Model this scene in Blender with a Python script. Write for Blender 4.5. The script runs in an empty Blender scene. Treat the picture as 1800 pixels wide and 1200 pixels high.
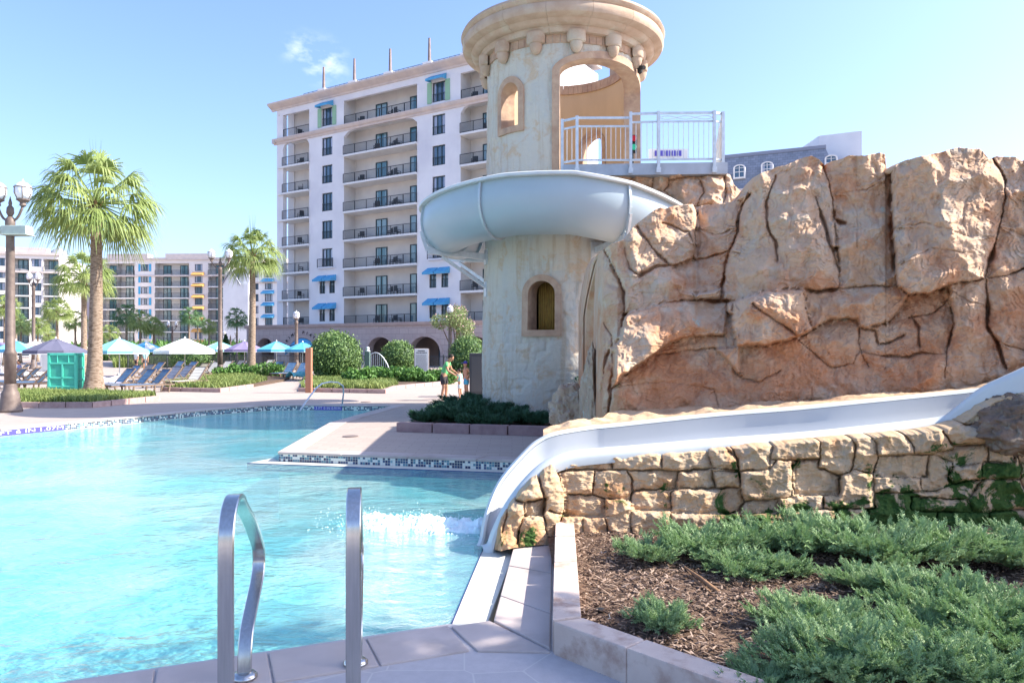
import bpy, bmesh, math, random
import numpy as np
from mathutils import Vector, Matrix
from mathutils.geometry import tessellate_polygon
R = math.radians
rnd = random.Random(7)
S = bpy.context.scene
COL = S.collection
E = 2.0            # eye height above the water
F = 1300.0         # focal length in photo pixels
HY = 610.0         # horizon row of the photo

# ---------------- camera ----------------
cd = bpy.data.cameras.new('camera'); cam = bpy.data.objects.new('camera', cd); COL.objects.link(cam)
cam.location = (0, 0, E); cam.rotation_euler = (R(90), 0, 0)
cd.sensor_width = 36; cd.lens = 26.0; cd.shift_y = 10 / 1800.0
cd.clip_start = 0.05; cd.clip_end = 6000
S.camera = cam
# ---------------- world ----------------
SUN_EL, SUN_AZ = 40.0, -1.0     # azimuth: degrees from +X towards +Y
w = bpy.data.worlds.new('World'); S.world = w; w.use_nodes = True
nt = w.node_tree; N = nt.nodes; L = nt.links
for n in list(N): N.remove(n)
out = N.new('ShaderNodeOutputWorld'); bg = N.new('ShaderNodeBackground')
sky = N.new('ShaderNodeTexSky'); sky.sky_type = 'NISHITA'; sky.sun_disc = False
sky.sun_elevation = R(SUN_EL); sky.sun_rotation = R(90 - SUN_AZ)
sky.altitude = 0; sky.air_density = 1.0; sky.dust_density = 2.0; sky.ozone_density = 2.2
bg.inputs['Strength'].default_value = 0.14
tc = N.new('ShaderNodeTexCoord')
# thin cloud wisps around two directions
def wn(t, **k):
    n = N.new(t)
    for a, b in k.items(): setattr(n, a, b)
    return n
nz = wn('ShaderNodeTexNoise'); nz.inputs['Scale'].default_value = 26; nz.inputs['Detail'].default_value = 7; nz.inputs['Roughness'].default_value = .55
mp = wn('ShaderNodeMapping'); mp.inputs['Scale'].default_value = (1, 1, 1.8)
L.new(tc.outputs['Generated'], mp.inputs['Vector']); L.new(mp.outputs[0], nz.inputs['Vector'])
masks = None
for (cx, cy, rad) in ((532, 92, .022), (576, 112, .024), (556, 104, .026)):
    d = Vector(((cx - 900) / F, 1, (HY - cy) / F)).normalized()
    vd = wn('ShaderNodeVectorMath', operation='DISTANCE'); vd.inputs[1].default_value = d
    nrm = wn('ShaderNodeVectorMath', operation='NORMALIZE'); L.new(tc.outputs['Generated'], nrm.inputs[0]); L.new(nrm.outputs[0], vd.inputs[0])
    mr = wn('ShaderNodeMapRange'); mr.inputs[1].default_value = rad * 1.5; mr.inputs[2].default_value = 0; mr.interpolation_type = 'SMOOTHSTEP'
    L.new(vd.outputs['Value'], mr.inputs[0])
    if masks is None: masks = mr.outputs[0]
    else:
        mx = wn('ShaderNodeMath', operation='MAXIMUM'); L.new(masks, mx.inputs[0]); L.new(mr.outputs[0], mx.inputs[1]); masks = mx.outputs[0]
m2 = wn('ShaderNodeMapRange'); m2.inputs[1].default_value = .42; m2.inputs[2].default_value = .72
L.new(nz.outputs[0], m2.inputs[0])
mm = wn('ShaderNodeMath', operation='MULTIPLY'); L.new(masks, mm.inputs[0]); L.new(m2.outputs[0], mm.inputs[1])
m3 = wn('ShaderNodeMath', operation='MULTIPLY'); L.new(mm.outputs[0], m3.inputs[0]); m3.inputs[1].default_value = .55; mm = m3
mixc = wn('ShaderNodeMixRGB'); mixc.inputs[2].default_value = (7, 7, 7.2, 1)
L.new(mm.outputs[0], mixc.inputs[0]); L.new(sky.outputs[0], mixc.inputs[1])
tint = wn('ShaderNodeMixRGB', blend_type='MULTIPLY'); tint.inputs[0].default_value = 1; tint.inputs[2].default_value = (.87, .92, 1.10, 1)
L.new(sky.outputs[0], tint.inputs[1]); L.new(tint.outputs[0], mixc.inputs[1]); L.new(mixc.outputs[0], bg.inputs['Color']); L.new(bg.outputs[0], out.inputs['Surface'])
# ---------------- sun ----------------
sl = bpy.data.lights.new('sun', 'SUN'); sl.energy = 4.3; sl.angle = R(0.5); sl.color = (1.0, 0.93, 0.82)
so = bpy.data.objects.new('sun', sl); COL.objects.link(so)
sdir = Vector((math.cos(R(SUN_EL)) * math.cos(R(SUN_AZ)), math.cos(R(SUN_EL)) * math.sin(R(SUN_AZ)), math.sin(R(SUN_EL))))
so.rotation_euler = sdir.to_track_quat('Z', 'Y').to_euler()
so.location = (30, 0, 40)
S.view_settings.view_transform = 'Standard'; S.view_settings.look = 'None'
S.view_settings.exposure = 1.3; S.view_settings.gamma = 1.0
S.render.engine = 'CYCLES'
S.cycles.max_bounces = 8; S.cycles.transparent_max_bounces = 12

# ---------------- pixel -> world ----------------
def P(px, py, d): return Vector(((px - 900) / F * d, d, E - (py - HY) / F * d))
def G(px, py, z=0.16):
    d = F * (E - z) / (py - HY); return Vector(((px - 900) / F * d, d, z))

# ---------------- materials ----------------
MAT = {}
def nodes(name):
    m = bpy.data.materials.new(name); m.use_nodes = True
    n = m.node_tree.nodes; b = n['Principled BSDF']; return m, n, m.node_tree.links, b
def rgba(c): return (c[0], c[1], c[2], 1)
def ramp(n, stops):
    r = n.new('ShaderNodeValToRGB'); e = r.color_ramp.elements
    while len(e) < len(stops): e.new(0.5)
    for el, (p, c) in zip(e, stops): el.position = p; el.color = rgba(c)
    return r
def noise(n, l, vec, scale, detail=4, rough=.55, dist=0):
    t = n.new('ShaderNodeTexNoise'); t.inputs['Scale'].default_value = scale; t.inputs['Detail'].default_value = detail
    t.inputs['Roughness'].default_value = rough; t.inputs['Distortion'].default_value = dist
    if vec is not None: l.new(vec, t.inputs['Vector'])
    return t
def mix(n, l, fac, a, b, mode='MIX'):
    x = n.new('ShaderNodeMixRGB'); x.blend_type = mode
    for i, v in ((0, fac), (1, a), (2, b)):
        if hasattr(v, 'links'): l.new(v, x.inputs[i])
        elif i == 0: x.inputs[0].default_value = v
        else: x.inputs[i].default_value = rgba(v)
    return x.outputs[0]
def rng(n, l, v, a, b, c=0, d=1):
    x = n.new('ShaderNodeMapRange'); l.new(v, x.inputs[0])
    for i, q in enumerate((a, b, c, d)): x.inputs[i + 1].default_value = q
    return x.outputs[0]
def pm(name, c1, c2=None, scale=6, rough=.7, bump=0, bscale=40, metal=0, spec=.3, coord='Object', stretch=(1, 1, 1), c3=None, s3=1.5, lo=.35, hi=.65, bdist=.01):
    if name in MAT: return MAT[name]
    m, n, l, b = nodes(name)
    t = n.new('ShaderNodeTexCoord'); mp = n.new('ShaderNodeMapping'); mp.inputs['Scale'].default_value = stretch
    l.new(t.outputs[coord], mp.inputs[0]); v = mp.outputs[0]
    if c2 is not None:
        nz = noise(n, l, v, scale, 6); c = mix(n, l, rng(n, l, nz.outputs[0], lo, hi), c1, c2)
        if c3 is not None:
            nz3 = noise(n, l, v, s3, 5, .6); c = mix(n, l, rng(n, l, nz3.outputs[0], .52, .68), c, c3)
        l.new(c, b.inputs['Base Color'])
    else: b.inputs['Base Color'].default_value = rgba(c1)
    b.inputs['Roughness'].default_value = rough; b.inputs['Metallic'].default_value = metal
    b.inputs['Specular IOR Level'].default_value = spec
    if bump:
        nb = noise(n, l, v, bscale, 5, .6); bp = n.new('ShaderNodeBump'); bp.inputs['Strength'].default_value = bump; bp.inputs['Distance'].default_value = bdist
        l.new(nb.outputs[0], bp.inputs['Height']); l.new(bp.outputs[0], b.inputs['Normal'])
    MAT[name] = m; return m
def leafmat(name, c1, c2, scale=3, trans=.25, rough=.55):
    m, n, l, b = nodes(name)
    t = n.new('ShaderNodeTexCoord'); nz = noise(n, l, t.outputs['Object'], scale, 3)
    g = n.new('ShaderNodeNewGeometry')
    c = mix(n, l, rng(n, l, nz.outputs[0], .3, .7), c1, c2)
    c = mix(n, l, rng(n, l, g.outputs['Random Per Island'], 0, 1, 0, .5), c, tuple(x * 1.5 for x in c2))
    l.new(c, b.inputs['Base Color']); b.inputs['Roughness'].default_value = rough; b.inputs['Specular IOR Level'].default_value = .35
    tr = n.new('ShaderNodeBsdfTranslucent'); l.new(c, tr.inputs['Color'])
    ms = n.new('ShaderNodeMixShader'); ms.inputs[0].default_value = trans
    l.new(b.outputs[0], ms.inputs[1]); l.new(tr.outputs[0], ms.inputs[2]); l.new(ms.outputs[0], n['Material Output'].inputs['Surface'])
    MAT[name] = m; return m

stucco = pm('stucco_white', (.76, .76, .77), (.68, .68, .70), .35, .85, .25, 30, c3=(.62, .62, .66), s3=.12)
stucco_far = pm('stucco_far', (.74, .69, .66), (.66, .62, .60), .2, .9)
stucco_bright = pm('stucco_bright', (.80, .76, .72), (.74, .70, .67), .2, .9)
cornice = pm('cornice', (.62, .54, .49), (.52, .46, .44), 1.2, .8)
balwall = pm('balcony_wall_paint', (.66, .64, .60), (.58, .56, .54), .6, .85)
iron = pm('dark_iron', (.05, .055, .06), None, rough=.5)
frame_m = pm('window_frame_paint', (.03, .055, .065), None, rough=.4)
white_m = pm('white_paint', (.75, .75, .73), (.68, .68, .67), 3, .5)
awn_blue = pm('awning_blue', (.10, .38, .62), (.08, .32, .55), 4, .8)
awn_or = pm('awning_orange', (.75, .40, .12), None, rough=.8)
shut_g = pm('shutter_green', (.30, .50, .34), None, rough=.7)
shut_b = pm('shutter_blue', (.06, .32, .55), None, rough=.7)
steel_gal = pm('galvanized_steel', (.50, .54, .56), (.62, .66, .68), 7, .42, metal=.55, bump=.1, bscale=20)
steel_pol = pm('brushed_steel', (.52, .50, .47), (.60, .58, .55), 60, .24, metal=1.0, bump=.03, bscale=150, stretch=(1, 1, .05))
trim_stone = pm('trim_stone', (.42, .27, .18), (.52, .37, .25), 3.5, .8, .5, 30, c3=(.33, .22, .16), s3=2)
bark = pm('palm_bark', (.30, .22, .16), (.40, .31, .23), 8, .9, .9, 7, stretch=(1, 1, 9), bdist=.05)
def ringbark():
    m = MAT['palm_bark']; n = m.node_tree.nodes; l = m.node_tree.links; b = n['Principled BSDF']
    t = n.new('ShaderNodeTexCoord'); nz = n.new('ShaderNodeTexNoise'); nz.inputs['Scale'].default_value = 5; nz.inputs['Detail'].default_value = 5
    mp = n.new('ShaderNodeMapping'); mp.inputs['Scale'].default_value = (1.2, 1.2, 5.5); l.new(t.outputs['Object'], mp.inputs[0]); l.new(mp.outputs[0], nz.inputs['Vector'])
    old = b.inputs['Base Color'].links[0].from_socket; x = n.new('ShaderNodeMixRGB'); x.blend_type = 'MULTIPLY'
    r = n.new('ShaderNodeMapRange'); r.inputs[1].default_value = .42; r.inputs[2].default_value = .5; r.inputs[3].default_value = .85; r.inputs[4].default_value = 0; l.new(nz.outputs[0], r.inputs[0]); l.new(r.outputs[0], x.inputs[0])
    l.new(old, x.inputs[1]); x.inputs[2].default_value = (.50, .45, .40, 1); l.new(x.outputs[0], b.inputs['Base Color'])
ringbark()
boot_m = pm('palm_boots', (.36, .22, .11), (.24, .15, .09), 12, .9)
wood_post = pm('wood_post_paint', (.34, .15, .09), (.42, .20, .12), 5, .7, .2, 30, stretch=(1, 1, .1))
green_post = pm('green_post_paint', (.10, .16, .14), None, rough=.6)
bronze = pm('lamp_bronze', (.14, .105, .09), (.20, .155, .13), 6, .55, metal=.2)
lampglass = pm('lamp_glass', (.80, .80, .82), None, rough=.25, spec=.5)
teal_m = pm('teal_plastic', (.08, .52, .38), (.10, .58, .44), 4, .5)
teal_d = pm('teal_panel', (.06, .40, .29), (.07, .46, .34), 8, .55)
rubber = pm('black_rubber', (.03, .03, .03), None, rough=.7)
skinm = pm('skin', (.52, .28, .18), (.46, .24, .15), 9, .55)
hair_m = pm('dark_hair', (.03, .02, .015), None, rough=.6)
slide_m = pm('slide_fiberglass', (.36, .44, .475), (.34, .415, .45), .8, .36, .06, 3, spec=.5)
chute_m = pm('chute_fiberglass', (.47, .50, .53), (.44, .47, .50), 1.2, .4, .05, 4, spec=.5)
rim_m = pm('slide_rim_gelcoat', (.56, .60, .60), (.52, .55, .55), 3, .4, spec=.5)
LG = leafmat('grass_leaf', (.09, .17, .04), (.24, .28, .08), 1.3)
LP = leafmat('palm_leaf', (.15, .23, .06), (.32, .38, .13), 1.2, .35)
LPD = leafmat('palm_leaf_dark', (.06, .14, .055), (.12, .21, .08), 1.2, .25)
LB = leafmat('bush_leaf', (.05, .13, .03), (.12, .24, .05), 3, .2)
LH = leafmat('hedge_leaf', (.05, .11, .03), (.17, .26, .08), 7, .15)
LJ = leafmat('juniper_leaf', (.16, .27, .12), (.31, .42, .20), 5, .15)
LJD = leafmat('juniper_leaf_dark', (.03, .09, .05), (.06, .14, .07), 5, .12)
LC = leafmat('myrtle_leaf', (.14, .22, .08), (.26, .30, .13), 3, .3)
twig = pm('twig', (.12, .08, .05), (.18, .12, .08), 20, .9)

def glassmat(name, dark, curtain):
    m, n, l, b = nodes(name)
    t = n.new('ShaderNodeTexCoord'); oi = n.new('ShaderNodeObjectInfo')
    wv = n.new('ShaderNodeTexWave'); wv.inputs['Scale'].default_value = 4.5; wv.inputs['Distortion'].default_value = .6
    l.new(t.outputs['Object'], wv.inputs['Vector'])
    sx = n.new('ShaderNodeSeparateXYZ'); l.new(t.outputs['Object'], sx.inputs[0])
    ab = n.new('ShaderNodeMath'); ab.operation = 'ABSOLUTE'; l.new(sx.outputs[0], ab.inputs[0])
    thr = rng(n, l, oi.outputs['Random'], 0, 1, .0, .8)
    gt = n.new('ShaderNodeMath'); gt.operation = 'GREATER_THAN'; l.new(ab.outputs[0], gt.inputs[0]); l.new(thr, gt.inputs[1])
    cur = mix(n, l, rng(n, l, wv.outputs['Fac'], 0, 1, .15, .85), curtain, tuple(x * .55 for x in curtain))
    c = mix(n, l, gt.outputs[0], dark, cur)
    l.new(c, b.inputs['Base Color']); b.inputs['Roughness'].default_value = .06; b.inputs['Specular IOR Level'].default_value = .9
    MAT[name] = m; return m
glass = glassmat('window_glass', (.05, .10, .16), (.40, .44, .56))
door_glass = glassmat('door_glass', (.04, .14, .17), (.24, .38, .42))

# ---------------- mesh builder ----------------
class MB:
    def __init__(s): s.v = []; s.f = []; s.mi = []; s.uv = None
    def add(s, vs, fs, mi=0):
        o = len(s.v); s.v += [tuple(v) for v in vs]; s.f += [tuple(i + o for i in f) for f in fs]; s.mi += [mi] * len(fs)
    def box(s, x0, x1, y0, y1, z0, z1, mi=0, M=None):
        vs = [(x, y, z) for z in (z0, z1) for y in (y0, y1) for x in (x0, x1)]
        if M is not None: vs = [M @ Vector(v) for v in vs]
        s.add(vs, [(0, 2, 3, 1), (4, 5, 7, 6), (0, 1, 5, 4), (2, 6, 7, 3), (0, 4, 6, 2), (1, 3, 7, 5)], mi)
    def quad(s, a, b, c, d, mi=0): s.add([a, b, c, d], [(0, 1, 2, 3)], mi)
    def tube(s, pts, r, n=8, mi=0, cap=True):
        pts = [Vector(p) for p in pts]
        rs = r if hasattr(r, '__len__') else [r] * len(pts)
        up = Vector((0, 0, 1)); prev = None; vs = []
        for i, p in enumerate(pts):
            t = (pts[min(i + 1, len(pts) - 1)] - pts[max(i - 1, 0)])
            if t.length < 1e-9: t = Vector((0, 0, 1))
            t.normalize()
            if prev is None:
                a = t.cross(up)
                if a.length < .05: a = t.cross(Vector((0, 1, 0)))
            else: a = prev - t * prev.dot(t)
            a.normalize(); prev = a; b = t.cross(a)
            for k in range(n):
                q = 2 * math.pi * k / n; vs.append(p + (a * math.cos(q) + b * math.sin(q)) * rs[i])
        fs = []
        for i in range(len(pts) - 1):
            for k in range(n):
                fs.append((i * n + k, i * n + (k + 1) % n, (i + 1) * n + (k + 1) % n, (i + 1) * n + k))
        if cap: fs.append(tuple(range(n - 1, -1, -1))); fs.append(tuple((len(pts) - 1) * n + k for k in range(n)))
        s.add(vs, fs, mi)
    def bar(s, a, b, w, h=None, mi=0):   # rectangular bar
        h = h or w; a = Vector(a); b = Vector(b); t = (b - a).normalized(); up = Vector((0, 0, 1))
        x = t.cross(up)
        if x.length < .05: x = Vector((1, 0, 0))
        x.normalize(); y = x.cross(t); vs = []
        for p in (a, b):
            for i, j in ((-1, -1), (1, -1), (1, 1), (-1, 1)): vs.append(p + x * i * w / 2 + y * j * h / 2)
        s.add(vs, [(0, 1, 2, 3), (7, 6, 5, 4), (0, 4, 5, 1), (1, 5, 6, 2), (2, 6, 7, 3), (3, 7, 4, 0)], mi)
    def lathe(s, prof, cx=0, cy=0, n=20, mi=0):
        vs = []; fs = []
        for r, z in prof:
            for k in range(n): q = 2 * math.pi * k / n; vs.append((cx + r * math.cos(q), cy + r * math.sin(q), z))
        for i in range(len(prof) - 1):
            for k in range(n): fs.append((i * n + k, i * n + (k + 1) % n, (i + 1) * n + (k + 1) % n, (i + 1) * n + k))
        fs.append(tuple(range(n - 1, -1, -1))); fs.append(tuple((len(prof) - 1) * n + k for k in range(n)))
        s.add(vs, fs, mi)
    def prism(s, poly, z0, z1, mi=0):
        n = len(poly); vs = [(p[0], p[1], z0) for p in poly] + [(p[0], p[1], z1) for p in poly]
        fs = [(i, (i + 1) % n, (i + 1) % n + n, i + n) for i in range(n)]
        tri = tessellate_polygon([[Vector((p[0], p[1], 0)) for p in poly]])
        for t in tri: fs.append(tuple(i + n for i in t)); fs.append(tuple(reversed(t)))
        s.add(vs, fs, mi)
    def sweep(s, path, prof, closed=False, mi=0, cap=True):   # path: list of (pos, xaxis, yaxis)
        n = len(prof); vs = []
        for (p, a, b) in path:
            for (u, w_) in prof: vs.append(p + a * u + b * w_)
        fs = []; m = n if closed else n - 1
        for i in range(len(path) - 1):
            for k in range(m): fs.append((i * n + k, i * n + (k + 1) % n, (i + 1) * n + (k + 1) % n, (i + 1) * n + k))
        if closed and cap: fs.append(tuple(range(n - 1, -1, -1))); fs.append(tuple((len(path) - 1) * n + k for k in range(n)))
        s.add(vs, fs, mi)
    def build(s, name, mats, parent=None, smooth=False, world=True, bevel=0, fix=False):
        me = bpy.data.meshes.new(name)
        off = Vector((0, 0, 0))
        if parent is not None and world: off = parent['_o'] if '_o' in parent else parent.location; off = Vector(off)
        me.from_pydata([(v[0] - off.x, v[1] - off.y, v[2] - off.z) for v in s.v], [], s.f)
        if not isinstance(mats, (list, tuple)): mats = [mats]
        for m in mats: me.materials.append(m)
        if len(mats) > 1: me.polygons.foreach_set('material_index', s.mi)
        if smooth: me.polygons.foreach_set('use_smooth', [True] * len(me.polygons))
        if fix:
            bm = bmesh.new(); bm.from_mesh(me); bmesh.ops.recalc_face_normals(bm, faces=bm.faces); bm.to_mesh(me); bm.free()
        me.update()
        o = bpy.data.objects.new(name, me); COL.objects.link(o)
        if parent is not None: o.parent = parent
        if bevel:
            b = o.modifiers.new('b', 'BEVEL'); b.width = bevel; b.segments = 2; b.limit_method = 'ANGLE'
        return o
def tag(o, label=None, cat=None, group=None, kind=None):
    if label: o['label'] = label
    if cat: o['category'] = cat
    if group: o['group'] = group
    if kind: o['kind'] = kind
    return o
def empty(name, loc, rz=0, label=None, cat=None, group=None):
    o = bpy.data.objects.new(name, None); COL.objects.link(o); o.location = loc; o.rotation_euler = (0, 0, rz)
    o.empty_display_size = .1
    return tag(o, label, cat, group)
def child_copy(ob, parent, mw=None):
    c = ob.copy(); COL.objects.link(c); c.parent = parent
    if mw is not None: c.matrix_local = mw
    return c
def copy_tree(o, parent=None):
    c = o.copy(); COL.objects.link(c); c.parent = parent
    for ch in o.children: copy_tree(ch, c)
    return c
def npmesh(name, V, Fq, mats, parent=None, smooth=True, uv=None):
    me = bpy.data.meshes.new(name)
    off = Vector(parent.location) if parent is not None else Vector((0, 0, 0))
    V = np.asarray(V, dtype=np.float32) - np.array(off, dtype=np.float32)
    Fq = np.asarray(Fq, dtype=np.int32); k = Fq.shape[1]
    me.vertices.add(len(V)); me.vertices.foreach_set('co', V.ravel())
    me.loops.add(Fq.size); me.loops.foreach_set('vertex_index', Fq.ravel())
    me.polygons.add(len(Fq)); me.polygons.foreach_set('loop_start', np.arange(0, Fq.size, k, dtype=np.int32))
    me.polygons.foreach_set('loop_total', np.full(len(Fq), k, dtype=np.int32))
    me.polygons.foreach_set('use_smooth', np.full(len(Fq), smooth))
    if not isinstance(mats, (list, tuple)): mats = [mats]
    for m in mats: me.materials.append(m)
    me.update(calc_edges=True); me.validate()
    o = bpy.data.objects.new(name, me); COL.objects.link(o)
    if parent is not None: o.parent = parent
    return o
def facets(x, y, seed, k=.9, tilt=.55):
    """chiselled relief: lower envelope of randomly tilted shallow bowls, in cell units"""
    xi = np.floor(x).astype(np.int64); yi = np.floor(y).astype(np.int64); h = np.full(x.shape, 1e9)
    def hs(a, b, q):
        n = (a * 374761393 + b * 668265263 + (seed + q) * 974634777) & 0xffffffff
        n = ((n ^ (n >> 13)) * 1274126177) & 0xffffffff
        return ((n ^ (n >> 16)) & 0xffff) / 65535.0
    for i in (-2, -1, 0, 1, 2):
        for j in (-2, -1, 0, 1, 2):
            a, b_ = xi + i, yi + j; dx = x - (a + hs(a, b_, 1)); dy = y - (b_ + hs(a, b_, 2))
            h = np.minimum(h, .5 * hs(a, b_, 3) + (hs(a, b_, 4) - .5) * tilt * dx + (hs(a, b_, 5) - .5) * tilt * dy + k * (dx * dx + dy * dy))
    return h
# value noise on numpy arrays
def vnoise(x, y, seed=0):
    xi = np.floor(x).astype(np.int64); yi = np.floor(y).astype(np.int64); fx = x - xi; fy = y - yi
    fx = fx * fx * (3 - 2 * fx); fy = fy * fy * (3 - 2 * fy)
    def h(a, b):
        n = (a * 374761393 + b * 668265263 + seed * 974634777) & 0xffffffff
        n = ((n ^ (n >> 13)) * 1274126177) & 0xffffffff
        return ((n ^ (n >> 16)) & 0xffff) / 65535.0
    return (h(xi, yi) * (1 - fx) + h(xi + 1, yi) * fx) * (1 - fy) + (h(xi, yi + 1) * (1 - fx) + h(xi + 1, yi + 1) * fx) * fy
def fbm(x, y, o=5, seed=0, g=.5):
    s = 0; a = 1; t = 0
    for i in range(o): s = s + a * vnoise(x * 2 ** i + i * 7.3, y * 2 ** i - i * 3.1, seed + i); t += a; a *= g
    return s / t
# ======================= ground, deck and pool =======================
def paver_mat():
    m, n, l, b = nodes('deck_pavers')
    g = n.new('ShaderNodeTexCoord'); v = g.outputs['Object']
    br = n.new('ShaderNodeTexBrick'); br.inputs['Scale'].default_value = 1.0; br.inputs['Brick Width'].default_value = .42; br.inputs['Row Height'].default_value = .21
    br.inputs['Mortar Size'].default_value = .006; br.inputs['Color1'].default_value = (.37, .295, .25, 1); br.inputs['Color2'].default_value = (.42, .34, .285, 1); br.inputs['Mortar'].default_value = (.27, .215, .185, 1)
    l.new(v, br.inputs['Vector'])
    nz = noise(n, l, v, .35, 6, .6); nz2 = noise(n, l, v, 60, 3)
    c = mix(n, l, rng(n, l, nz.outputs[0], .4, .7, 0, .5), br.outputs['Color'], (.33, .27, .24))
    c = mix(n, l, rng(n, l, nz2.outputs[0], .3, .7, 0, .35), c, (.46, .385, .335))
    l.new(c, b.inputs['Base Color']); b.inputs['Roughness'].default_value = .85
    bp = n.new('ShaderNodeBump'); bp.inputs['Strength'].default_value = .3; bp.inputs['Distance'].default_value = .004
    l.new(nz2.outputs[0], bp.inputs['Height']); l.new(bp.outputs[0], b.inputs['Normal']); return m
paver = paver_mat()
def slab_mat():
    m, n, l, b = nodes('flagstone_deck')
    g = n.new('ShaderNodeTexCoord'); v = g.outputs['Object']
    mp = n.new('ShaderNodeMapping'); mp.inputs['Rotation'].default_value = (0, 0, R(22)); l.new(v, mp.inputs[0])
    vo = n.new('ShaderNodeTexVoronoi'); vo.feature = 'DISTANCE_TO_EDGE'; vo.inputs['Scale'].default_value = 2.1; vo.inputs['Randomness'].default_value = .8; l.new(mp.outputs[0], vo.inputs['Vector'])
    vc = n.new('ShaderNodeTexVoronoi'); vc.inputs['Scale'].default_value = 2.1; vc.inputs['Randomness'].default_value = .8; l.new(mp.outputs[0], vc.inputs['Vector'])
    nz = noise(n, l, v, 14, 6, .65); nz2 = noise(n, l, v, 120, 3)
    c = mix(n, l, nz.outputs[0], (.38, .345, .34), (.55, .51, .50))
    hs = n.new('ShaderNodeSeparateXYZ'); l.new(vc.outputs['Color'], hs.inputs[0])
    c = mix(n, l, rng(n, l, hs.outputs[0], 0, 1, 0, .35), c, (.36, .34, .35))
    c = mix(n, l, rng(n, l, vo.outputs[0], .006, .014), (.52, .49, .46), c)
    l.new(c, b.inputs['Base Color']); b.inputs['Roughness'].default_value = .8
    bp = n.new('ShaderNodeBump'); bp.inputs['Strength'].default_value = .5; bp.inputs['Distance'].default_value = .004
    a = n.new('ShaderNodeMath'); l.new(nz.outputs[0], a.inputs[0]); l.new(nz2.outputs[0], a.inputs[1])
    l.new(a.outputs[0], bp.inputs['Height']); l.new(bp.outputs[0], b.inputs['Normal']); return m
flag = slab_mat()
coping_m = pm('coping_concrete', (.46, .385, .35), (.53, .45, .41), 2.5, .85, .6, 160, c3=(.36, .30, .265), s3=1.0, bdist=.003)
curb_m = pm('curb_concrete', (.54, .42, .35), (.62, .50, .42), 3, .85, .6, 120, c3=(.40, .27, .21), s3=4, bdist=.004)
curb_r = pm('brick_kerb', (.36, .24, .22), (.46, .33, .30), 6, .85, .4, 40)
plaster = pm('gutter_plaster', (.66, .64, .54), (.60, .58, .50), 3, .6, .3, 80, c3=(.52, .52, .46), s3=1.2, bdist=.003)
basin_m = pm('pool_plaster', (.70, .91, .86), (.55, .86, .83), .6, .8)
navy = pm('navy_tile', (.02, .03, .16), None, rough=.25, spec=.6)
def tile_mat():
    m, n, l, b = nodes('mosaic_tile')
    uv = n.new('ShaderNodeUVMap'); uv.uv_map = 'UVMap'
    sc = n.new('ShaderNodeVectorMath'); sc.operation = 'SCALE'; sc.inputs['Scale'].default_value = 22.0; l.new(uv.outputs[0], sc.inputs[0])
    fl = n.new('ShaderNodeVectorMath'); fl.operation = 'FLOOR'; l.new(sc.outputs[0], fl.inputs[0])
    wn_ = n.new('ShaderNodeTexWhiteNoise'); wn_.noise_dimensions = '2D'; l.new(fl.outputs[0], wn_.inputs['Vector'])
    r = ramp(n, [(0, (.70, .72, .66)), (.30, (.70, .72, .66)), (.31, (.03, .07, .16)), (.55, (.05, .10, .20)), (.56, (.10, .24, .30)), (.75, (.22, .38, .42)), (.76, (.02, .03, .09)), (1, (.5, .6, .6))])
    r.color_ramp.interpolation = 'CONSTANT'; l.new(wn_.outputs['Value'], r.inputs[0])
    fr = n.new('ShaderNodeVectorMath'); fr.operation = 'FRACTION'; l.new(sc.outputs[0], fr.inputs[0])
    sp = n.new('ShaderNodeSeparateXYZ'); l.new(fr.outputs[0], sp.inputs[0])
    mn = n.new('ShaderNodeMath'); mn.operation = 'MINIMUM'; l.new(sp.outputs[0], mn.inputs[0]); l.new(sp.outputs[1], mn.inputs[1])
    g = n.new('ShaderNodeMath'); g.operation = 'LESS_THAN'; g.inputs[1].default_value = .12; l.new(mn.outputs[0], g.inputs[0])
    c = mix(n, l, g.outputs[0], r.outputs[0], (.62, .60, .52))
    l.new(c, b.inputs['Base Color']); b.inputs['Roughness'].default_value = .2; b.inputs['Specular IOR Level'].default_value = .6
    return m
tile = tile_mat()

DZ = .16                       # deck level above the water
NZ = .06                       # near coping level
far_pts = [(-330, 806), (0, 767), (120, 755), (250, 742), (360, 730), (470, 721.5), (530, 720.5), (600, 721.5), (690, 722)]
pool = [tuple(G(x, y, 0)[:2]) for x, y in far_pts]
i_farend = len(pool) - 1
pool += [tuple(G(x, y, 0)[:2]) for x, y in ((645, 735), (580, 755))]
pool.append((-4.08, 12.95)); i_isl = len(pool) - 1
pool.append((0.6, 11.85)); i_isl2 = len(pool) - 1
pool += [(0.75, 7.6), (-.28, 7.32)]
pool.append((-.44, 5.22)); i_near = len(pool) - 1
pool.append((-2.37, 4.41)); pool.append((-15, -.9)); pool.append((-24, 3)); 
pool = [(p[0], p[1]) for p in pool]

def sheet_with_holes(name, outer, holes, z, m, kind='structure'):
    polys = [[Vector((p[0], p[1], 0)) for p in outer]] + [[Vector((p[0], p[1], 0)) for p in h] for h in holes]
    tri = tessellate_polygon(polys); vs = [(v.x, v.y, z) for q in polys for v in q]
    mb = MB(); mb.add(vs, [t if (Vector(vs[t[1]]) - Vector(vs[t[0]])).cross(Vector(vs[t[2]]) - Vector(vs[t[0]])).z > 0 else tuple(reversed(t)) for t in tri])
    return tag(mb.build(name, m), kind=kind)
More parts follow.
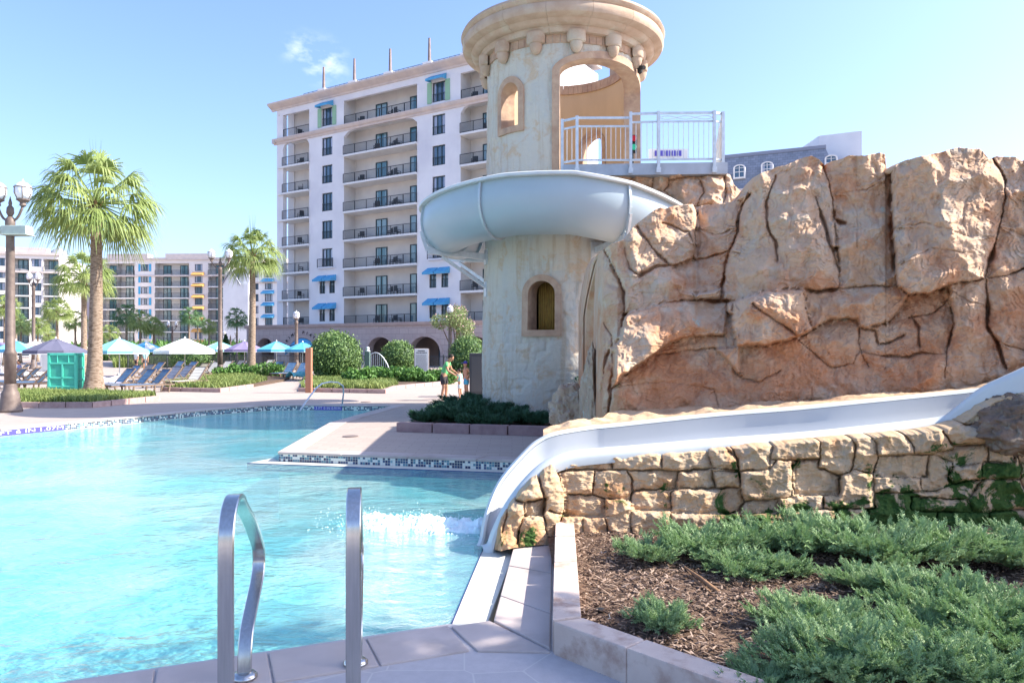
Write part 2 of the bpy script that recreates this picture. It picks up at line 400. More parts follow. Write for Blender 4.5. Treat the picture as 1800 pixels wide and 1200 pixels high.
# near zone (lower level) is cut out of the deck too
nearzone = [(-14.9, -.95), (-2.37, 4.40), (-.44, 5.21), (-.28, 7.32), (.75, 7.6), (4.6, 7.9), (14, 8.2), (14, -14), (-15, -14)]
hole = pool[:i_isl2 + 1] + [(0.75, 7.61), (14, 8.2), (14, -14), (-15, -14), (-15, -.9), (-24, 3)]
sheet_with_holes('pool_deck', [(-900, -300), (900, -300), (900, 1500), (-900, 1500)], [hole], DZ, paver)
sheet_with_holes('terrace_paving', [(-15, -14), (14, -14), (14, 8.2), (.75, 7.6), (.75, 7.6), (.25, 7.6), (.20, 5.0), (-.2, 5.1), (-.44, 5.21), (-2.37, 4.41), (-15, -.9)], [], NZ - .006, flag)
# pool basin: walls and floor
mb = MB(); nP = len(pool); DEP = -1.15
for i in range(nP):
    a, b_ = pool[i], pool[(i + 1) % nP]
    mb.quad((a[0], a[1], DEP), (b_[0], b_[1], DEP), (b_[0], b_[1], -.0), (a[0], a[1], -.0))
tri = tessellate_polygon([[Vector((p[0], p[1], 0)) for p in pool]])
mb.add([(p[0], p[1], DEP) for p in pool], [tuple(t) for t in tri])
tag(mb.build('pool_basin', basin_m, fix=True), kind='structure')
# mosaic band round the raised deck
def band(idx, z0, z1, name='tile_band', m=tile, off=0.0):
    mb = MB(); uvs = []; u = 0
    for k in range(len(idx) - 1):
        a = Vector((*pool[idx[k]], 0)); b_ = Vector((*pool[idx[k + 1]], 0)); ln = (b_ - a).length
        mb.quad((a.x, a.y, z0), (b_.x, b_.y, z0), (b_.x, b_.y, z1), (a.x, a.y, z1))
        uvs += [(u, z0), (u + ln, z0), (u + ln, z1), (u, z1)]; u += ln
    o = mb.build(name, m); ul = o.data.uv_layers.new(name='UVMap')
    for i, q in enumerate(uvs): ul.data[i].uv = q
    return tag(o, kind='structure')
band(list(range(0, i_isl2 + 1)), 0, DZ - .03)
# coping strips
def offset_poly(pts, w_):
    res = []
    for i, p in enumerate(pts):
        a = Vector(pts[max(i - 1, 0)]); b_ = Vector(pts[min(i + 1, len(pts) - 1)]); p = Vector(p)
        d0 = (p - a); d1 = (b_ - p)
        if d0.length < 1e-6: d0 = d1
        if d1.length < 1e-6: d1 = d0
        n0 = Vector((-d0.y, d0.x)).normalized(); n1 = Vector((-d1.y, d1.x)).normalized(); n_ = (n0 + n1).normalized()
        k = min(2.0, 1 / max(.3, n_.dot(n0))); res.append(tuple(p + n_ * w_ * k))
    return res
def strip(name, inner, outer_, z0, z1, m, slab=.9, gap=.008):
    mb = MB()
    for i in range(len(inner) - 1):
        a, b_, c, d = map(Vector, (inner[i], inner[i + 1], outer_[i + 1], outer_[i])); ln = (b_ - a).length; k = max(1, round(ln / slab)); g = gap / ln
        for j in range(k):
            t0 = j / k + g; t1 = (j + 1) / k - g
            mb.prism([a.lerp(b_, t0), a.lerp(b_, t1), d.lerp(c, t1), d.lerp(c, t0)], z0, z1)
    return tag(mb.build(name, m, fix=True, bevel=.008), kind='structure')
chain = pool[0:i_isl2 + 1]
strip('pool_coping', offset_poly(chain, -.02), offset_poly(chain, .36), DZ - .03, DZ + .012, coping_m, 1.1)
# near coping (dark lavender slabs in the shade)
nin = [(-15, -.9), (-2.37, 4.41), (-.44, 5.20)]
nout = offset_poly(nin, -.47)
mb = MB()
near_edge = [Vector((-.44, 5.20)), Vector((-2.37, 4.41))]
dn = (near_edge[1] - near_edge[0]).normalized(); pn = Vector((-dn.y, dn.x))
if pn.y > 0: pn = -pn
lipw = .05
def slabp(t0, t1, w0, w1, z0, z1, mbx, e0=None):
    o = near_edge[0]
    mbx.prism([o + dn * t0 + pn * w0, o + dn * t1 + pn * w0, o + dn * t1 + pn * w1, o + dn * t0 + pn * w1], z0, z1)
ts = [0.02]; 
for s_ in (.60, 1.22, 1.86, 2.55, 3.25, 3.95, 4.65, 5.4, 6.1, 6.8, 7.5, 8.2, 9, 9.8, 10.6, 11.4, 12.2, 13, 13.8, 14.6): ts.append(s_)
for i in range(len(ts) - 1): slabp(ts[i] + .006, ts[i + 1] - .006, lipw, .50, NZ - .05, NZ + .008, mb)
# corner slabs between the pool corner and the planter curb
mb.prism([(-.42, 5.13), (-.16, 5.24), (.245, 4.70), (-.22, 4.72)], NZ - .05, NZ + .008)
tag(mb.build('near_coping', coping_m, bevel=.008, fix=True), kind='structure')
mb = MB(); slabp(-.0, 15, 0.0, lipw - .004, NZ - .06, NZ - .014, mb); slabp(0, 15, -.004, -.001, -.02, .012, mb)
tag(mb.build('pool_lip', plaster), kind='structure')
mb = MB(); slabp(0, 15, -.012, -.004, -.03, .008, mb)
mb.prism([(-.44, 5.22), (-.28, 7.32), (-.288, 7.32), (-.448, 5.22)], -.03, .01)
tag(mb.build('waterline_tile', navy), kind='structure')
# white gutter ledge and the raised shelf beside the chute mouth
mb = MB(); mb.prism([(-.44, 5.22), (-.19, 5.24), (.05, 7.5), (-.28, 7.36)], -.1, .006)
tag(mb.build('gutter_ledge', plaster, bevel=.006), kind='structure')
mb = MB()
def rowsl(t0, t1, A0, A1, B0, B1, z0, z1):
    A0, A1, B0, B1 = map(Vector, (A0, A1, B0, B1))
    mb.prism([A0.lerp(A1, t0), A0.lerp(A1, t1), B0.lerp(B1, t1), B0.lerp(B1, t0)], z0, z1)
for t0, t1 in ((0, .215), (.22, .55), (.555, .86), (.865, 1)):
    rowsl(t0, t1, (-.13, 5.24), (.05, 7.6), (.245, 4.74), (.415, 7.6), -.05, NZ + .012)
tag(mb.build('pool_shelf', coping_m, bevel=.01, fix=True), kind='structure')
# island lower ledge
mb = MB(); mb.prism([(-4.08, 12.95), (.6, 11.85), (.6, 11.62), (-4.55, 12.75), (-4.3, 13.3)], -.12, .006)
tag(mb.build('island_ledge', plaster), kind='structure')
mb = MB(); mb.prism([(-4.55, 12.745), (.6, 11.615), (.6, 11.60), (-4.56, 12.73)], -.12, .010)
tag(mb.build('island_waterline_tile', navy), kind='structure')

# water
def water_mat():
    m, n, l, b = nodes('pool_water'); n.remove(b)
    t = n.new('ShaderNodeTexCoord'); v = t.outputs['Object']
    mp = n.new('ShaderNodeMapping'); mp.inputs['Scale'].default_value = (1, 1.6, 1); l.new(v, mp.inputs[0])
    n1 = noise(n, l, mp.outputs[0], 1.1, 3, .5, .8); n2 = noise(n, l, mp.outputs[0], 3.6, 5, .6, 1.2); n3 = noise(n, l, v, 14, 3, .5, .6)
    a = n.new('ShaderNodeMath'); a.operation = 'MULTIPLY_ADD'; a.inputs[1].default_value = .45; l.new(n2.outputs[0], a.inputs[0]); l.new(n1.outputs[0], a.inputs[2])
    a2 = n.new('ShaderNodeMath'); a2.operation = 'MULTIPLY_ADD'; a2.inputs[1].default_value = .12; l.new(n3.outputs[0], a2.inputs[0]); l.new(a.outputs[0], a2.inputs[2])
    bp = n.new('ShaderNodeBump'); bp.inputs['Strength'].default_value = .55; bp.inputs['Distance'].default_value = .16; l.new(a2.outputs[0], bp.inputs['Height'])
    tr = n.new('ShaderNodeBsdfTransparent'); tr.inputs[0].default_value = (.66, .97, .95, 1)
    df = n.new('ShaderNodeBsdfDiffuse'); df.inputs[0].default_value = (.40, .88, .90, 1)
    nl = noise(n, l, v, .28, 4, .6, .5); l.new(mix(n, l, rng(n, l, nl.outputs[0], .42, .6), (.26, .78, .82), (.72, .97, .92)), df.inputs[0]); l.new(bp.outputs[0], df.inputs['Normal'])
    gl = n.new('ShaderNodeBsdfGlossy'); gl.inputs['Roughness'].default_value = .05; l.new(bp.outputs[0], gl.inputs['Normal'])
    fr = n.new('ShaderNodeFresnel'); fr.inputs['IOR'].default_value = 1.33; l.new(bp.outputs[0], fr.inputs['Normal'])
    m1 = n.new('ShaderNodeMixShader'); m1.inputs[0].default_value = .30; l.new(tr.outputs[0], m1.inputs[1]); l.new(df.outputs[0], m1.inputs[2])
    m2 = n.new('ShaderNodeMixShader'); l.new(fr.outputs[0], m2.inputs[0]); l.new(m1.outputs[0], m2.inputs[1]); l.new(gl.outputs[0], m2.inputs[2])
    l.new(m2.outputs[0], n['Material Output'].inputs['Surface']); return m
sheet_with_holes('pool_water', [p for p in pool], [], 0.0, water_mat())

# depth markers in the tile band
def text_mesh(txt, size, ext=.0):
    cu = bpy.data.curves.new('t', 'FONT'); cu.body = txt; cu.size = size; cu.extrude = ext; cu.align_x = 'CENTER'; cu.align_y = 'CENTER'
    o = bpy.data.objects.new('t', cu); COL.objects.link(o)
    bpy.context.view_layer.update()
    me = bpy.data.meshes.new_from_object(o.evaluated_get(bpy.context.evaluated_depsgraph_get()))
    bpy.data.objects.remove(o); return me
def marker(txt, a, b_, label):
    a = Vector(a); b_ = Vector(b_); mid = (a + b_) / 2; ang = math.atan2(b_.y - a.y, b_.x - a.x)
    root = empty('depth_marker', (mid.x, mid.y, DZ / 2 - .01), ang, label, 'depth marker', 'depth markers in the pool tile')
    m = MB(); ln = (b_ - a).length; m.box(-ln / 2, ln / 2, -.008, .004, -.062, .062)
    m.build('backing', navy_m, root, world=False)
    ws = [text_mesh(q, .115, .002) for q in txt.split(' ')]; wd = [max(v.co.x for v in q.vertices) - min(v.co.x for v in q.vertices) for q in ws]
    gap_ = .05; tot = sum(wd) + gap_ * (len(wd) - 1); sc = (ln - .1) / tot; x = -tot / 2
    for q, w_ in zip(ws, wd):
        q.materials.append(white_m); o = bpy.data.objects.new('painted_word', q); COL.objects.link(o)
        o.parent = root; o.rotation_euler = (R(90), 0, 0); o.location = ((x + w_ / 2) * sc, -.012, 0); o.scale = (sc, 1, 1); x += w_ + gap_
navy_m = pm('marker_blue', (.10, .08, .42), None, rough=.3, spec=.5)
pa = Vector(G(-30, 770.4, 0)[:2]); pb = Vector(pool[2])
p0 = Vector(pool[1])
dd = (Vector(pool[2]) - p0).normalized(); a_ = p0 - dd * .25
marker('3 FT 6 IN 1.07M', a_, p0 + dd * 1.45, 'blue and white depth marker reading 3 FT 6 IN 1.07M at left pool edge')
a_ = Vector(pool[6]).lerp(Vector(pool[7]), .25); d2 = (Vector(pool[7]) - Vector(pool[6])).normalized()
marker('3 FT 0 IN 0.91M', a_ + d2 * .1, Vector(pool[7]) + d2 * .02, 'blue and white depth marker reading 3 FT 0 IN 0.91M on far pool edge')

# foam where the slide jets in
foam_m = pm('foam', (.85, .92, .92), (.7, .88, .9), 8, .6, .6, 40)
root = tag(empty('slide_foam', (-1.2, 8.2, 0)), kind='stuff')
nx, ny = 220, 60
X = np.linspace(-2.05, -.30, nx)[:, None] * np.ones((1, ny)); 
t = (X + 2.05) / 1.75; yc = 8.55 - .35 * t
hw = .80 * (1 - .55 * t) * np.clip(t * 6, .05, 1)
Vv = np.linspace(-1, 1, ny)[None, :]; Y = yc + hw * Vv
env = np.clip(1 - np.abs(Vv) ** 2.2, 0, 1) * np.clip(t * 7, 0, 1) * (.6 + .4 * t)
nn_ = fbm(X * 6, Y * 9, 5, 3, .6); n2_ = fbm(X * 22, Y * 26, 4, 9, .65)
Z = .20 * (nn_ - .5) * (.4 + env) + .07 * (n2_ - .5) + .10 * env - .035 - .05 * (1 - env)
V = np.stack([X, Y, Z], -1).reshape(-1, 3)
idx = np.arange(nx * ny).reshape(nx, ny); Fq = np.stack([idx[:-1, :-1], idx[1:, :-1], idx[1:, 1:], idx[:-1, 1:]], -1).reshape(-1, 4)
bpy.data.objects.remove(root)
fo = npmesh('foam', V, Fq, foam_m); tag(fo, 'white frothy water where the slide jet meets the pool', 'foam', kind='stuff')
mb = MB()
for i in range(800):
    a = rnd.random() ** .6; x = -2.3 + 2.0 * a; y = 8.55 - .35 * a + rnd.gauss(0, .22 + .2 * (1 - a)); r_ = rnd.uniform(.003, .009)
    c = Vector((x, y, abs(rnd.gauss(0, .03)) + .004)); mb.add([c + Vector(q) * r_ for q in ((1, 0, 0), (0, 1, 0), (-1, 0, 0), (0, -1, 0), (0, 0, 1), (0, 0, -1))], [(0, 1, 4), (1, 2, 4), (2, 3, 4), (3, 0, 4), (1, 0, 5), (2, 1, 5), (3, 2, 5), (0, 3, 5)])
tag(mb.build('spray', foam_m), 'fine white droplets thrown up round the slide jet', 'spray', kind='stuff')

# handrails at the near edge
def grab_rail(x, yf, label):
    root = empty('pool_handrail', (x, yf, NZ), R(10.6), label, 'handrail', 'steel handrails at the near pool edge')
    pts = [(0, 0), (0, .5), (0, .92), (.03, 1.03), (.10, 1.10), (.20, 1.13), (.32, 1.11), (.42, 1.05), (.72, .89), (1.02, .68), (1.09, .60), (1.10, .52), (1.04, .44), (.86, .36), (.66, .27), (.58, .18), (.55, .06), (.55, 0)]
    sm = []
    for i in range(len(pts) - 1):
        for k in range(4):
            q = k / 4; p0 = Vector(pts[max(i - 1, 0)]); p1 = Vector(pts[i]); p2 = Vector(pts[i + 1]); p3 = Vector(pts[min(i + 2, len(pts) - 1)])
            sm.append(.5 * ((2 * p1) + (p2 - p0) * q + (2 * p0 - 5 * p1 + 4 * p2 - p3) * q * q + (3 * p1 - p0 - 3 * p2 + p3) * q ** 3))
    sm.append(Vector(pts[-1])); path = []
    for i, p in enumerate(sm):
        tt = (sm[min(i + 1, len(sm) - 1)] - sm[max(i - 1, 0)]).normalized()
        path.append((Vector((0, p.x, p.y)), Vector((1, 0, 0)), Vector((0, -tt.y, tt.x))))
    m = MB(); w_ = .040; h_ = .015; c = .006
    prof = [(-w_, -h_ + c), (-w_ + c, -h_), (w_ - c, -h_), (w_, -h_ + c), (w_, h_ - c), (w_ - c, h_), (-w_ + c, h_), (-w_, h_ - c)]
    m.sweep(path, prof, closed=True)
    o = m.build('rail_bar', steel_pol, root, world=False, fix=True, smooth=True)
    md = o.modifiers.new('e', 'EDGE_SPLIT'); md.split_angle = R(28)
    for y in (0, .55):
        m = MB(); m.lathe([(.062, .008), (.075, .014), (.075, .026), (.058, .042), (.03, .046)], 0, y, 28); m.build('escutcheon', steel_pol, root, world=False, smooth=True)
    return root
grab_rail(-1.462, 3.78, 'steel pool handrail with a kinked rear leg, left of the near pair')
grab_rail(-.852, 3.97, 'steel pool handrail seen nearly edge on, right of the near pair')
# ======================= rock relief =======================
def rock_mat(name, base, warm, rust, grey, moss=0.0, rust_h=(1.2, 2.6), scale=1.0, moss_x=None):
    m, n, l, b = nodes(name)
    t = n.new('ShaderNodeTexCoord'); v = t.outputs['Object']; g = n.new('ShaderNodeNewGeometry')
    pos = n.new('ShaderNodeSeparateXYZ'); l.new(g.outputs['Position'], pos.inputs[0])
    n1 = noise(n, l, v, .9 * scale, 8, .62, .6); n2 = noise(n, l, v, 2.6 * scale, 7, .6, 1.0); n3 = noise(n, l, v, 30, 6, .7); n4 = noise(n, l, v, 1.5 * scale, 6, .6, .3)
    c = mix(n, l, rng(n, l, n1.outputs[0], .38, .62), base, warm)
    c = mix(n, l, rng(n, l, n2.outputs[0], .50, .62, 0, .75), c, grey)
    # rust: more of it low on the face
    hz = rng(n, l, pos.outputs[2], rust_h[1], rust_h[0], -.06, .11)
    ad = n.new('ShaderNodeMath'); l.new(n4.outputs[0], ad.inputs[0]); l.new(hz, ad.inputs[1])
    c = mix(n, l, rng(n, l, ad.outputs[0], .47, .62, 0, .85), c, rust)
    c = mix(n, l, rng(n, l, n3.outputs[0], .25, .75, 0, .45), c, tuple(min(1, x * 1.55) for x in base))
    # lichen
    vo = n.new('ShaderNodeTexVoronoi'); vo.inputs['Scale'].default_value = 2.3; nv = noise(n, l, v, 18, 4); 
    vm = mix(n, l, .12, v, nv.outputs['Color'], 'ADD'); l.new(vm, vo.inputs['Vector'])
    lm = rng(n, l, vo.outputs['Distance'], .17, .12); n5 = noise(n, l, v, 1.1, 3); lm2 = rng(n, l, n5.outputs[0], .52, .6)
    mu = n.new('ShaderNodeMath'); mu.operation = 'MULTIPLY'; l.new(lm, mu.inputs[0]); l.new(lm2, mu.inputs[1])
    n6 = noise(n, l, v, 40, 4, .7); mu2 = n.new('ShaderNodeMath'); mu2.operation = 'MULTIPLY'; l.new(mu.outputs[0], mu2.inputs[0]); l.new(rng(n, l, n6.outputs[0], .42, .5), mu2.inputs[1])
    c = mix(n, l, mu2.outputs[0], c, (.42, .44, .36))
    if moss:
        nm = noise(n, l, v, 2.4, 7, .65, .5); mz = rng(n, l, pos.outputs[2], .1, 1.0, .10, -.16)
        mxx = rng(n, l, pos.outputs[0], moss_x[0], moss_x[1], -.15, .11)
        a = n.new('ShaderNodeMath'); l.new(nm.outputs[0], a.inputs[0]); l.new(mz, a.inputs[1]); a2 = n.new('ShaderNodeMath'); l.new(a.outputs[0], a2.inputs[0]); l.new(mxx, a2.inputs[1])
        nf = noise(n, l, v, 45, 3); mc = mix(n, l, nf.outputs[0], (.012, .04, .01), (.075, .14, .03))
        c = mix(n, l, rng(n, l, a2.outputs[0], .475, .515), c, mc)
    l.new(c, b.inputs['Base Color']); b.inputs['Roughness'].default_value = .88; b.inputs['Specular IOR Level'].default_value = .2
    bp = n.new('ShaderNodeBump'); bp.inputs['Strength'].default_value = .7; bp.inputs['Distance'].default_value = .018
    nb = noise(n, l, v, 16, 8, .68); vb = n.new('ShaderNodeTexVoronoi'); vb.inputs['Scale'].default_value = 26; l.new(v, vb.inputs['Vector'])
    ab = n.new('ShaderNodeMath'); ab.operation = 'MULTIPLY_ADD'; ab.inputs[1].default_value = .25; l.new(vb.outputs['Distance'], ab.inputs[0]); l.new(nb.outputs[0], ab.inputs[2])
    l.new(ab.outputs[0], bp.inputs['Height']); l.new(bp.outputs[0], b.inputs['Normal'])
    return m
cliff_m = rock_mat('cliff_rock', (.45, .295, .19), (.55, .375, .25), (.43, .165, .065), (.46, .41, .33), rust_h=(1.0, 3.1))
wall_m = rock_mat('wall_stone', (.44, .31, .19), (.52, .37, .23), (.40, .18, .07), (.38, .33, .26), 1, (.0, .7), 1.6, (.6, 5.5))
dark_rock = rock_mat('boulder_rock', (.15, .11, .085), (.20, .145, .105), (.22, .12, .07), (.26, .25, .21), 0, (0, .5), 2.6)

def crackfield(lines, A, B, warp, seed):
    """distance (pixels) from each grid node to the nearest crack, divided by the crack's weight"""
    wx = A + (fbm(A / warp, B / warp, 4, seed) - .5) * warp * .5; wy = B + (fbm(A / warp + 50, B / warp + 9, 4, seed + 5) - .5) * warp * .5
    D = np.full(A.shape, 1e9); Wt = np.ones(A.shape)
    for w_, pts in lines:
        for (x0, y0), (x1, y1) in zip(pts[:-1], pts[1:]):
            r = 60; bx0, bx1, by0, by1 = min(x0, x1) - r, max(x0, x1) + r, min(y0, y1) - r, max(y0, y1) + r
            m = (wx > bx0) & (wx < bx1) & (wy > by0) & (wy < by1)
            if not m.any(): continue
            dx, dy = x1 - x0, y1 - y0; L2 = dx * dx + dy * dy + 1e-9
            t = np.clip(((wx[m] - x0) * dx + (wy[m] - y0) * dy) / L2, 0, 1)
            d = np.hypot(wx[m] - x0 - t * dx, wy[m] - y0 - t * dy) / w_
            c_ = d < D[m]; Wm = Wt[m]; Wm[c_] = w_; Wt[m] = Wm; D[m] = np.minimum(D[m], d)
    return D, Wt
def labels(mask):
    """connected regions of mask via two-pass run relaxation"""
    H, W = mask.shape; lab = np.where(mask, np.arange(H * W).reshape(H, W) + 1, 0)
    for it in range(400):
        old = lab.copy()
        for ax in (0, 1):
            for sgn in (1, -1):
                l_ = lab if sgn == 1 else np.flip(lab, ax); m_ = mask if sgn == 1 else np.flip(mask, ax)
                l_ = l_.copy(); n = l_.shape[ax]
                sl = [slice(None)] * 2; sp = [slice(None)] * 2
                for k in range(1, n):
                    sl[ax] = k; sp[ax] = k - 1
                    a = l_[tuple(sl)]; p = l_[tuple(sp)]
                    l_[tuple(sl)] = np.where(m_[tuple(sl)] & (p > a), p, a) if it >= 0 else a
                lab = l_ if sgn == 1 else np.flip(l_, ax)
        if (lab == old).all(): break
    return lab
def relief(name, cols, top, bot, dbase, dtop, lines, mat_, nu, nv, warp=14, seed=1, cw=3.2, depth=.22, bulge=.22, bulge_px=40, rough=.1, tilt=.10, cap=1.2, capdrop=.4, label=None, cat=None, facet=1.0, flare=None, wref=1.0, fsz=80, parent=None, fine=.02):
    """a rock face. cols=(x0,x1) photo columns, top/bot rows by column, dbase/dtop distance by column."""
    ax = np.linspace(cols[0], cols[1], nu); it = lambda q: np.interp(ax, [p[0] for p in q], [p[1] for p in q])
    T = it(top) + (fbm(ax / 23, ax * 0 + seed, 5, seed) - .5) * 12 * rough / .1; Bo = it(bot); d0 = it(dbase); d1 = it(dtop)
    v = np.linspace(0, 1, nv)
    A = ax[:, None] * np.ones((1, nv)); B = Bo[:, None] + (T - Bo)[:, None] * v[None, :]
    D = d0[:, None] + (d1 - d0)[:, None] * (v[None, :] ** 1.3)
    cr, Wt = crackfield(lines, A, B, warp, seed)
    st = 2; lab = labels((cr > cw * .8)[::st, ::st])
    for _ in range(14):
        for ax_, sh_ in ((0, 1), (0, -1), (1, 1), (1, -1)):
            nb2 = np.roll(lab, sh_, ax_); lab = np.where(lab == 0, nb2, lab)
    lab = np.repeat(np.repeat(lab, st, 0), st, 1)[:nu, :nv]
    ids, inv = np.unique(lab, return_inverse=True); inv = inv.reshape(lab.shape)
    rs = np.random.RandomState(seed); k = len(ids); offs = rs.uniform(-1, 1, k) * tilt; tx = rs.uniform(-1, 1, k) * tilt; ty = rs.uniform(-1, 1, k) * tilt
    cnt = np.bincount(inv.ravel()) + 1e-9; cx = np.bincount(inv.ravel(), A.ravel()) / cnt; cy = np.bincount(inv.ravel(), B.ravel()) / cnt
    crc = np.minimum(cr, 400); wv_ = cw * np.clip(.75 + 2.4 * (fbm(A / 45 + 7, B / 45, 3, seed + 71) - .5), .35, 1.15); edge = np.clip(crc / wv_, 0, 1) ** .9; deep = np.clip(wv_ / cw, .3, 1) * np.clip((Wt / wref) ** 1.3, .12, 1.25); 
    bl = 1 - (1 - np.sqrt(np.clip(crc / bulge_px, 0, 1))) * np.clip((Wt / wref) ** 1.2, .15, 1.2)
    out_ = bulge * bl - depth * deep * (1 - edge)
    blk = offs[inv] + tx[inv] * (A - cx[inv]) / 120 + ty[inv] * (B - cy[inv]) / 120
    blk = np.clip(blk, -tilt * 1.4, tilt * 1.4)
    for _ in range(3):
        bp_ = np.pad(blk, 1, mode='edge'); blk = (bp_[:-2, 1:-1] + bp_[2:, 1:-1] + bp_[1:-1, :-2] + bp_[1:-1, 2:] + blk) / 5
    out_ = out_ + blk
    # faceted medium relief (ridged planes)
    f1 = fbm(A / 70, B / 95, 4, seed + 11); f2 = np.abs(fbm(A / 38 + 9, B / 60, 4, seed + 21) - .5) * 2
    out_ = out_ + rough * (f1 - .5) * 3.2 - rough * facet * np.clip(.28 - f2, 0, 1) * 2.2
    for fs_, fd_, sd_ in ((52, .012, 81), (23, .010, 87), (90, .015, 95)):
        rr_ = np.abs(fbm(A / fs_ + 5, B / (fs_ * .75), 4, seed + sd_) - .5); gate = np.clip((fbm(A / 110, B / 110, 2, seed + sd_ + 1) - .42) * 6, 0, 1)
        out_ = out_ - fd_ * depth / .16 * gate * np.clip(1 - rr_ / .012, 0, 1)
    fx_ = A + 26 * (fbm(A / 60, B / 60, 3, seed + 61) - .5); fy_ = B + 26 * (fbm(A / 60 + 9, B / 60, 3, seed + 62) - .5)
    out_ = out_ + rough * facet * (3.2 * (facets(fx_ / fsz, fy_ / (fsz * .8), seed + 63) - .45) + 1.1 * (facets(fx_ / (fsz * .36), fy_ / (fsz * .3), seed + 64) - .45))
    # chipped flat facets
    q = fbm(A / 30 + 3, B / 24, 2, seed + 33); out_ = out_ + rough * facet * .55 * (np.round(q * 7) / 7 - q) * 3
    out_ = out_ + fine * (fbm(A / 9, B / 7, 5, seed + 41, .62) - .5) * 2
    D2 = D - out_ * (D / 10.0) ** .0
    PX = (A - 900) / F * D2; PY = D2; PZ = E - (B - HY) / F * D2
    if flare:   # extra rows in front of the foot
        pass
    # cap going back from the crest
    caps = []
    last = np.stack([PX[:, -1], PY[:, -1], PZ[:, -1]], -1); nb_ = 10
    for j in range(1, nb_ + 1):
        s_ = j / nb_; zz = last[:, 2] - capdrop * s_ ** 2 + (fbm(last[:, 0] * 2.2, last[:, 1] * 0 + s_ * cap * 2.2, 4, seed + 3) - .5) * .35 * min(1, cap) * rough / .1 * (s_ ** .5) + .03 * np.sin(s_ * 3.1)
        caps.append(np.stack([last[:, 0], last[:, 1] + cap * s_, zz], -1))
    back = caps[-1].copy(); back[:, 2] = back[:, 2] - 6; back[:, 2] = np.maximum(back[:, 2], -.3); caps.append(back)
    G3 = np.concatenate([np.stack([PX, PY, PZ], -1), np.stack(caps, 1)], 1)
    nu_, nv_ = G3.shape[:2]; idx = np.arange(nu_ * nv_).reshape(nu_, nv_)
    Fq = np.stack([idx[:-1, :-1], idx[1:, :-1], idx[1:, 1:], idx[:-1, 1:]], -1).reshape(-1, 4)
    o = npmesh(name, G3.reshape(-1, 3), Fq, mat_, parent, smooth=True)
    if label: tag(o, label, cat)
    return o
def Z1(pts): return [(1030 + x / 2.222, 220 + y / 2.222) for x, y in pts]
cl = []
def ck(w_, *pts): cl.append((w_, Z1(pts)))
ck(1.6, (640, 270), (600, 340), (592, 420), (560, 490), (540, 590), (525, 685))
ck(1.7, (150, 742), (270, 705), (330, 690), (430, 683), (525, 682), (575, 690), (700, 650), (830, 640), (900, 650), (985, 635))
ck(1.0, (985, 635), (1090, 630), (1215, 630), (1260, 660), (1350, 655), (1430, 620), (1560, 600), (1640, 585), (1711, 560))
ck(1.5, (925, 160), (950, 230), (965, 300), (970, 370), (1010, 385)); ck(1.1, (900, 280), (922, 370), (960, 480), (985, 560), (990, 635)); ck(.9, (970, 370), (985, 560))
ck(2.4, (1185, 150), (1190, 200), (1192, 300), (1197, 420), (1205, 540), (1215, 630))
ck(1.7, (1590, 130), (1635, 200), (1640, 280), (1620, 370), (1600, 460), (1568, 560), (1560, 600)); ck(1.4, (1560, 600), (1570, 700), (1568, 790), (1610, 850), (1640, 950))
ck(1.1, (740, 200), (705, 300), (710, 400), (742, 460), (745, 530))
ck(1.4, (425, 300), (432, 360), (425, 480), (418, 522)); ck(1.2, (560, 490), (480, 515), (418, 522), (340, 550), (270, 552), (210, 590))
ck(1.2, (550, 690), (557, 740), (540, 820), (470, 822), (400, 830), (330, 850), (270, 892), (180, 950), (130, 990), (100, 1040), (80, 1150))
ck(1.1, (578, 690), (570, 780), (590, 865)); ck(1.2, (850, 650), (860, 730), (885, 795))
ck(.8, (650, 700), (720, 750), (800, 800), (830, 828), (885, 800), (950, 760), (1060, 755)); ck(.8, (270, 900), (400, 880), (500, 870), (590, 865), (700, 862), (760, 845), (830, 828))
ck(.9, (1060, 755), (1070, 880), (1105, 945)); ck(.9, (1110, 785), (1180, 770), (1240, 705), (1260, 660)); ck(.9, (1260, 750), (1340, 742), (1400, 700), (1420, 660), (1417, 620))
ck(1.1, (1420, 690), (1440, 775), (1412, 870), (1400, 985)); ck(.6, (600, 865), (598, 930), (610, 990)); ck(.6, (500, 870), (550, 920), (610, 990), (680, 1000), (760, 960))
ck(.7, (830, 840), (900, 900), (960, 950), (1040, 930), (1070, 880)); ck(.4, (130, 1020), (300, 1000), (500, 1030), (520, 1110), (700, 1120))
ck(.9, (1070, 880), (1150, 900), (1260, 910), (1310, 890), (1400, 895)); ck(.8, (1300, 860), (1300, 790), (1270, 740)); ck(.8, (1070, 790), (1130, 800), (1140, 860), (1180, 850), (1240, 820))
ck(.8, (340, 560), (390, 610), (380, 655), (430, 662), (530, 640)); ck(.9, (200, 400), (230, 440), (280, 505), (330, 548)); ck(.7, (590, 400), (500, 430), (430, 400))
ck(.7, (300, 380), (350, 400), (400, 420), (425, 480)); ck(.8, (600, 500), (560, 490)); ck(.35, (1200, 400), (1330, 380), (1480, 430), (1600, 435)); ck(.3, (1000, 240), (1060, 330), (1060, 480))
ck(.35, (980, 270), (1090, 250), (1180, 210)); ck(.3, (1220, 540), (1350, 480), (1500, 500)); ck(.4, (1420, 640), (1500, 690), (1560, 700)); ck(.5, (1610, 850), (1711, 880)); ck(.5, (1640, 270), (1711, 300)); ck(.5, (1625, 400), (1711, 430))
ck(1.1, (65, 470), (110, 560), (150, 650), (150, 742), (130, 840), (80, 900), (60, 1050)); ck(1.1, (30, 640), (60, 760), (100, 822), (110, 930), (95, 1040)); ck(.8, (150, 480), (170, 560), (210, 590))
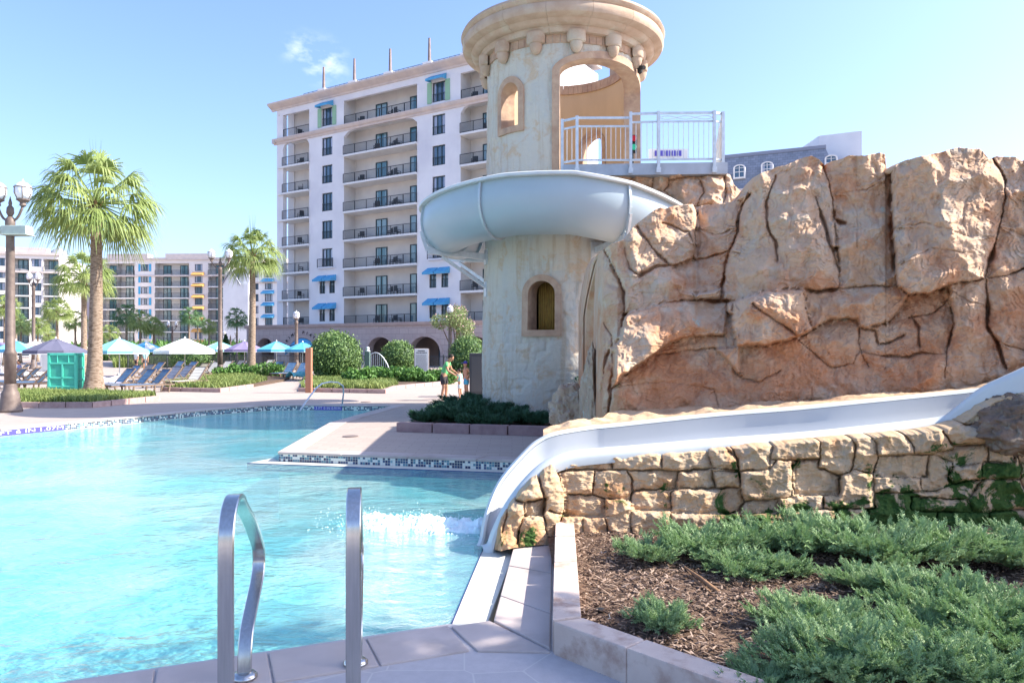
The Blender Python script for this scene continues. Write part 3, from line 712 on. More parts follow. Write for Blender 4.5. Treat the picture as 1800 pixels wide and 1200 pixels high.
cliff_top = [(1040, 455), (1058, 440), (1076, 425), (1100, 420), (1112, 400), (1130, 384), (1160, 366), (1218, 358), (1224, 372), (1232, 362), (1290, 356), (1306, 352), (1318, 330), (1335, 306), (1360, 296), (1395, 284), (1425, 274), (1440, 280), (1450, 292), (1462, 282), (1500, 274), (1545, 268), (1556, 271), (1558, 296), (1568, 304), (1575, 290), (1610, 276), (1660, 266), (1700, 258), (1722, 262), (1740, 280), (1752, 272), (1785, 274), (1800, 282), (1850, 262), (1950, 270), (2060, 300)]
cliff_bot = [(1040, 770), (1080, 765), (1300, 745), (1500, 725), (1700, 700), (1800, 690), (2060, 670)]
cliff_d0 = [(1040, 15), (1046, 12), (1052, 10.7), (1060, 10.2), (1085, 9.85), (1300, 9.65), (1550, 9.4), (1700, 9.25), (1800, 9.2), (2060, 9.0)]
cliff_d1 = [(1040, 16), (1046, 13), (1052, 11.8), (1060, 11.4), (1085, 11.2), (1130, 11.4), (1225, 11.7), (1300, 11.1), (1340, 10.8), (1440, 10.6), (1550, 10.3), (1700, 10.1), (1800, 10.1), (2060, 9.9)]
relief('rock_formation', (1040, 2060), cliff_top, cliff_bot, cliff_d0, cliff_d1, cl, cliff_m, 760, 380, warp=12, seed=4, cw=3.6, wref=1.35, depth=.20, bulge=.12, bulge_px=22, rough=.07, tilt=.26, cap=3.2, capdrop=.9,
       label='tall tan and rust artificial rock cliff with deep cracks beside the tower', cat='rock formation', fine=.022)

# ledge of sand coloured rock between cliff and chute
lt = [(940, 770), (1000, 752), (1100, 748), (1300, 728), (1500, 706), (1715, 687), (1800, 660), (2000, 600)]
def ledge():
    xs = np.linspace(955, 1990, 420); far_y = np.interp(xs, [p[0] for p in lt], [p[1] for p in lt]); nf = 26
    V = []
    for j in range(nf):
        s_ = j / (nf - 1); d = np.interp(xs, [955, 1050, 1300, 1715, 1990], [8.55, 8.72, 8.80, 8.85, 8.6]) + s_ * np.interp(xs, [955, 1050, 1080, 1990], [.35, .5, 1.4, .9])
        z0 = E - (far_y - HY) / F * np.interp(xs, [955, 1050, 1300, 1715, 1990], [8.55, 8.72, 8.80, 8.85, 8.6])
        x = (xs - 900) / F * d
        z = z0 + .02 + s_ * .02 + (fbm(x * 4, d * 4, 5, 77) - .5) * .12 * min(1, s_ * 3 + .15); 
        V.append(np.stack([x, d, z], -1))
    front = V[0].copy(); front[:, 2] -= .35; V.insert(0, front); V = np.stack(V, 1); V[:, 0, 2] -= .3
    nu_, nv_ = V.shape[:2]; idx = np.arange(nu_ * nv_).reshape(nu_, nv_)
    Fq = np.stack([idx[:-1, :-1], idx[1:, :-1], idx[1:, 1:], idx[:-1, 1:]], -1).reshape(-1, 4)
    o = npmesh('rock_ledge', V.reshape(-1, 3), Fq, pm('sand_rock', (.50, .33, .20), (.58, .42, .27), 5, .9, .8, 30, c3=(.40, .24, .14), s3=2))
    tag(o, 'low sandy rock shelf running between the cliff foot and the white chute', 'rock shelf')
ledge()

# stone retaining wall under the chute
wl = []
def w2(w_, *pts): wl.append((w_, [(830 + x / 3.158, 650 + y / 3.158) for x, y in pts]))
def w3(w_, *pts): wl.append((w_, [(1250 + x / 3.273, 640 + y / 3.273) for x, y in pts]))
w2(1.1, (480, 560), (660, 552), (770, 556), (1050, 555), (1150, 562), (1330, 545), (1390, 545), (1480, 562), (1650, 555), (1690, 500), (1800, 505))
w2(1.1, (510, 688), (670, 695), (740, 712), (870, 728), (900, 667), (1120, 662), (1350, 655), (1490, 652)); w2(1, (510, 810), (620, 817), (735, 817), (760, 815)); w2(1, (880, 782), (1095, 780), (1110, 797), (1300, 800), (1400, 802), (1480, 782), (1510, 725), (1700, 715), (1780, 705))
w2(1, (775, 440), (770, 500), (778, 556)); w2(1, (1045, 430), (1055, 500), (1055, 556)); w2(1, (1308, 400), (1312, 480), (1335, 545)); w2(1, (1410, 400), (1425, 450), (1480, 500), (1482, 562)); w2(1, (1670, 430), (1650, 490), (1655, 555))
w2(1, (680, 555), (672, 695)); w2(1, (862, 560), (890, 622), (880, 728), (880, 782), (882, 910)); w2(1, (1142, 565), (1128, 658), (1103, 685), (1105, 795), (1100, 900)); w2(1, (1330, 560), (1352, 652)); w2(1, (1484, 562), (1490, 655), (1510, 725)); w2(1, (1780, 505), (1775, 640), (1790, 705))
w2(1, (738, 715), (735, 815), (760, 905)); w2(1, (615, 817), (620, 925)); w2(1.3, (360, 530), (382, 640), (410, 722), (395, 790), (420, 930)); w2(1.2, (440, 500), (480, 580), (512, 690), (505, 800), (470, 915)); w2(1, (430, 780), (505, 800))
w2(1.1, (200, 700), (250, 725), (292, 732), (385, 715)); w2(1, (292, 732), (290, 812), (402, 812)); w2(1.1, (285, 810), (265, 870), (250, 960)); w2(.8, (205, 660), (200, 760), (170, 900)); w2(1, (1705, 717), (1712, 800)); w2(1, (1480, 790), (1500, 860), (1500, 900)); w2(.9, (520, 450), (515, 555))
w3(1, (95, 450), (150, 545), (162, 620), (165, 710), (190, 790), (160, 855), (165, 950)); w3(1, (0, 612), (160, 617), (330, 605), (352, 480), (360, 440)); w3(1, (345, 550), (480, 552), (620, 545)); w3(1, (622, 400), (626, 545), (615, 590)); w3(1, (465, 555), (470, 650), (462, 755)); w3(1, (610, 590), (730, 640), (800, 625), (820, 570), (830, 480), (795, 400))
w3(1, (820, 602), (930, 627), (962, 540), (950, 450), (895, 390)); w3(1, (962, 530), (1165, 520), (1170, 480), (1110, 400)); w3(1, (930, 627), (940, 750), (940, 830)); w3(1, (190, 787), (380, 775), (462, 757), (640, 752), (735, 755), (742, 640)); w3(1, (382, 780), (402, 852), (640, 832), (935, 832)); w3(1, (645, 755), (648, 830))
w3(1, (0, 860), (402, 855)); w3(1, (900, 840), (905, 960)); w3(1, (1170, 520), (1250, 525), (1392, 490), (1398, 470), (1335, 390)); w3(1, (1250, 530), (1240, 640), (1200, 652), (940, 650)); w3(1, (1200, 652), (1212, 730), (940, 745)); w3(1, (1290, 525), (1390, 562), (1392, 602), (1362, 642), (1385, 690), (1300, 730), (1212, 730))
w3(1.2, (1398, 470), (1600, 457), (1612, 400), (1570, 370), (1450, 345)); w3(1, (1380, 592), (1590, 562), (1600, 457)); w3(1, (1612, 460), (1740, 472), (1750, 560), (1680, 572), (1590, 562)); w3(1.1, (1745, 460), (1785, 600), (1780, 660), (1560, 660), (1560, 570)); w3(.9, (1385, 690), (1560, 660), (1480, 780), (1150, 760)); w3(.9, (1150, 760), (1150, 840), (1300, 850), (1600, 850), (1800, 830)); w3(.9, (1480, 780), (1500, 850)); w3(.9, (1780, 660), (1800, 720)); w3(.9, (1300, 850), (1300, 960)); w3(.9, (1600, 850), (1600, 960)); w3(1, (720, 835), (720, 960)); w3(1, (430, 855), (420, 960))
for k in range(6):
    x = 1820 + k * 46; wl.append((1, [(x, 780), (x + 8, 940)])); wl.append((1, [(x, 830 + (k % 2) * 20), (x + 46, 832 + (k % 2) * 20)])); wl.append((1, [(x, 885 - (k % 2) * 15), (x + 46, 885 - (k % 2) * 15)]))
wt = [(862, 962), (868, 945), (880, 917), (892, 897), (910, 874), (935, 848), (955, 832), (980, 815), (1005, 808), (1100, 804), (1250, 793), (1500, 771), (1600, 764), (1660, 756), (1690, 746), (1720, 726), (1750, 706), (1800, 690), (1850, 655), (2060, 625)]
wb = [(862, 964), (880, 968), (905, 962), (940, 958), (985, 955), (1100, 952), (2060, 950)]
wd0 = [(862, 7.9), (868, 7.35), (880, 7.17), (930, 7.25), (985, 7.42), (2060, 7.55)]
wd1 = [(862, 8.0), (868, 7.5), (880, 7.3), (930, 7.4), (985, 7.58), (1690, 7.62), (1800, 7.4), (2060, 7.3)]
relief('stone_wall', (862, 2060), wt, wb, wd0, wd1, wl, wall_m, 840, 200, warp=10, seed=9, cw=2.1, fsz=30, depth=.08, bulge=.05, bulge_px=8, rough=.016, tilt=.065, cap=.42, capdrop=.03,
       label='mossy stacked block retaining wall carrying the lower slide chute', cat='stone wall', facet=1.3, fine=.012)
# big lichen covered boulder at the right end of the wall
def boulder(name, c, rx, ry, rz, m, seed, label, cat='boulder', group=None, sub=6, rotz=0, amp=.34, flat=True):
    bm = bmesh.new(); bmesh.ops.create_icosphere(bm, subdivisions=sub, radius=1)
    rs = np.random.RandomState(seed); pl = [(Vector(rs.normal(size=3)).normalized(), rs.uniform(.62, .92)) for _ in range(14)]
    from mathutils import noise as mn
    for v in bm.verts:
        p = v.co.copy()
        for nn, dd_ in pl:
            q = p.dot(nn)
            if q > dd_: p -= nn * (q - dd_) * .9
        p += p.normalized() * (mn.fractal(p * 1.7 + Vector((seed, 0, 0)), .6, 2, 5) * amp * .5 + mn.fractal(p * 6, .75, 2, 5) * .045)
        v.co = Vector((p.x * rx, p.y * ry, p.z * rz))
    me = bpy.data.meshes.new(name); bm.to_mesh(me); bm.free(); me.materials.append(m)
    me.polygons.foreach_set('use_smooth', [True] * len(me.polygons))
    o = bpy.data.objects.new(name, me); COL.objects.link(o); o.location = c; o.rotation_euler = (0, 0, rotz)
    return tag(o, label, cat, group)
boulder('boulder', P(1822, 752, 7.55), .62, .42, .36, dark_rock, 5, 'dark lichen spotted boulder at the right end of the stone wall under the chute')
# rocks at the foot of the tower
boulder('boulder', P(1004, 728, 13.2), .42, .5, .52, rock_mat('tan_boulder_rock', (.36, .26, .18), (.42, .31, .22), (.34, .20, .12), (.40, .37, .31), 0, (.2, .8), 2), 8, 'grey tan slanting boulder between the tower foot and the cliff', rotz=.5)
boulder('boulder', P(1042, 705, 12.6), .22, .6, 1.0, bpy.data.materials['tan_boulder_rock'], 12, 'narrow upright rock wedged against the left end of the cliff')
# terrace of blocks under the slide platform
tl = []
def t5(w_, *pts): tl.append((w_, [(720 + x / 2.857, y / 2.857) for x, y in pts]))
t5(1, (1110, 870), (1120, 930)); t5(1, (1225, 870), (1215, 945), (1120, 930)); t5(1, (1300, 870), (1300, 935), (1275, 960), (1200, 950)); t5(1, (1300, 905), (1370, 890), (1450, 885), (1600, 870)); t5(1, (1370, 870), (1365, 892)); t5(1, (1450, 868), (1450, 885))
t5(1, (1275, 960), (1330, 1000), (1340, 1040)); t5(1, (1580, 880), (1590, 980), (1570, 1030)); t5(1, (1430, 1050), (1440, 1140), (1430, 1200)); t5(1, (1340, 1040), (1440, 1035), (1570, 1030), (1657, 1010)); t5(.8, (1450, 890), (1480, 960), (1440, 1035))
relief('rock_terrace', (1066, 1330), [(1066, 306), (1270, 303), (1283, 306), (1290, 322), (1312, 345), (1330, 362)], [(1066, 470), (1330, 470)], [(1066, 19.95), (1180, 19.6), (1200, 18.7), (1330, 17.5)], [(1066, 19.75), (1200, 19.5), (1300, 19.2), (1330, 18.6)], tl, cliff_m, 240, 150, warp=10, seed=21, cw=1.9, fsz=34, depth=.25, bulge=.2, bulge_px=12, rough=.11, tilt=.14, cap=3.5, capdrop=.1,
       label='stepped tan rock blocks holding up the slide platform above the cliff', cat='rock terrace', fine=.03)
# ======================= tower =======================
TC = Vector((1.49, 22.0, 0)); TR = 2.24; TRB = 2.42; TIN = .38
def tR(z): return TRB + (TR - TRB) * min(1, max(0, z / 7.0))
def tp(th, r, z): return Vector((TC.x + r * math.sin(th), TC.y - r * math.cos(th), z))
def tower_mat():
    m, n, l, b = nodes('tower_plaster')
    t = n.new('ShaderNodeTexCoord'); v = t.outputs['Object']; mp = n.new('ShaderNodeMapping'); mp.inputs['Scale'].default_value = (1, 1, .35); l.new(v, mp.inputs[0])
    n1 = noise(n, l, mp.outputs[0], 1.3, 7, .62, .4); n2 = noise(n, l, v, 2.2, 7, .65, .8); n3 = noise(n, l, v, 25, 6, .7)
    c = mix(n, l, rng(n, l, n1.outputs[0], .36, .64), (.58, .54, .44), (.50, .50, .45))
    c = mix(n, l, rng(n, l, n2.outputs[0], .53, .63, 0, .8), c, (.52, .38, .24))
    mp2 = n.new('ShaderNodeMapping'); mp2.inputs['Scale'].default_value = (5, 5, .25); l.new(v, mp2.inputs[0]); n5 = noise(n, l, mp2.outputs[0], 1.2, 5, .6)
    c = mix(n, l, rng(n, l, n5.outputs[0], .52, .66, 0, .55), c, (.40, .30, .19))
    n4 = noise(n, l, v, 3.4, 6, .7, .5); c = mix(n, l, rng(n, l, n4.outputs[0], .58, .66, 0, .6), c, (.58, .56, .49))
    c = mix(n, l, rng(n, l, n3.outputs[0], .3, .7, 0, .35), c, (.60, .55, .44))
    l.new(c, b.inputs['Base Color']); b.inputs['Roughness'].default_value = .9; b.inputs['Specular IOR Level'].default_value = .15
    bp = n.new('ShaderNodeBump'); bp.inputs['Strength'].default_value = .8; bp.inputs['Distance'].default_value = .035; nb = noise(n, l, v, 11, 8, .66); l.new(nb.outputs[0], bp.inputs['Height']); l.new(bp.outputs[0], b.inputs['Normal'])
    return m
tower_m = tower_mat()
inner_m = pm('tower_inner_plaster', (.58, .44, .28), (.52, .39, .25), 1.5, .9, .2, 20, stretch=(1, 1, .3))
trim2 = pm('rim_stone', (.42, .30, .21), (.50, .38, .28), 2.2, .85, .7, 14, c3=(.50, .43, .33), s3=1.4)
def arch(cx_, w_, zb, zs, rise, n=14):   # outline in (arc length, z), clockwise from bottom left
    pts = [(cx_ - w_ / 2, zb), (cx_ - w_ / 2, zs)]
    for i in range(1, n):
        a = math.pi * (1 - i / n); pts.append((cx_ + math.cos(a) * w_ / 2, zs + math.sin(a) * rise))
    pts += [(cx_ + w_ / 2, zs), (cx_ + w_ / 2, zb)]
    return pts
OPEN = [ # theta centre, width (m along arc), z bottom, spring, rise, frame width
    (R(-43.3), .62, 8.05, 8.95, .31, .17),
    (R(36.2), R(83.5) * TR, 6.6, 9.36, .42, .20),
    (R(144), .86, 6.6, 8.30, .43, .16),
    (R(-17.5), .70, 2.46, 3.42, .35, .17)]
def inside(th, z, grow=0.0):
    m = np.zeros(th.shape, bool)
    for (tc_, w_, zb, zs, rise, fw) in OPEN:
        s_ = ((th - tc_ + math.pi) % (2 * math.pi) - math.pi) * TR
        hw_ = w_ / 2 + grow
        top = zs + (rise + grow) * np.sqrt(np.clip(1 - (s_ / hw_) ** 2, 0, 1))
        m |= (np.abs(s_) < hw_) & (z > zb - grow) & (z < top)
    return m
tower = empty('castle_tower', TC, 0, 'round weathered cream plaster tower with an open top and a heavy tan stone rim', 'tower')
def shell(nm, r_of, nth, nz_, z1, m, disp):
    th = np.linspace(-math.pi, math.pi, nth + 1); zz = np.linspace(0.05, z1, nz_ + 1)
    T_, Z_ = np.meshgrid(th, zz, indexing='ij'); Rr = r_of(Z_)
    if disp:
        ax_ = np.cos(T_) * TR; ay_ = np.sin(T_) * TR
        u = T_ * TR
        pn_ = fbm(u * .9 + 40, Z_ * .8, 5, 51); pm_ = np.clip((pn_ - .57) * 14, 0, 1); u = u + .35 * (fbm(u * 1.9, Z_ * 1.9, 3, 55) - .5); Zw = Z_ + .25 * (fbm(u * 1.7 + 9, Z_ * 1.7, 3, 57) - .5)   # fallen plaster
        low = np.clip((1.9 - Z_) / 1.2, 0, 1) * np.clip((fbm(u * 1.3, Z_ * 1.3, 4, 8) - .42) * 10, 0, 1)
        pm_ = np.maximum(pm_, low)
        bx = np.floor(u / .42 + np.floor(Zw / .27) * .5); fx = np.abs((u / .42 + np.floor(Zw / .27) * .5) - bx - .5) * 2; fz = np.abs(Zw / .27 - np.floor(Zw / .27) - .5) * 2
        jt = np.maximum(fx, fz) > .86
        Rr = Rr + .03 * (fbm(u * 2, Z_ * 2, 5, 60) - .5) * 2 - pm_ * (.03 + .02 * jt) + .02 * (fbm(u * 7, Z_ * 7, 4, 61) - .5)
        seam = (T_ == math.pi); Rr[-1] = Rr[0]
    V = np.stack([TC.x + Rr * np.sin(T_), TC.y - Rr * np.cos(T_), Z_], -1)
    tm = (T_[:-1, :-1] + T_[1:, 1:]) / 2; zm = (Z_[:-1, :-1] + Z_[1:, 1:]) / 2
    keep = ~inside(tm, zm, .05)
    idx = np.arange((nth + 1) * (nz_ + 1)).reshape(nth + 1, nz_ + 1)
    Fq = np.stack([idx[:-1, :-1], idx[1:, :-1], idx[1:, 1:], idx[:-1, 1:]], -1)[keep]
    if not disp: Fq = Fq[:, ::-1]
    return npmesh(nm, V.reshape(-1, 3), Fq, m, tower)
shell('wall', lambda z: TRB + (TR - TRB) * np.clip(z / 7, 0, 1), 460, 280, 10.4, tower_m, True)
shell('inner_wall', lambda z: TRB + (TR - TRB) * np.clip(z / 7, 0, 1) - TIN, 240, 140, 10.3, inner_m, False)
def opening_frame(o, nm='window_surround'):
    tc_, w_, zb, zs, rise, fw = o
    a = arch(0, w_, zb, zs, rise, 20); 
    m = MB()
    closed = nm == 'window_surround' and zb != 6.6
    outr = []
    for i, p in enumerate(a):
        if i == 0: outr.append((p[0] - fw, p[1] - (fw if closed else 0)))
        elif i == len(a) - 1: outr.append((p[0] + fw, p[1] - (fw if closed else 0)))
        elif p[1] <= zs + 1e-6: outr.append((p[0] + math.copysign(fw, p[0]), p[1]))
        else:
            an = math.atan2((p[1] - zs) / rise, p[0] / (w_ / 2)); outr.append((math.cos(an) * (w_ / 2 + fw), zs + math.sin(an) * (rise + fw)))
    def q(p, r): return tp(tc_ + p[0] / TR, r, p[1])
    n_ = len(a); rng_ = range(n_ if closed else n_ - 1)
    for i in rng_:
        j = (i + 1) % n_
        K = 1
        if abs(a[i][0] - a[j][0]) > .3: K = 8
        for k in range(K):
            L_ = lambda s, e, t: (s[0] + (e[0] - s[0]) * t, s[1] + (e[1] - s[1]) * t)
            p0, p1, o0, o1 = L_(a[i], a[j], k / K), L_(a[i], a[j], (k + 1) / K), L_(outr[i], outr[j], k / K), L_(outr[i], outr[j], (k + 1) / K)
            ro0 = tR(p0[1]) + .06; ro1 = tR(p1[1]) + .06; ri = TR - TIN - .04
            m.quad(q(p0, ro0), q(p1, ro1), q(o1, ro1), q(o0, ro0)); m.quad(q(o0, ro0), q(o1, ro1), q(o1, ro1 - .12), q(o0, ro0 - .12))
            m.quad(q(p0, ro0), q(p1, ro1), q(p1, ri), q(p0, ri)); m.quad(q(p0, ri), q(p1, ri), q(o1, ri), q(o0, ri))
            m.quad(q(o0, ri), q(o1, ri), q(o1, ri + .1), q(o0, ri + .1))
    return m.build(nm, trim_stone, tower, fix=True)
opening_frame(OPEN[0]); opening_frame(OPEN[3]); opening_frame(OPEN[1], 'doorway_surround'); opening_frame(OPEN[2], 'doorway_surround')
# top ring of trim seen inside
m = MB()
for k in range(72):
    a0, a1 = R(k * 5), R(k * 5 + 4.7)
    for r0, r1, z0, z1 in ((TR - TIN - .05, TR + .03, 10.12, 10.40),):
        vs = [tp(a, r, z) for z in (z0, z1) for a in (a0, a1) for r in (r0, r1)]
        m.add(vs, [(0, 1, 3, 2), (4, 6, 7, 5), (0, 4, 5, 1), (2, 3, 7, 6), (0, 2, 6, 4), (1, 5, 7, 3)])
m.build('coping_ring', trim_stone, tower, fix=True)
# heavy rim, front three quarters
prof = [(2.16, 10.34), (2.40, 10.36), (2.44, 10.42), (2.46, 10.50), (2.60, 10.52), (2.66, 10.56), (2.70, 10.62), (2.84, 10.64), (2.92, 10.68), (2.96, 10.76), (2.95, 10.90), (2.92, 10.95), (2.96, 10.98), (3.0, 11.06), (2.96, 11.14), (2.3, 11.16), (2.16, 11.1)]
m = MB()
for s0 in np.arange(-132, 132, 24):
    path = []
    for k in range(0, 13):
        a = R(s0 + .07 + k * (23.86 / 12)); path.append((Vector((TC.x, TC.y, 0)), Vector((math.sin(a), -math.cos(a), 0)), Vector((0, 0, 1))))
    m.sweep(path, prof, closed=True)
rimo = m.build('rim', trim2, tower, fix=True, smooth=True)
md = rimo.modifiers.new('e', 'EDGE_SPLIT'); md.split_angle = R(32)
for k in range(-5, 6):
    a = R(5.5 + 27 * k)
    if abs(math.degrees(a)) > 128: continue
    m = MB(); rx = Vector((math.sin(a), -math.cos(a), 0)); tx_ = Vector((math.cos(a), math.sin(a), 0)); c = Vector((TC.x, TC.y, 0))
    # rounded block then ball
    pr = []
    for q in range(9):
        b_ = math.pi * q / 8; pr.append((.26 * math.cos(b_), .20 * math.sin(b_)))
    def ring(z, s_): return [c + rx * (TR + .02 + y * s_ + .06) + tx_ * (x * s_) + Vector((0, 0, z)) for x, y in pr] 
    base_ = [c + rx * (TR - .08) + tx_ * x + Vector((0, 0, 0)) for x in (-.26, .26)]
    zs_ = [(10.40, 1.0), (10.16, 1.0), (10.12, .94), (10.10, .72)]
    vs = []; 
    for z, s_ in zs_: vs += ring(z, s_)
    n_ = len(pr); fs = []
    for i in range(len(zs_) - 1):
        for q in range(n_ - 1): fs.append((i * n_ + q, i * n_ + q + 1, (i + 1) * n_ + q + 1, (i + 1) * n_ + q))
        fs.append((i * n_ + n_ - 1, i * n_, (i + 1) * n_, (i + 1) * n_ + n_ - 1))
    fs.append(tuple(range((len(zs_) - 1) * n_, len(zs_) * n_))); m.add(vs, fs)
    cc = c + rx * (TR + .08) + Vector((0, 0, 10.10)); vs = []; fs = []
    for i in range(7):
        ph = math.pi / 2 * i / 6
        for q in range(14):
            t_ = 2 * math.pi * q / 14; vs.append(cc + (tx_ * math.cos(t_) + rx * math.sin(t_)) * .175 * math.cos(ph) - Vector((0, 0, .27 * math.sin(ph))))
    for i in range(6):
        for q in range(14): fs.append((i * 14 + q, i * 14 + (q + 1) % 14, (i + 1) * 14 + (q + 1) % 14, (i + 1) * 14 + q))
    m.add(vs, fs); m.build('corbel', trim2, tower, smooth=True, fix=True).modifiers.new('e', 'EDGE_SPLIT').split_angle = R(50)
# slats inside the lower window
m = MB()
for k in range(9):
    a = R(-17.5) + (k - 4) * .075 / 1.9; m.tube([tp(a, 1.62, 2.2), tp(a, 1.62, 3.9)], .034, 8)
m.build('window_slats', pm('ochre_slat', (.42, .26, .06), (.34, .20, .05), 8, .7), tower, smooth=True)
# floor inside the tower at the platform and a floor lower down
m = MB(); m.lathe([(TR - TIN + .02, 6.50), (TR - TIN + .02, 6.60)], TC.x, TC.y, 48); m.build('inner_floor', steel_gal, tower)
# security camera under the rim
m = MB(); a = R(62)
m.tube([tp(a, TR, 9.95), tp(a, TR + .16, 9.9)], .03, 8); m.tube([tp(a, TR + .10, 9.90), tp(a - .06, TR + .34, 9.80)], .06, 10); m.lathe([(.02, 9.7), (.07, 9.74), (.08, 9.82)], tp(a, TR + .16, 0).x, tp(a, TR + .16, 0).y, 12)
tag(m.build('security_camera', rubber), 'small black camera fixed high on the tower wall right of the rim corbels', 'camera')

# ======================= slide platform =======================
plat = empty('slide_platform', (3.4, 19.4, 6.6), 0, 'raised grey metal deck with tall picket railing beside the tower opening', 'platform')
def XP(px, d): return (px - 900) / F * d
m = MB(); x0, x1 = XP(991, 19.35), XP(1279, 19.2)
m.prism([(x0, 19.45), (x1, 19.2), (x1 + .25, 23.0), (x0 + 1.2, 23.4), (x0 + .3, 21)], 6.50, 6.80)
m.build('deck', pm('platform_fascia', (.42, .47, .52), (.36, .40, .44), 3, .5, metal=.3), plat, fix=True)
def railing(pts, posts, h, name='railing', cross=True, parent=plat, base=6.84):
    m = MB()
    for (a, b_) in zip(pts[:-1], pts[1:]):
        a = Vector(a); b_ = Vector(b_); ln = (b_ - a).length
        m.bar(a + Vector((0, 0, h)), b_ + Vector((0, 0, h)), .055, .055); m.bar(a + Vector((0, 0, h - .22)), b_ + Vector((0, 0, h - .22)), .04, .045); m.bar(a + Vector((0, 0, .08)), b_ + Vector((0, 0, .08)), .04, .045)
        k = max(2, int(ln / .125))
        for i in range(1, k):
            p = a.lerp(b_, i / k); m.tube([p + Vector((0, 0, .08)), p + Vector((0, 0, h - .22))], .0085, 6)
        d_ = (b_ - a).normalized(); nb_ = 26
        if cross:
            for sg in (1, -1):
                pp = []
                for i in range(nb_ + 1):
                    t_ = i / nb_; pp.append(a.lerp(b_, t_) + Vector((0, 0, h - .12 + sg * .045 * math.sin(t_ * math.pi * 3))))
                m.tube(pp, .008, 5)
    return m.build(name, steel_gal, parent)
yf = 19.32
RP = [Vector((XP(988, 19.6), 19.6, 6.8)), Vector((XP(1014, yf), yf, 6.8)), Vector((XP(1108, yf), yf - .01, 6.8)), Vector((XP(1157, 19.25), 19.25, 6.8)), Vector((XP(1255, 19.2), 19.2, 6.8)), Vector((XP(1270, 19.3), 19.3, 6.8)), Vector((XP(1270, 19.3) + .75, 22.6, 6.8))]
for i in range(len(RP) - 1): railing([RP[i], RP[i + 1]], None, 1.28 if i > 1 else 1.18, cross=(i in (3,)))
railing([Vector((2.4, 23.0, 6.8)), Vector((XP(1270, 19.3) + .75, 22.6, 6.8))], None, .72, 'rear_railing', False)
for i, p in enumerate(RP[:6]):
    m = MB(); m.bar(p + Vector((0, -.04, -.26)), p + Vector((0, -.04, 1.32 if i > 1 else 1.22)), .075, .075); m.box(p.x - .06, p.x + .06, p.y - .09, p.y - .03, 6.52, 6.66)
    m.build('railing_post', steel_gal, plat)
m = MB(); pb_ = P(1173, 271, 22.2)
for k in range(5): m.box(pb_.x - .38 + k * .17, pb_.x - .26 + k * .17, pb_.y - .02, pb_.y, pb_.z - .06, pb_.z + .10)
mm_ = m.build('blue_panels', navy_m, None); tag(mm_, 'row of small dark blue panels on the rear rail of the slide platform', 'sign')
m = MB(); m.box(pb_.x - .55, pb_.x + .62, pb_.y + .02, pb_.y + .05, pb_.z - .14, pb_.z + .16); o = m.build('backing_board', white_m); o.parent = mm_
# signal light
c = P(1114, 250, 19.9)
sg = empty('signal_light', (c.x, c.y, c.z - .2), 0, 'small red over green signal lamp at the tower doorway on the platform', 'signal light')
m = MB(); m.box(c.x - .09, c.x + .09, c.y, c.y + .12, c.z - .28, c.z + .2); m.tube([(c.x, c.y + .15, 6.8), (c.x, c.y + .15, c.z + .1)], .03, 8); m.build('housing', rubber, sg, bevel=.01)
red = pm('red_lens', (.55, .02, .03), None, rough=.3); grn = pm('green_lens', (.05, .55, .28), None, rough=.3)
for dz, mt in ((.09, red), (-.14, grn)):
    m = MB(); m.tube([(c.x, c.y + .01, c.z + dz), (c.x, c.y - .05, c.z + dz)], .075, 16); m.build('lens', mt, sg, smooth=False)

# ======================= upper flume =======================
fl = empty('water_slide', (TC.x, TC.y - 3.4, 5.2), 0, 'pale grey blue fiberglass water slide bowl curving round the front of the tower', 'water slide')
RZ = [(-165, 6.45), (-130, 6.2), (-110, 6.1), (-90, 6.04), (-75, 6.03), (-46, 6.13), (-24, 6.22), (0, 6.2), (20, 6.0), (45, 5.58), (75, 5.15), (100, 4.9)]
def rimz(t): return float(np.interp(t, [a for a, _ in RZ], [b for _, b in RZ]))
def fprof(k=0.0):
    base_ = [(4.06, -.02), (4.09, -.18), (4.12, -.42), (4.10, -.66), (4.02, -.90), (3.88, -1.10), (3.68, -1.26), (3.42, -1.33), (3.16, -1.28), (2.96, -1.12), (2.84, -.90), (2.78, -.65), (2.76, -.45)]
    # smooth
    res = []
    for i in range(len(base_) - 1):
        for q in range(3):
            t = q / 3; p0 = Vector(base_[max(0, i - 1)]); p1 = Vector(base_[i]); p2 = Vector(base_[i + 1]); p3 = Vector(base_[min(i + 2, len(base_) - 1)])
            res.append(tuple(.5 * ((2 * p1) + (p2 - p0) * t + (2 * p0 - 5 * p1 + 4 * p2 - p3) * t * t + (3 * p1 - p0 - 3 * p2 + p3) * t ** 3)))
    res.append(base_[-1])
    if k:
        o = []
        for i, p in enumerate(res):
            a = Vector(res[max(i - 1, 0)]); b_ = Vector(res[min(i + 1, len(res) - 1)]); t = (b_ - a).normalized(); o.append((p[0] - t.y * k, p[1] + t.x * k))
        return o
    return res
def fsweep(a0, a1, prof, step=1.5, closed=True, mb=None, cap=True):
    m = mb or MB(); path = []; nn = max(2, int((a1 - a0) / step)) if a1 - a0 > step else 2
    for i in range(nn + 1):
        t = a0 + (a1 - a0) * i / nn; a = R(t); path.append((Vector((TC.x, TC.y, rimz(t))), Vector((math.sin(a), -math.cos(a), 0)), Vector((0, 0, 1))))
    m.sweep(path, prof, closed=closed, cap=cap); return m
ins = fprof(); outs = fprof(-.035)
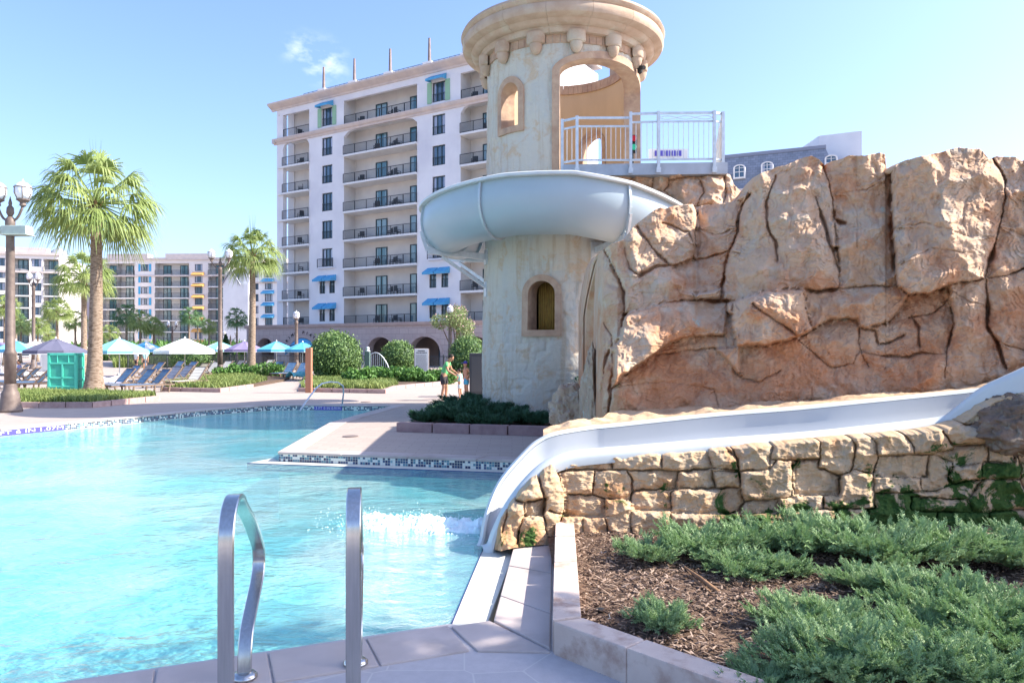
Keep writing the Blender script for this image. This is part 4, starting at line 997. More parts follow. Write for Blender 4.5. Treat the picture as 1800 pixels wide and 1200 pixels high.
# make sure the offset goes outwards
if abs(outs[5][0]) < abs(ins[5][0]): outs = fprof(.035)
seams = [-165, -118, -76, -33.5, 19.5, 62, 100]
for a0, a1 in zip(seams[:-1], seams[1:]):
    m = fsweep(a0, a1, ins + outs[::-1]); m.build('flume_section', slide_m, fl, smooth=True, fix=True).modifiers.new('e', 'EDGE_SPLIT').split_angle = R(40)
sgn = 1 if abs(fprof(.035)[5][0]) > abs(ins[5][0]) else -1
for s_ in seams[1:-1]:
    o1 = fprof(sgn * .036); o2 = fprof(sgn * .095)
    m = fsweep(s_ - .42, s_ + .42, o1 + o2[::-1])
    for q in range(2, len(o2) - 1, 2):
        a = R(s_); p = Vector((o2[q][0] - .03, 0, o2[q][1])); 
        for dd in (-.55, .55):
            a2 = R(s_ + dd); r_ = (o1[q][0] + o2[q][0]) / 2; z_ = (o1[q][1] + o2[q][1]) / 2 + rimz(s_); b0 = tp(a2, r_, z_); b1 = tp(R(s_ + dd * 1.4), r_, z_); m.tube([b0, b1], .014, 6)
    m.build('flange', pm('flange_steel', (.42, .48, .50), (.48, .54, .56), 9, .45, metal=.3), fl, fix=True)
m = fsweep(-165, 100, [(4.02, -.03), (4.02, .035), (4.06, .055), (4.20, .055), (4.23, .03), (4.23, -.03), (4.20, -.045), (4.10, -.045)]); m.build('rim', rim_m, fl, smooth=True, fix=True).modifiers.new('e', 'EDGE_SPLIT').split_angle = R(50)
# support arms
def support(a, dz, nm='support_arm'):
    m = MB(); t = math.degrees(a); rz_ = rimz(t)
    p0 = tp(a, 3.9, rz_ - 1.25); p1 = tp(a, TR + .02, rz_ - 1.55); m.bar(tp(a, 4.0, rz_ - 1.30), tp(a, TR, rz_ - 1.42), .12, .17); m.bar(tp(a, 3.6, rz_ - 1.45), tp(a, TR, rz_ - 2.35), .085, .085)
    for z in (rz_ - 1.42, rz_ - 2.35):
        c = tp(a, TR + .07, z); M_ = Matrix.Translation(c) @ Matrix.Rotation(a, 4, 'Z'); m.box(-.16, .16, -.03, .05, -.22, .22, M=M_)
    o2 = fprof(sgn * .10); 
    for q in range(6, 26, 3):
        pass
    m.bar(tp(a, 4.2, rz_ - .75), tp(a, 4.02, rz_ - 1.3), .07, .09); m.bar(tp(a, 4.02, rz_ - 1.2), tp(a, 3.4, rz_ - 1.42), .09, .09)
    m.build(nm, steel_gal, fl, fix=True)
for a in (-76, -118, 19.5, 62): support(R(a), 0)

# ======================= lower chute =======================
ch = empty('slide_chute', P(1300, 770, 8.0), 0, 'white fiberglass lower slide chute running on the stone wall and curving down into the pool', 'slide chute')
near = [(845, 968, 7.32), (858, 962, 7.3), (868, 935, 7.35), (888, 895, 7.42), (920, 852, 7.52), (955, 820, 7.6), (1000, 802, 7.66), (1060, 795, 7.7), (1100, 792, 7.72), (1250, 779, 7.8), (1400, 768, 7.85), (1500, 758, 7.9), (1620, 745, 7.95), (1660, 738, 7.95), (1684, 722, 7.9), (1727, 690, 7.8), (1765, 671, 7.7), (1800, 655, 7.6), (1900, 605, 7.4), (2010, 550, 7.2)]
far = [(838, 966, 7.45), (847, 955, 7.5), (856, 908, 7.8), (880, 850, 8.1), (925, 797, 8.35), (950, 777, 8.45), (980, 765, 8.5), (1040, 755, 8.6), (1080, 751, 8.62), (1250, 733, 8.7), (1400, 721, 8.7), (1500, 711, 8.7), (1640, 697, 8.75), (1700, 691, 8.75), (1730, 686, 8.75), (1760, 678, 8.8), (1790, 665, 8.8), (1820, 645, 8.8), (1900, 590, 8.8), (2010, 530, 8.8)]
def densify(pts, k=8):
    pts = [P(*p) for p in pts]; res = []
    for i in range(len(pts) - 1):
        for q in range(k):
            t = q / k; p0 = pts[max(0, i - 1)]; p1 = pts[i]; p2 = pts[i + 1]; p3 = pts[min(i + 2, len(pts) - 1)]
            res.append(.5 * ((2 * p1) + (p2 - p0) * t + (2 * p0 - 5 * p1 + 4 * p2 - p3) * t * t + (3 * p1 - p0 - 3 * p2 + p3) * t ** 3))
    res.append(pts[-1]); return res
Nn = densify(near); Ff = densify(far)
xk = [p[0] for p in near]; dep = []; drop = []
for i in range(len(Nn)):
    t = i / 8; dep.append(np.interp(t, [0, 2, 5, 8, 13, 19], [.10, .26, .44, .50, .50, .50])); drop.append(np.interp(t, [0, 2, 12, 13.5, 15, 17, 19], [.10, .09, .06, .10, .22, .24, .24]))
path = []; rings = []
for i, (a, b_) in enumerate(zip(Nn, Ff)):
    up = Vector((0, 0, 1)); ax_ = (b_ - a); wd_ = ax_.length; axn = ax_.normalized()
    g = []
    g.append(a - axn * .115 - up * drop[i]); g.append(a - axn * .12 - up * .01); g.append(a - axn * .105 + up * .025); g.append(a - axn * .07 + up * .043); g.append(a - axn * .03 + up * .045); g.append(a + axn * .005 + up * .028); g.append(a + axn * .02 + up * .0)
    for q in range(1, 16):
        t = q / 16; e = math.cos(math.pi * t); g.append(a + axn * (wd_ * (.5 - .5 * e) ) - up * dep[i] * (math.sin(math.pi * t) ** .75))
    g.append(b_ - axn * .012); g.append(b_ + up * .018); g.append(b_ + axn * .05 + up * .02); g.append(b_ + axn * .06 - up * .05)
    rings.append(g)
def ring_mesh(i0, i1, nm, mt, c0=0, c1=None):
    m = MB(); vs = []; n_ = None
    for i in range(i0, i1 + 1):
        g = rings[i][c0:c1]; n_ = len(g); vs += g
    fs = [(i * n_ + q, i * n_ + q + 1, (i + 1) * n_ + q + 1, (i + 1) * n_ + q) for i in range(i1 - i0) for q in range(n_ - 1)]
    m.add(vs, fs); o = m.build(nm, mt, ch, smooth=True); md = o.modifiers.new('s', 'SOLIDIFY'); md.thickness = .018; md.offset = -1
    md = o.modifiers.new('e', 'EDGE_SPLIT'); md.split_angle = R(45); return o
sm_ = [0, 52, 62, 78, 96, 118, len(Nn) - 1]
for i0, i1 in zip(sm_[:-1], sm_[1:]): ring_mesh(i0, i1, 'chute_section', chute_m, 6, -3)
ring_mesh(0, len(Nn) - 1, 'near_rim', rim_m, 0, 7); ring_mesh(0, len(Nn) - 1, 'far_rim', rim_m, -4, None)
m = MB()
for i in sm_[1:-1]:
    a, b_ = rings[i], rings[i + 1]
    for q in range(6, len(a) - 4):
        u = Vector((0, -.012, .008)); t = (b_[q] - a[q]).normalized() * .011
        m.quad(a[q] - t + u, a[q] + t + u, a[q + 1] + t + u, a[q + 1] - t + u)
m.build('joint_strips', pm('joint_grey', (.28, .30, .32), None, rough=.7), ch)
# ======================= hotels =======================
MC = {}
def shared(key, fn):
    if key not in MC: MC[key] = fn()
    return MC[key]
def inst(name, me, parent, loc, mats=None):
    o = bpy.data.objects.new(name, me); COL.objects.link(o); o.parent = parent; o.location = loc; return o
def mesh_of(mb, nm, mat_):
    o = mb.build(nm, mat_); me = o.data; bpy.data.objects.remove(o); return me
def win_frame(w_, h_, t=.09, mull=(1,), rail=False, hm=None):
    m = MB(); a = w_ / 2
    m.box(-a, -a + t, -.05, .05, 0, h_); m.box(a - t, a, -.05, .05, 0, h_); m.box(-a + t, a - t, -.05, .05, 0, t); m.box(-a + t, a - t, -.05, .05, h_ - t, h_)
    n_ = mull[0]
    for k in range(1, n_ + 1): x = -a + w_ * k / (n_ + 1); m.box(x - .04, x + .04, -.045, .045, t, h_ - t)
    if hm: m.box(-a + t, a - t, -.03, .03, h_ * hm - .03, h_ * hm + .03)
    if rail:
        m.box(-a - .02, a + .02, -.14, -.10, .78, .83); m.box(-a - .02, a + .02, -.14, -.10, .04, .08)
        k = int(w_ / .16)
        for i in range(k + 1): x = -a + w_ * i / k; m.box(x - .012, x + .012, -.13, -.11, .08, .78)
    return m
def add_window(root, x, y, z, w_, h_, mull=2, rail=True, nm='window', gl=None, hm=None):
    me = shared(('wf', round(w_, 2), round(h_, 2), mull, rail, hm), lambda: mesh_of(win_frame(w_, h_, mull=(mull,), rail=rail, hm=hm), 'window_frame', frame_m))
    o = inst(nm, me, root, (x, y, z))
    def pane():
        m = MB(); m.box(-w_ / 2 + .05, w_ / 2 - .05, .01, .03, .05, h_ - .05); return mesh_of(m, 'pane', gl or glass)
    inst('pane', shared(('pn', round(w_, 2), round(h_, 2), gl.name if gl else ''), pane), o, (0, 0, 0)); return o
def rail_mesh(w_, h_=1.0, y=0, posts=2):
    m = MB(); a = w_ / 2
    m.box(-a, a, y - .03, y + .03, h_ - .05, h_); m.box(-a, a, y - .02, y + .02, .08, .12)
    k = max(2, int(w_ / .13))
    for i in range(k + 1): x = -a + w_ * i / k; m.box(x - .008, x + .008, y - .008, y + .008, .1, h_ - .05)
    pn_ = max(1, round(w_ / 1.7))
    for i in range(pn_ + 1): x = -a + w_ * i / pn_; m.box(x - .028, x + .028, y - .028, y + .028, 0, h_)
    return m
def awning_mesh(w_, d=.85, h_=.62):
    m = MB(); a = w_ / 2; t = .03
    m.quad((-a, 0, h_), (a, 0, h_), (a + .05, -d, .12), (-a - .05, -d, .12)); m.quad((-a - .05, -d, .12), (a + .05, -d, .12), (a + .05, -d, -.10), (-a - .05, -d, -.10))
    m.add([(-a, 0, h_), (-a - .05, -d, .12), (-a - .05, -d, -.10), (-a, 0, .0)], [(0, 1, 2, 3)]); m.add([(a, 0, h_), (a + .05, -d, .12), (a + .05, -d, -.10), (a, 0, 0)], [(0, 3, 2, 1)])
    m.quad((-a, 0, h_ - t), (a, 0, h_ - t), (a + .05, -d + t, .12 - t), (-a - .05, -d + t, .12 - t)); return m
def add_awning(root, x, y, z, w_, mt):
    inst('awning', shared(('aw', round(w_, 2), mt.name), lambda: mesh_of(awning_mesh(w_), 'awning', mt)), root, (x, y, z))
def chair_mb():
    m = MB(); m.box(-.27, .27, -.25, .25, .40, .45); m.box(-.27, .27, .20, .25, .45, .95)
    for sx in (-.25, .25):
        m.box(sx - .025, sx + .025, -.25, -.2, 0, .62); m.box(sx - .025, sx + .025, .2, .25, 0, .62); m.box(sx - .03, sx + .03, -.25, .25, .60, .64)
    return m
def grid_wall(m, x0, x1, z0, z1, holes, y0, y1):
    xs = sorted(set([x0, x1] + [h for q in holes for h in (q[0], q[1])])); zs = sorted(set([z0, z1] + [h for q in holes for h in (q[2], q[3])]))
    xs = [x for x in xs if x0 - 1e-6 <= x <= x1 + 1e-6]; zs = [z for z in zs if z0 - 1e-6 <= z <= z1 + 1e-6]
    def inh(x, z): return any(h[0] < x < h[1] and h[2] < z < h[3] for h in holes)
    for i in range(len(xs) - 1):
        for j in range(len(zs) - 1):
            a, b_, c, d = xs[i], xs[i + 1], zs[j], zs[j + 1]
            if inh((a + b_) / 2, (c + d) / 2): continue
            m.quad((a, y0, c), (b_, y0, c), (b_, y0, d), (a, y0, d))
    for a, b_, c, d in holes:
        m.quad((a, y0, c), (a, y0, d), (a, y1, d), (a, y1, c)); m.quad((b_, y0, c), (b_, y1, c), (b_, y1, d), (b_, y0, d))
        m.quad((a, y0, c), (a, y1, c), (b_, y1, c), (b_, y0, c)); m.quad((a, y0, d), (b_, y0, d), (b_, y1, d), (a, y1, d))
def arch_top(m, x0, x1, zs, rise, ztop, y0, y1, n=14, power=2.0):
    """wall piece between an arch curve and ztop, filling x0..x1"""
    pts = []
    for i in range(n + 1):
        t = -1 + 2 * i / n; pts.append(((x0 + x1) / 2 + t * (x1 - x0) / 2, zs + rise * (1 - abs(t) ** power) ** (1 / power)))
    for (xa, za), (xb, zb) in zip(pts[:-1], pts[1:]):
        m.quad((xa, y0, za), (xb, y0, zb), (xb, y0, ztop), (xa, y0, ztop)); m.quad((xa, y0, za), (xa, y1, za), (xb, y1, zb), (xb, y0, zb))

# ---- the big white hotel ----
D0 = 78.5; K0 = (607 - 900) / F; ux, uy = .852, -.522
def s_of(px): k = (px - 900) / F; return (D0 * k - K0 * D0) / (ux - uy * k)
HP = Vector((K0 * D0, D0, 0)); ang = math.atan2(uy, ux)
hot = empty('white_hotel', HP, ang, 'tall white stucco hotel with dark balcony railings and a pinkish stone arcade, behind the tower', 'hotel')
Z0 = 4.35; FH = 3.0; DEP_ = 9.0
xL = s_of(487); xr = s_of(975)
cA0, cA1 = s_of(497.5), s_of(543.5); cB0, cB1 = s_of(604.5), s_of(733); cC0 = s_of(809.5); cC1 = cC0 + 6.2
ZT = 28.9
W_ = MB(); BW = MB(); SL = MB()
def zf(i): return Z0 + FH * i
TOP7 = 25.55
# window columns
def wincol(x0, x1, cx):
    holes = []
    for i in range(8):
        z = zf(i) if i < 7 else TOP7
        if i >= 2: holes.append((cx - .78, cx + .78, z + .35, z + 2.3))
        else: holes += [(cx - 1.15, cx - .30, z + .45, z + 1.8), (cx + .30, cx + 1.15, z + .45, z + 1.8)]
    grid_wall(W_, x0, x1, Z0 - .1, ZT, holes, 0, .3)
    for i in range(8):
        z = zf(i) if i < 7 else TOP7
        if i >= 2: add_window(hot, cx, .18, z + .35, 1.56, 1.95, 2, True)
        else:
            for s_ in (-.725, .725): add_window(hot, cx + s_, .18, z + .45, .85, 1.35, 1, True, hm=.0)
            for s_ in (-.725, .725): add_awning(hot, cx + s_, -.01, z + 1.80, 1.25, awn_blue)
        if i == 7:
            add_awning(hot, cx, -.01, z + 2.35, 1.9, awn_blue)
            for s_ in (-1.10, 1.10):
                inst('shutter', shared('shg', lambda: mesh_of((lambda m: (m.box(-.27, .27, -.07, -.01, 0, 2.05), [m.box(-.23, .23, -.085, -.065, .1 + k * .16, .2 + k * .16) for k in range(12)], m)[-1])(MB()), 'shutter', shut_g)), hot, (cx + s_, 0, z + .3))
        if i == 2:
            inst('balconette_railing', shared('jul', lambda: mesh_of(rail_mesh(2.3, .95), 'balconette_railing', iron)), hot, (cx, -.32, z + .25))
            W_.box(cx - 1.15, cx + 1.15, -.34, 0, z + .13, z + .24)
wincol(cA1, cB0, s_of(575)); wincol(cB1, cC0, s_of(771))
# balcony bays
def bay(x0, x1, doors, corner=False, arch6=True, bn='wide middle bay'):
    wd = x1 - x0; RD = 1.7
    # back wall, sides
    BW.quad((x0, RD, Z0), (x1, RD, Z0), (x1, RD, ZT), (x0, RD, ZT))
    if not corner: BW.quad((x0, -.0, Z0), (x0, RD, Z0), (x0, RD, ZT), (x0, 0, ZT))
    BW.quad((x1, 0, Z0), (x1, RD, Z0), (x1, RD, ZT), (x1, 0, ZT))
    for i in range(8):
        z = zf(i) if i < 7 else TOP7
        if i > 0 and i != 7: 
            SL.box(x0 - (.0 if not corner else .7), x1, -.22, RD, z - .20, z)
        if i == 7: SL.box(x0, x1, .02, RD, z - .3, z)
        rl = inst('balcony_railing', shared(('rl', round(wd, 2)), lambda: mesh_of(rail_mesh(wd - .06), 'balcony_railing', iron)), hot, ((x0 + x1) / 2, (-.14 if i not in (0, 7) else .05), z))
        for f0, w_ in doors:
            if i == 7 and False: continue
            add_window(hot, x0 + wd * f0, RD - .06, z + .02, w_, 2.15 if i < 7 else 2.1, 1, False, 'balcony_door', door_glass)
        # furniture: every chair a thing
        if wd > 6:
            for f0, ry in ((.40, .4), (.62, -.3), (.70, 2.6)) if i % 2 == 0 else ((.18, .3), (.58, -.5), (.68, 2.9)):
                p = Vector((x0 + wd * f0, .75, z)); wpos = HP + Vector((p.x * ux - p.y * uy, p.x * uy + p.y * ux, p.z))
                BCH.append((wpos, ang + ry, i, bn, f0))
        else:
            p = Vector((x0 + wd * .5, .7, z)); BCH.append((HP + Vector((p.x * ux - p.y * uy, p.x * uy + p.y * ux, p.z)), ang + .5 + i, i, 'left corner bay' if corner else 'bay beside the tower', 0))
    # arch over row 6
    if arch6: arch_top(W_, x0, x1, zf(6) + 2.0, .72, TOP7 - .1, 0, .35, 16, 2.6)
    W_.box(x0, x1, 0, .35, ZT - .75, ZT - .02)
BCH = []
bay(cA0, cA1, [(.80, 1.25)], True); bay(cB0, cB1, [(.385, 1.55), (.86, 1.65)]); bay(cC0, cC1, [(.35, 1.4), (.8, 1.4)], bn='bay beside the tower')
# corner pillar (open side) and remaining walls
W_.box(xL, cA0, 0, .55, Z0 - .1, ZT); W_.box(xL, cA0, 1.6, DEP_, Z0 - .1, ZT)
W_.box(cC1, xr, 0, .4, Z0 - .1, ZT); 
BW.quad((xL, 1.71, Z0), (xr, 1.71, Z0), (xr, 1.71, ZT - .05), (xL, 1.71, ZT - .05))
W_.quad((xr, 0, 0), (xr, DEP_, 0), (xr, DEP_, ZT), (xr, 0, ZT))
W_.quad((xL, DEP_, 0), (xr, DEP_, 0), (xr, DEP_, ZT), (xL, DEP_, ZT)); W_.quad((xL, 0, ZT - .02), (xr, 0, ZT - .02), (xr, DEP_, ZT - .02), (xL, DEP_, ZT - .02))
for px in (545.5, 603, 735, 807):     # vertical control joints
    pass
for i in range(1, 7): 
    for a, b_ in ((cA1, cB0), (cB1, cC0)): W_.box(a, b_, -.012, 0.0, zf(i) - .03, zf(i) + .01)
W_.build('wall', stucco, hot, world=False); BW.build('balcony_wall', balwall, hot, world=False); SL.build('balcony_slab', white_m, hot, world=False)
m = MB()
def corn(m, prof, x0, x1):
    path = [(Vector((x, 0, 0)), Vector((0, -1, 0)), Vector((0, 0, 1))) for x in (x0, x1)]; m.sweep(path, prof, closed=True)
corn(m, [(-.1, TOP7 - .62), (.10, TOP7 - .62), (.14, TOP7 - .45), (.30, TOP7 - .34), (.42, TOP7 - .12), (.42, TOP7 - .02), (-.1, TOP7 - .02)], xL - .4, xr)
corn(m, [(-.1, ZT - .10), (.12, ZT - .10), (.18, ZT + .05), (.42, ZT + .18), (.75, ZT + .42), (.80, ZT + .60), (-.1, ZT + .62)], xL - .75, xr + .5)
m.box(xL - .7, xr + .4, .1, DEP_, ZT + .45, ZT + .64)
m.box(xL - .4, xL, -.4, .1, TOP7 - .5, TOP7 - .03); 
m.build('cornice', cornice, hot, world=False, fix=True)
# roof railing, blocks and obelisks
for i, px in enumerate((563, 617, 680, 749, 816)):
    sx = s_of(px) ; m = MB(); m.box(sx - .55, sx + .55, .1, 1.2, ZT + .64, ZT + 1.25); m.box(sx - .75, sx + .2, .3, 1.0, ZT + .64, ZT + 1.0)
    o = m.build('spire_base', white_m, hot, world=False)
    m = MB(); m.add([(sx - .12, .4, ZT + 1.25), (sx + .12, .4, ZT + 1.25), (sx + .12, .64, ZT + 1.25), (sx - .12, .64, ZT + 1.25), (sx - .08, .44, ZT + 3.7), (sx + .08, .44, ZT + 3.7), (sx + .08, .6, ZT + 3.7), (sx - .08, .6, ZT + 3.7)], [(0, 1, 5, 4), (1, 2, 6, 5), (2, 3, 7, 6), (3, 0, 4, 7), (4, 5, 6, 7)])
    s2 = m.build('spire', pm('spire_metal', (.16, .12, .11), (.24, .19, .18), 2, .6), o, world=False)
m = MB()
for a, b_ in zip([s_of(530), s_of(563), s_of(617), s_of(680), s_of(749)], [s_of(563), s_of(617), s_of(680), s_of(749), s_of(816)]):
    for z in (.95, 1.2): m.box(a, b_, .3, .34, ZT + z, ZT + z + .04)
    n_ = int((b_ - a) / .6)
    for k in range(n_): x = a + (b_ - a) * k / n_; m.box(x - .02, x + .02, .3, .34, ZT + .64, ZT + 1.2)
m.build('roof_railing', iron, hot, world=False)
m = MB(); m.box(xL + .9, xL + 2.0, .5, 1.8, ZT + .64, ZT + 1.2); m.box(s_of(940), xr - 1.5, 3, 8, ZT + .6, ZT + 2.4); m.build('roof_block', white_m, hot, world=False)
# corner column of the top storey
m = MB(); m.lathe([(.28, TOP7), (.28, TOP7 + .15), (.20, TOP7 + .2), (.19, TOP7 + 2.5), (.30, TOP7 + 2.62), (.30, TOP7 + 2.75)], xL + .35, .28, 14); m.build('corner_column', cornice, hot, world=False, smooth=True)
# ---- stone arcade ----
arcm = None
def stone_block_mat():
    m, n, l, b = nodes('arcade_stone')
    t = n.new('ShaderNodeTexCoord'); mp = n.new('ShaderNodeMapping'); mp.inputs['Rotation'].default_value = (R(90), 0, 0); l.new(t.outputs['Object'], mp.inputs[0])
    br = n.new('ShaderNodeTexBrick'); br.inputs['Scale'].default_value = 1; br.inputs['Brick Width'].default_value = 1.1; br.inputs['Row Height'].default_value = .55; br.inputs['Mortar Size'].default_value = .018
    br.inputs['Color1'].default_value = (.46, .36, .33, 1); br.inputs['Color2'].default_value = (.53, .43, .39, 1); br.inputs['Mortar'].default_value = (.30, .22, .21, 1); l.new(mp.outputs[0], br.inputs['Vector'])
    nz = noise(n, l, t.outputs['Object'], 3, 5); l.new(mix(n, l, rng(n, l, nz.outputs[0], .3, .7, 0, .4), br.outputs[0], (.40, .30, .28)), b.inputs['Base Color']); b.inputs['Roughness'].default_value = .85; return m
arcm = stone_block_mat()
AY = -1.6; ZA = Z0 + .1
m = MB()
ctr = [(s_of(484) + .2, 1.5), (s_of(551), 2.0), (s_of(614), 1.75), (s_of(687), 1.75), (s_of(764), 1.9), (s_of(850), 1.9), (s_of(930), 1.9)]
ax0 = xL - 3.2; prev = ax0
for c_, hw_ in ctr:
    a, b_ = c_ - hw_, c_ + hw_
    if a > prev: m.box(prev, a, AY, AY + .8, 0, ZA - .35)
    arch_top(m, a, b_, 1.45, 1.55, ZA - .35, AY, AY + .8, 18, 2.0)
    prev = b_
m.box(prev, xr, AY, AY + .8, 0, ZA - .35); m.quad((ax0, AY, ZA - .36), (xr, AY, ZA - .36), (xr, 0, ZA - .36), (ax0, 0, ZA - .36)); m.quad((ax0, AY, 0), (ax0, 3, 0), (ax0, 3, ZA - .36), (ax0, AY, ZA - .36))
m.build('arcade', arcm, hot, world=False)
m = MB(); corn(m, [(1.3, ZA - .35), (1.72, ZA - .35), (1.80, ZA - .22), (1.86, ZA - .05), (1.86, ZA), (-.1, ZA)], ax0 - .2, xr)
for c_, hw_ in ctr:       # raised arch mouldings
    path = []; 
    for k in range(19):
        a = math.pi * (1 - k / 18); path.append((Vector((c_ + math.cos(a) * (hw_ + .02), AY, 1.45 + math.sin(a) * 1.57)), Vector((math.cos(a), 0, math.sin(a))), Vector((0, -1, 0))))
    m.sweep(path, [(0, -.02), (.28, -.02), (.28, .06), (0, .06)], closed=True)
m.build('arcade_trim', pm('arcade_trim_stone', (.44, .33, .30), (.50, .39, .35), 2, .85), hot, world=False, fix=True)
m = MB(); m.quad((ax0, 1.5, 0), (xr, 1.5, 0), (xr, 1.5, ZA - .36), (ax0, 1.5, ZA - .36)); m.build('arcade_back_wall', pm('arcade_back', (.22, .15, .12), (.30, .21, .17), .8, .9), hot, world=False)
for c_, hw_ in ctr[2:5]: add_window(hot, c_ + .4, 1.40, .15, 1.9, 2.6, 1, False, 'arcade_door')
# arched awning over the restaurant entrance
c_, hw_ = ctr[1]; m = MB(); n_ = 16
for k in range(n_):
    a0, a1 = math.pi * k / n_, math.pi * (k + 1) / n_
    p = lambda a, y, s_: (c_ + math.cos(a) * hw_ * s_, y, 1.45 + math.sin(a) * 1.5 * s_)
    m.quad(p(a0, AY - .02, 1), p(a1, AY - .02, 1), (p(a1, AY - .9, .86)[0], AY - .9, 1.15 + math.sin(a1) * 1.15), (p(a0, AY - .9, .86)[0], AY - .9, 1.15 + math.sin(a0) * 1.15))
m.build('entrance_awning', awn_blue, hot, world=False)
# lettering round the arch
txt = 'PRIMO PIATTO'; letters = empty('sign_lettering', HP + Vector((c_ * ux - AY * uy, c_ * uy + AY * ux, 3.0)), ang, 'dark raised letters reading PRIMO PIATTO curving over the blue awning arch', 'sign')
for i, chh in enumerate(txt):
    if chh == ' ': continue
    a = math.pi * (.87 - .74 * i / (len(txt) - 1)); me = text_mesh(chh, .46, .03); me.materials.append(rubber)
    o = bpy.data.objects.new('letter', me); COL.objects.link(o); o.parent = letters
    o.location = (math.cos(a) * 2.75, -.14, -1.55 + math.sin(a) * 2.12); o.rotation_euler = (R(90), 0, 0); o.rotation_euler = (Matrix.Rotation(-(a - math.pi / 2), 4, 'Y') @ Matrix.Rotation(R(90), 4, 'X')).to_euler()
# balcony chairs (individual things)
cme = mesh_of(chair_mb(), 'balcony_chair', iron)
FLN = ['lowest', 'second lowest', 'third', 'fourth', 'fifth', 'sixth', 'arched', 'top']
for i, (p, a, fi, bn, f0) in enumerate(BCH):
    o = bpy.data.objects.new('balcony_chair', cme); COL.objects.link(o); o.location = p; o.rotation_euler = (0, 0, a)
    tag(o, 'dark chair on the %s balcony of the %s%s' % (FLN[fi], bn, '' if not f0 else (', left one' if f0 < .45 else (', middle one' if f0 < .66 else ', right one'))), 'chair', 'chairs on the hotel balconies')

# ---- distant hotels (floors 2.95 m apart) ----
def far_hotel(loc, rz, width, nfl, zb, fh, layout, label, wallm, depth=14, top='flat', group=None, extra=None):
    r = empty('distant_hotel', loc, rz, label, 'hotel', group); W2 = MB(); B2 = MB(); S2 = MB(); T2 = MB(); ztop = zb + nfl * fh + .9
    x = 0
    for kind, w_ in layout:
        x1 = x + w_
        if kind in ('win', 'winb', 'wino'):
            hs = []; cx_ = (x + x1) / 2
            for i in range(nfl): hs.append((cx_ - .8, cx_ + .8, zb + i * fh + .8, zb + i * fh + 2.2))
            grid_wall(W2, x, x1, 0, ztop, hs, 0, .3)
            for i in range(nfl):
                add_window(r, cx_, .2, zb + i * fh + .8, 1.6, 1.4, 2, False)
                if kind == 'winb':
                    for s_ in (-1.1, 1.1): inst('shutter', shared('shb', lambda: mesh_of((lambda m: (m.box(-.22, .22, -.07, -.01, 0, 1.5), m)[-1])(MB()), 'shutter', shut_b)), r, (cx_ + s_, 0, zb + i * fh + .75))
                elif kind == 'wino' and i < nfl - 1: add_awning(r, cx_, -.01, zb + i * fh + 2.25, 2.3, awn_or if wallm is not stucco else awn_blue)
        elif kind == 'wall': W2.box(x, x1, 0, .3, 0, ztop)
        elif kind == 'bal':
            B2.quad((x, 1.6, 0), (x1, 1.6, 0), (x1, 1.6, ztop), (x, 1.6, ztop)); B2.quad((x, 0, 0), (x, 1.6, 0), (x, 1.6, ztop), (x, 0, ztop)); B2.quad((x1, 0, 0), (x1, 1.6, 0), (x1, 1.6, ztop), (x1, 0, ztop))
            nd = max(1, round(w_ / 3.6))
            for i in range(nfl):
                z = zb + i * fh; S2.box(x, x1, -.15, 1.6, z - .22, z)
                inst('balcony_railing', shared(('rl', round(w_, 2)), lambda: mesh_of(rail_mesh(w_ - .06), 'balcony_railing', iron)), r, ((x + x1) / 2, -.08, z))
                for k in range(nd): add_window(r, x + w_ * (k + .5) / nd, 1.54, z, 1.6, 2.1, 1, False, 'balcony_door', door_glass)
            arch_top(W2, x, x1, zb + (nfl - 2) * fh + 2.0, .5, zb + (nfl - 1) * fh - .1, -.02, .3, 10, 2.6); W2.box(x, x1, 0, .3, ztop - .8, ztop)
        x = x1
    T2.box(-.3, x + .3, -.35, .35, ztop - .15, ztop + .3); T2.box(-.2, x + .2, -.25, .32, zb + (nfl - 1) * fh - .3, zb + (nfl - 1) * fh - .02)
    W2.box(0, x, .31, depth, 0, .1); W2.quad((0, 0, 0), (0, depth, 0), (0, depth, ztop), (0, 0, ztop)); W2.quad((x, 0, 0), (x, depth, 0), (x, depth, ztop), (x, 0, ztop)); W2.quad((0, depth, 0), (x, depth, 0), (x, depth, ztop), (0, depth, ztop)); W2.quad((0, 0, ztop), (x, 0, ztop), (x, depth, ztop), (0, depth, ztop))
    for a, b_ in ((.04, .36), (.5, .86)): T2.box(x * a, x * b_, .4, 2.5, ztop + .3, ztop + 1.2)
    W2.build('wall', wallm, r, world=False); B2.build('balcony_wall', balwall, r, world=False); S2.build('balcony_slab', white_m, r, world=False); T2.build('cornice', cornice, r, world=False)
    return r
dF = 150.0
def xx(px, d): return (px - 900) / F * d
k_ = dF / F
far_hotel((xx(178, dF), dF, 0), R(-2), 28, 8, .6, 2.28, [('bal', 3.2), ('bal', 3.7), ('winb', 4.2), ('bal', 7.0), ('wino', 3.9), ('bal', 3.4), ('wall', .6)], 'distant cream hotel front with orange awnings and blue shutters behind the palms', stucco_far)
m = MB()
o = None
g = empty('gabled_wing', (xx(392, 138), 138, 0), R(-6), 'plain lavender grey gabled wall of a distant wing right of the orange awnings', 'building')
m = MB(); m.box(0, 4.9, 0, 12, 0, 13.8); m.add([(0, 0, 13.8), (3.2, 0, 13.8), (1.6, 0, 16.3), (0, 12, 13.8), (3.2, 12, 13.8), (1.6, 12, 16.3)], [(0, 1, 2), (3, 5, 4)]); m.box(3.0, 4.9, .4, 12, 13.8, 17.4); m.build('wall', stucco, g, world=False)
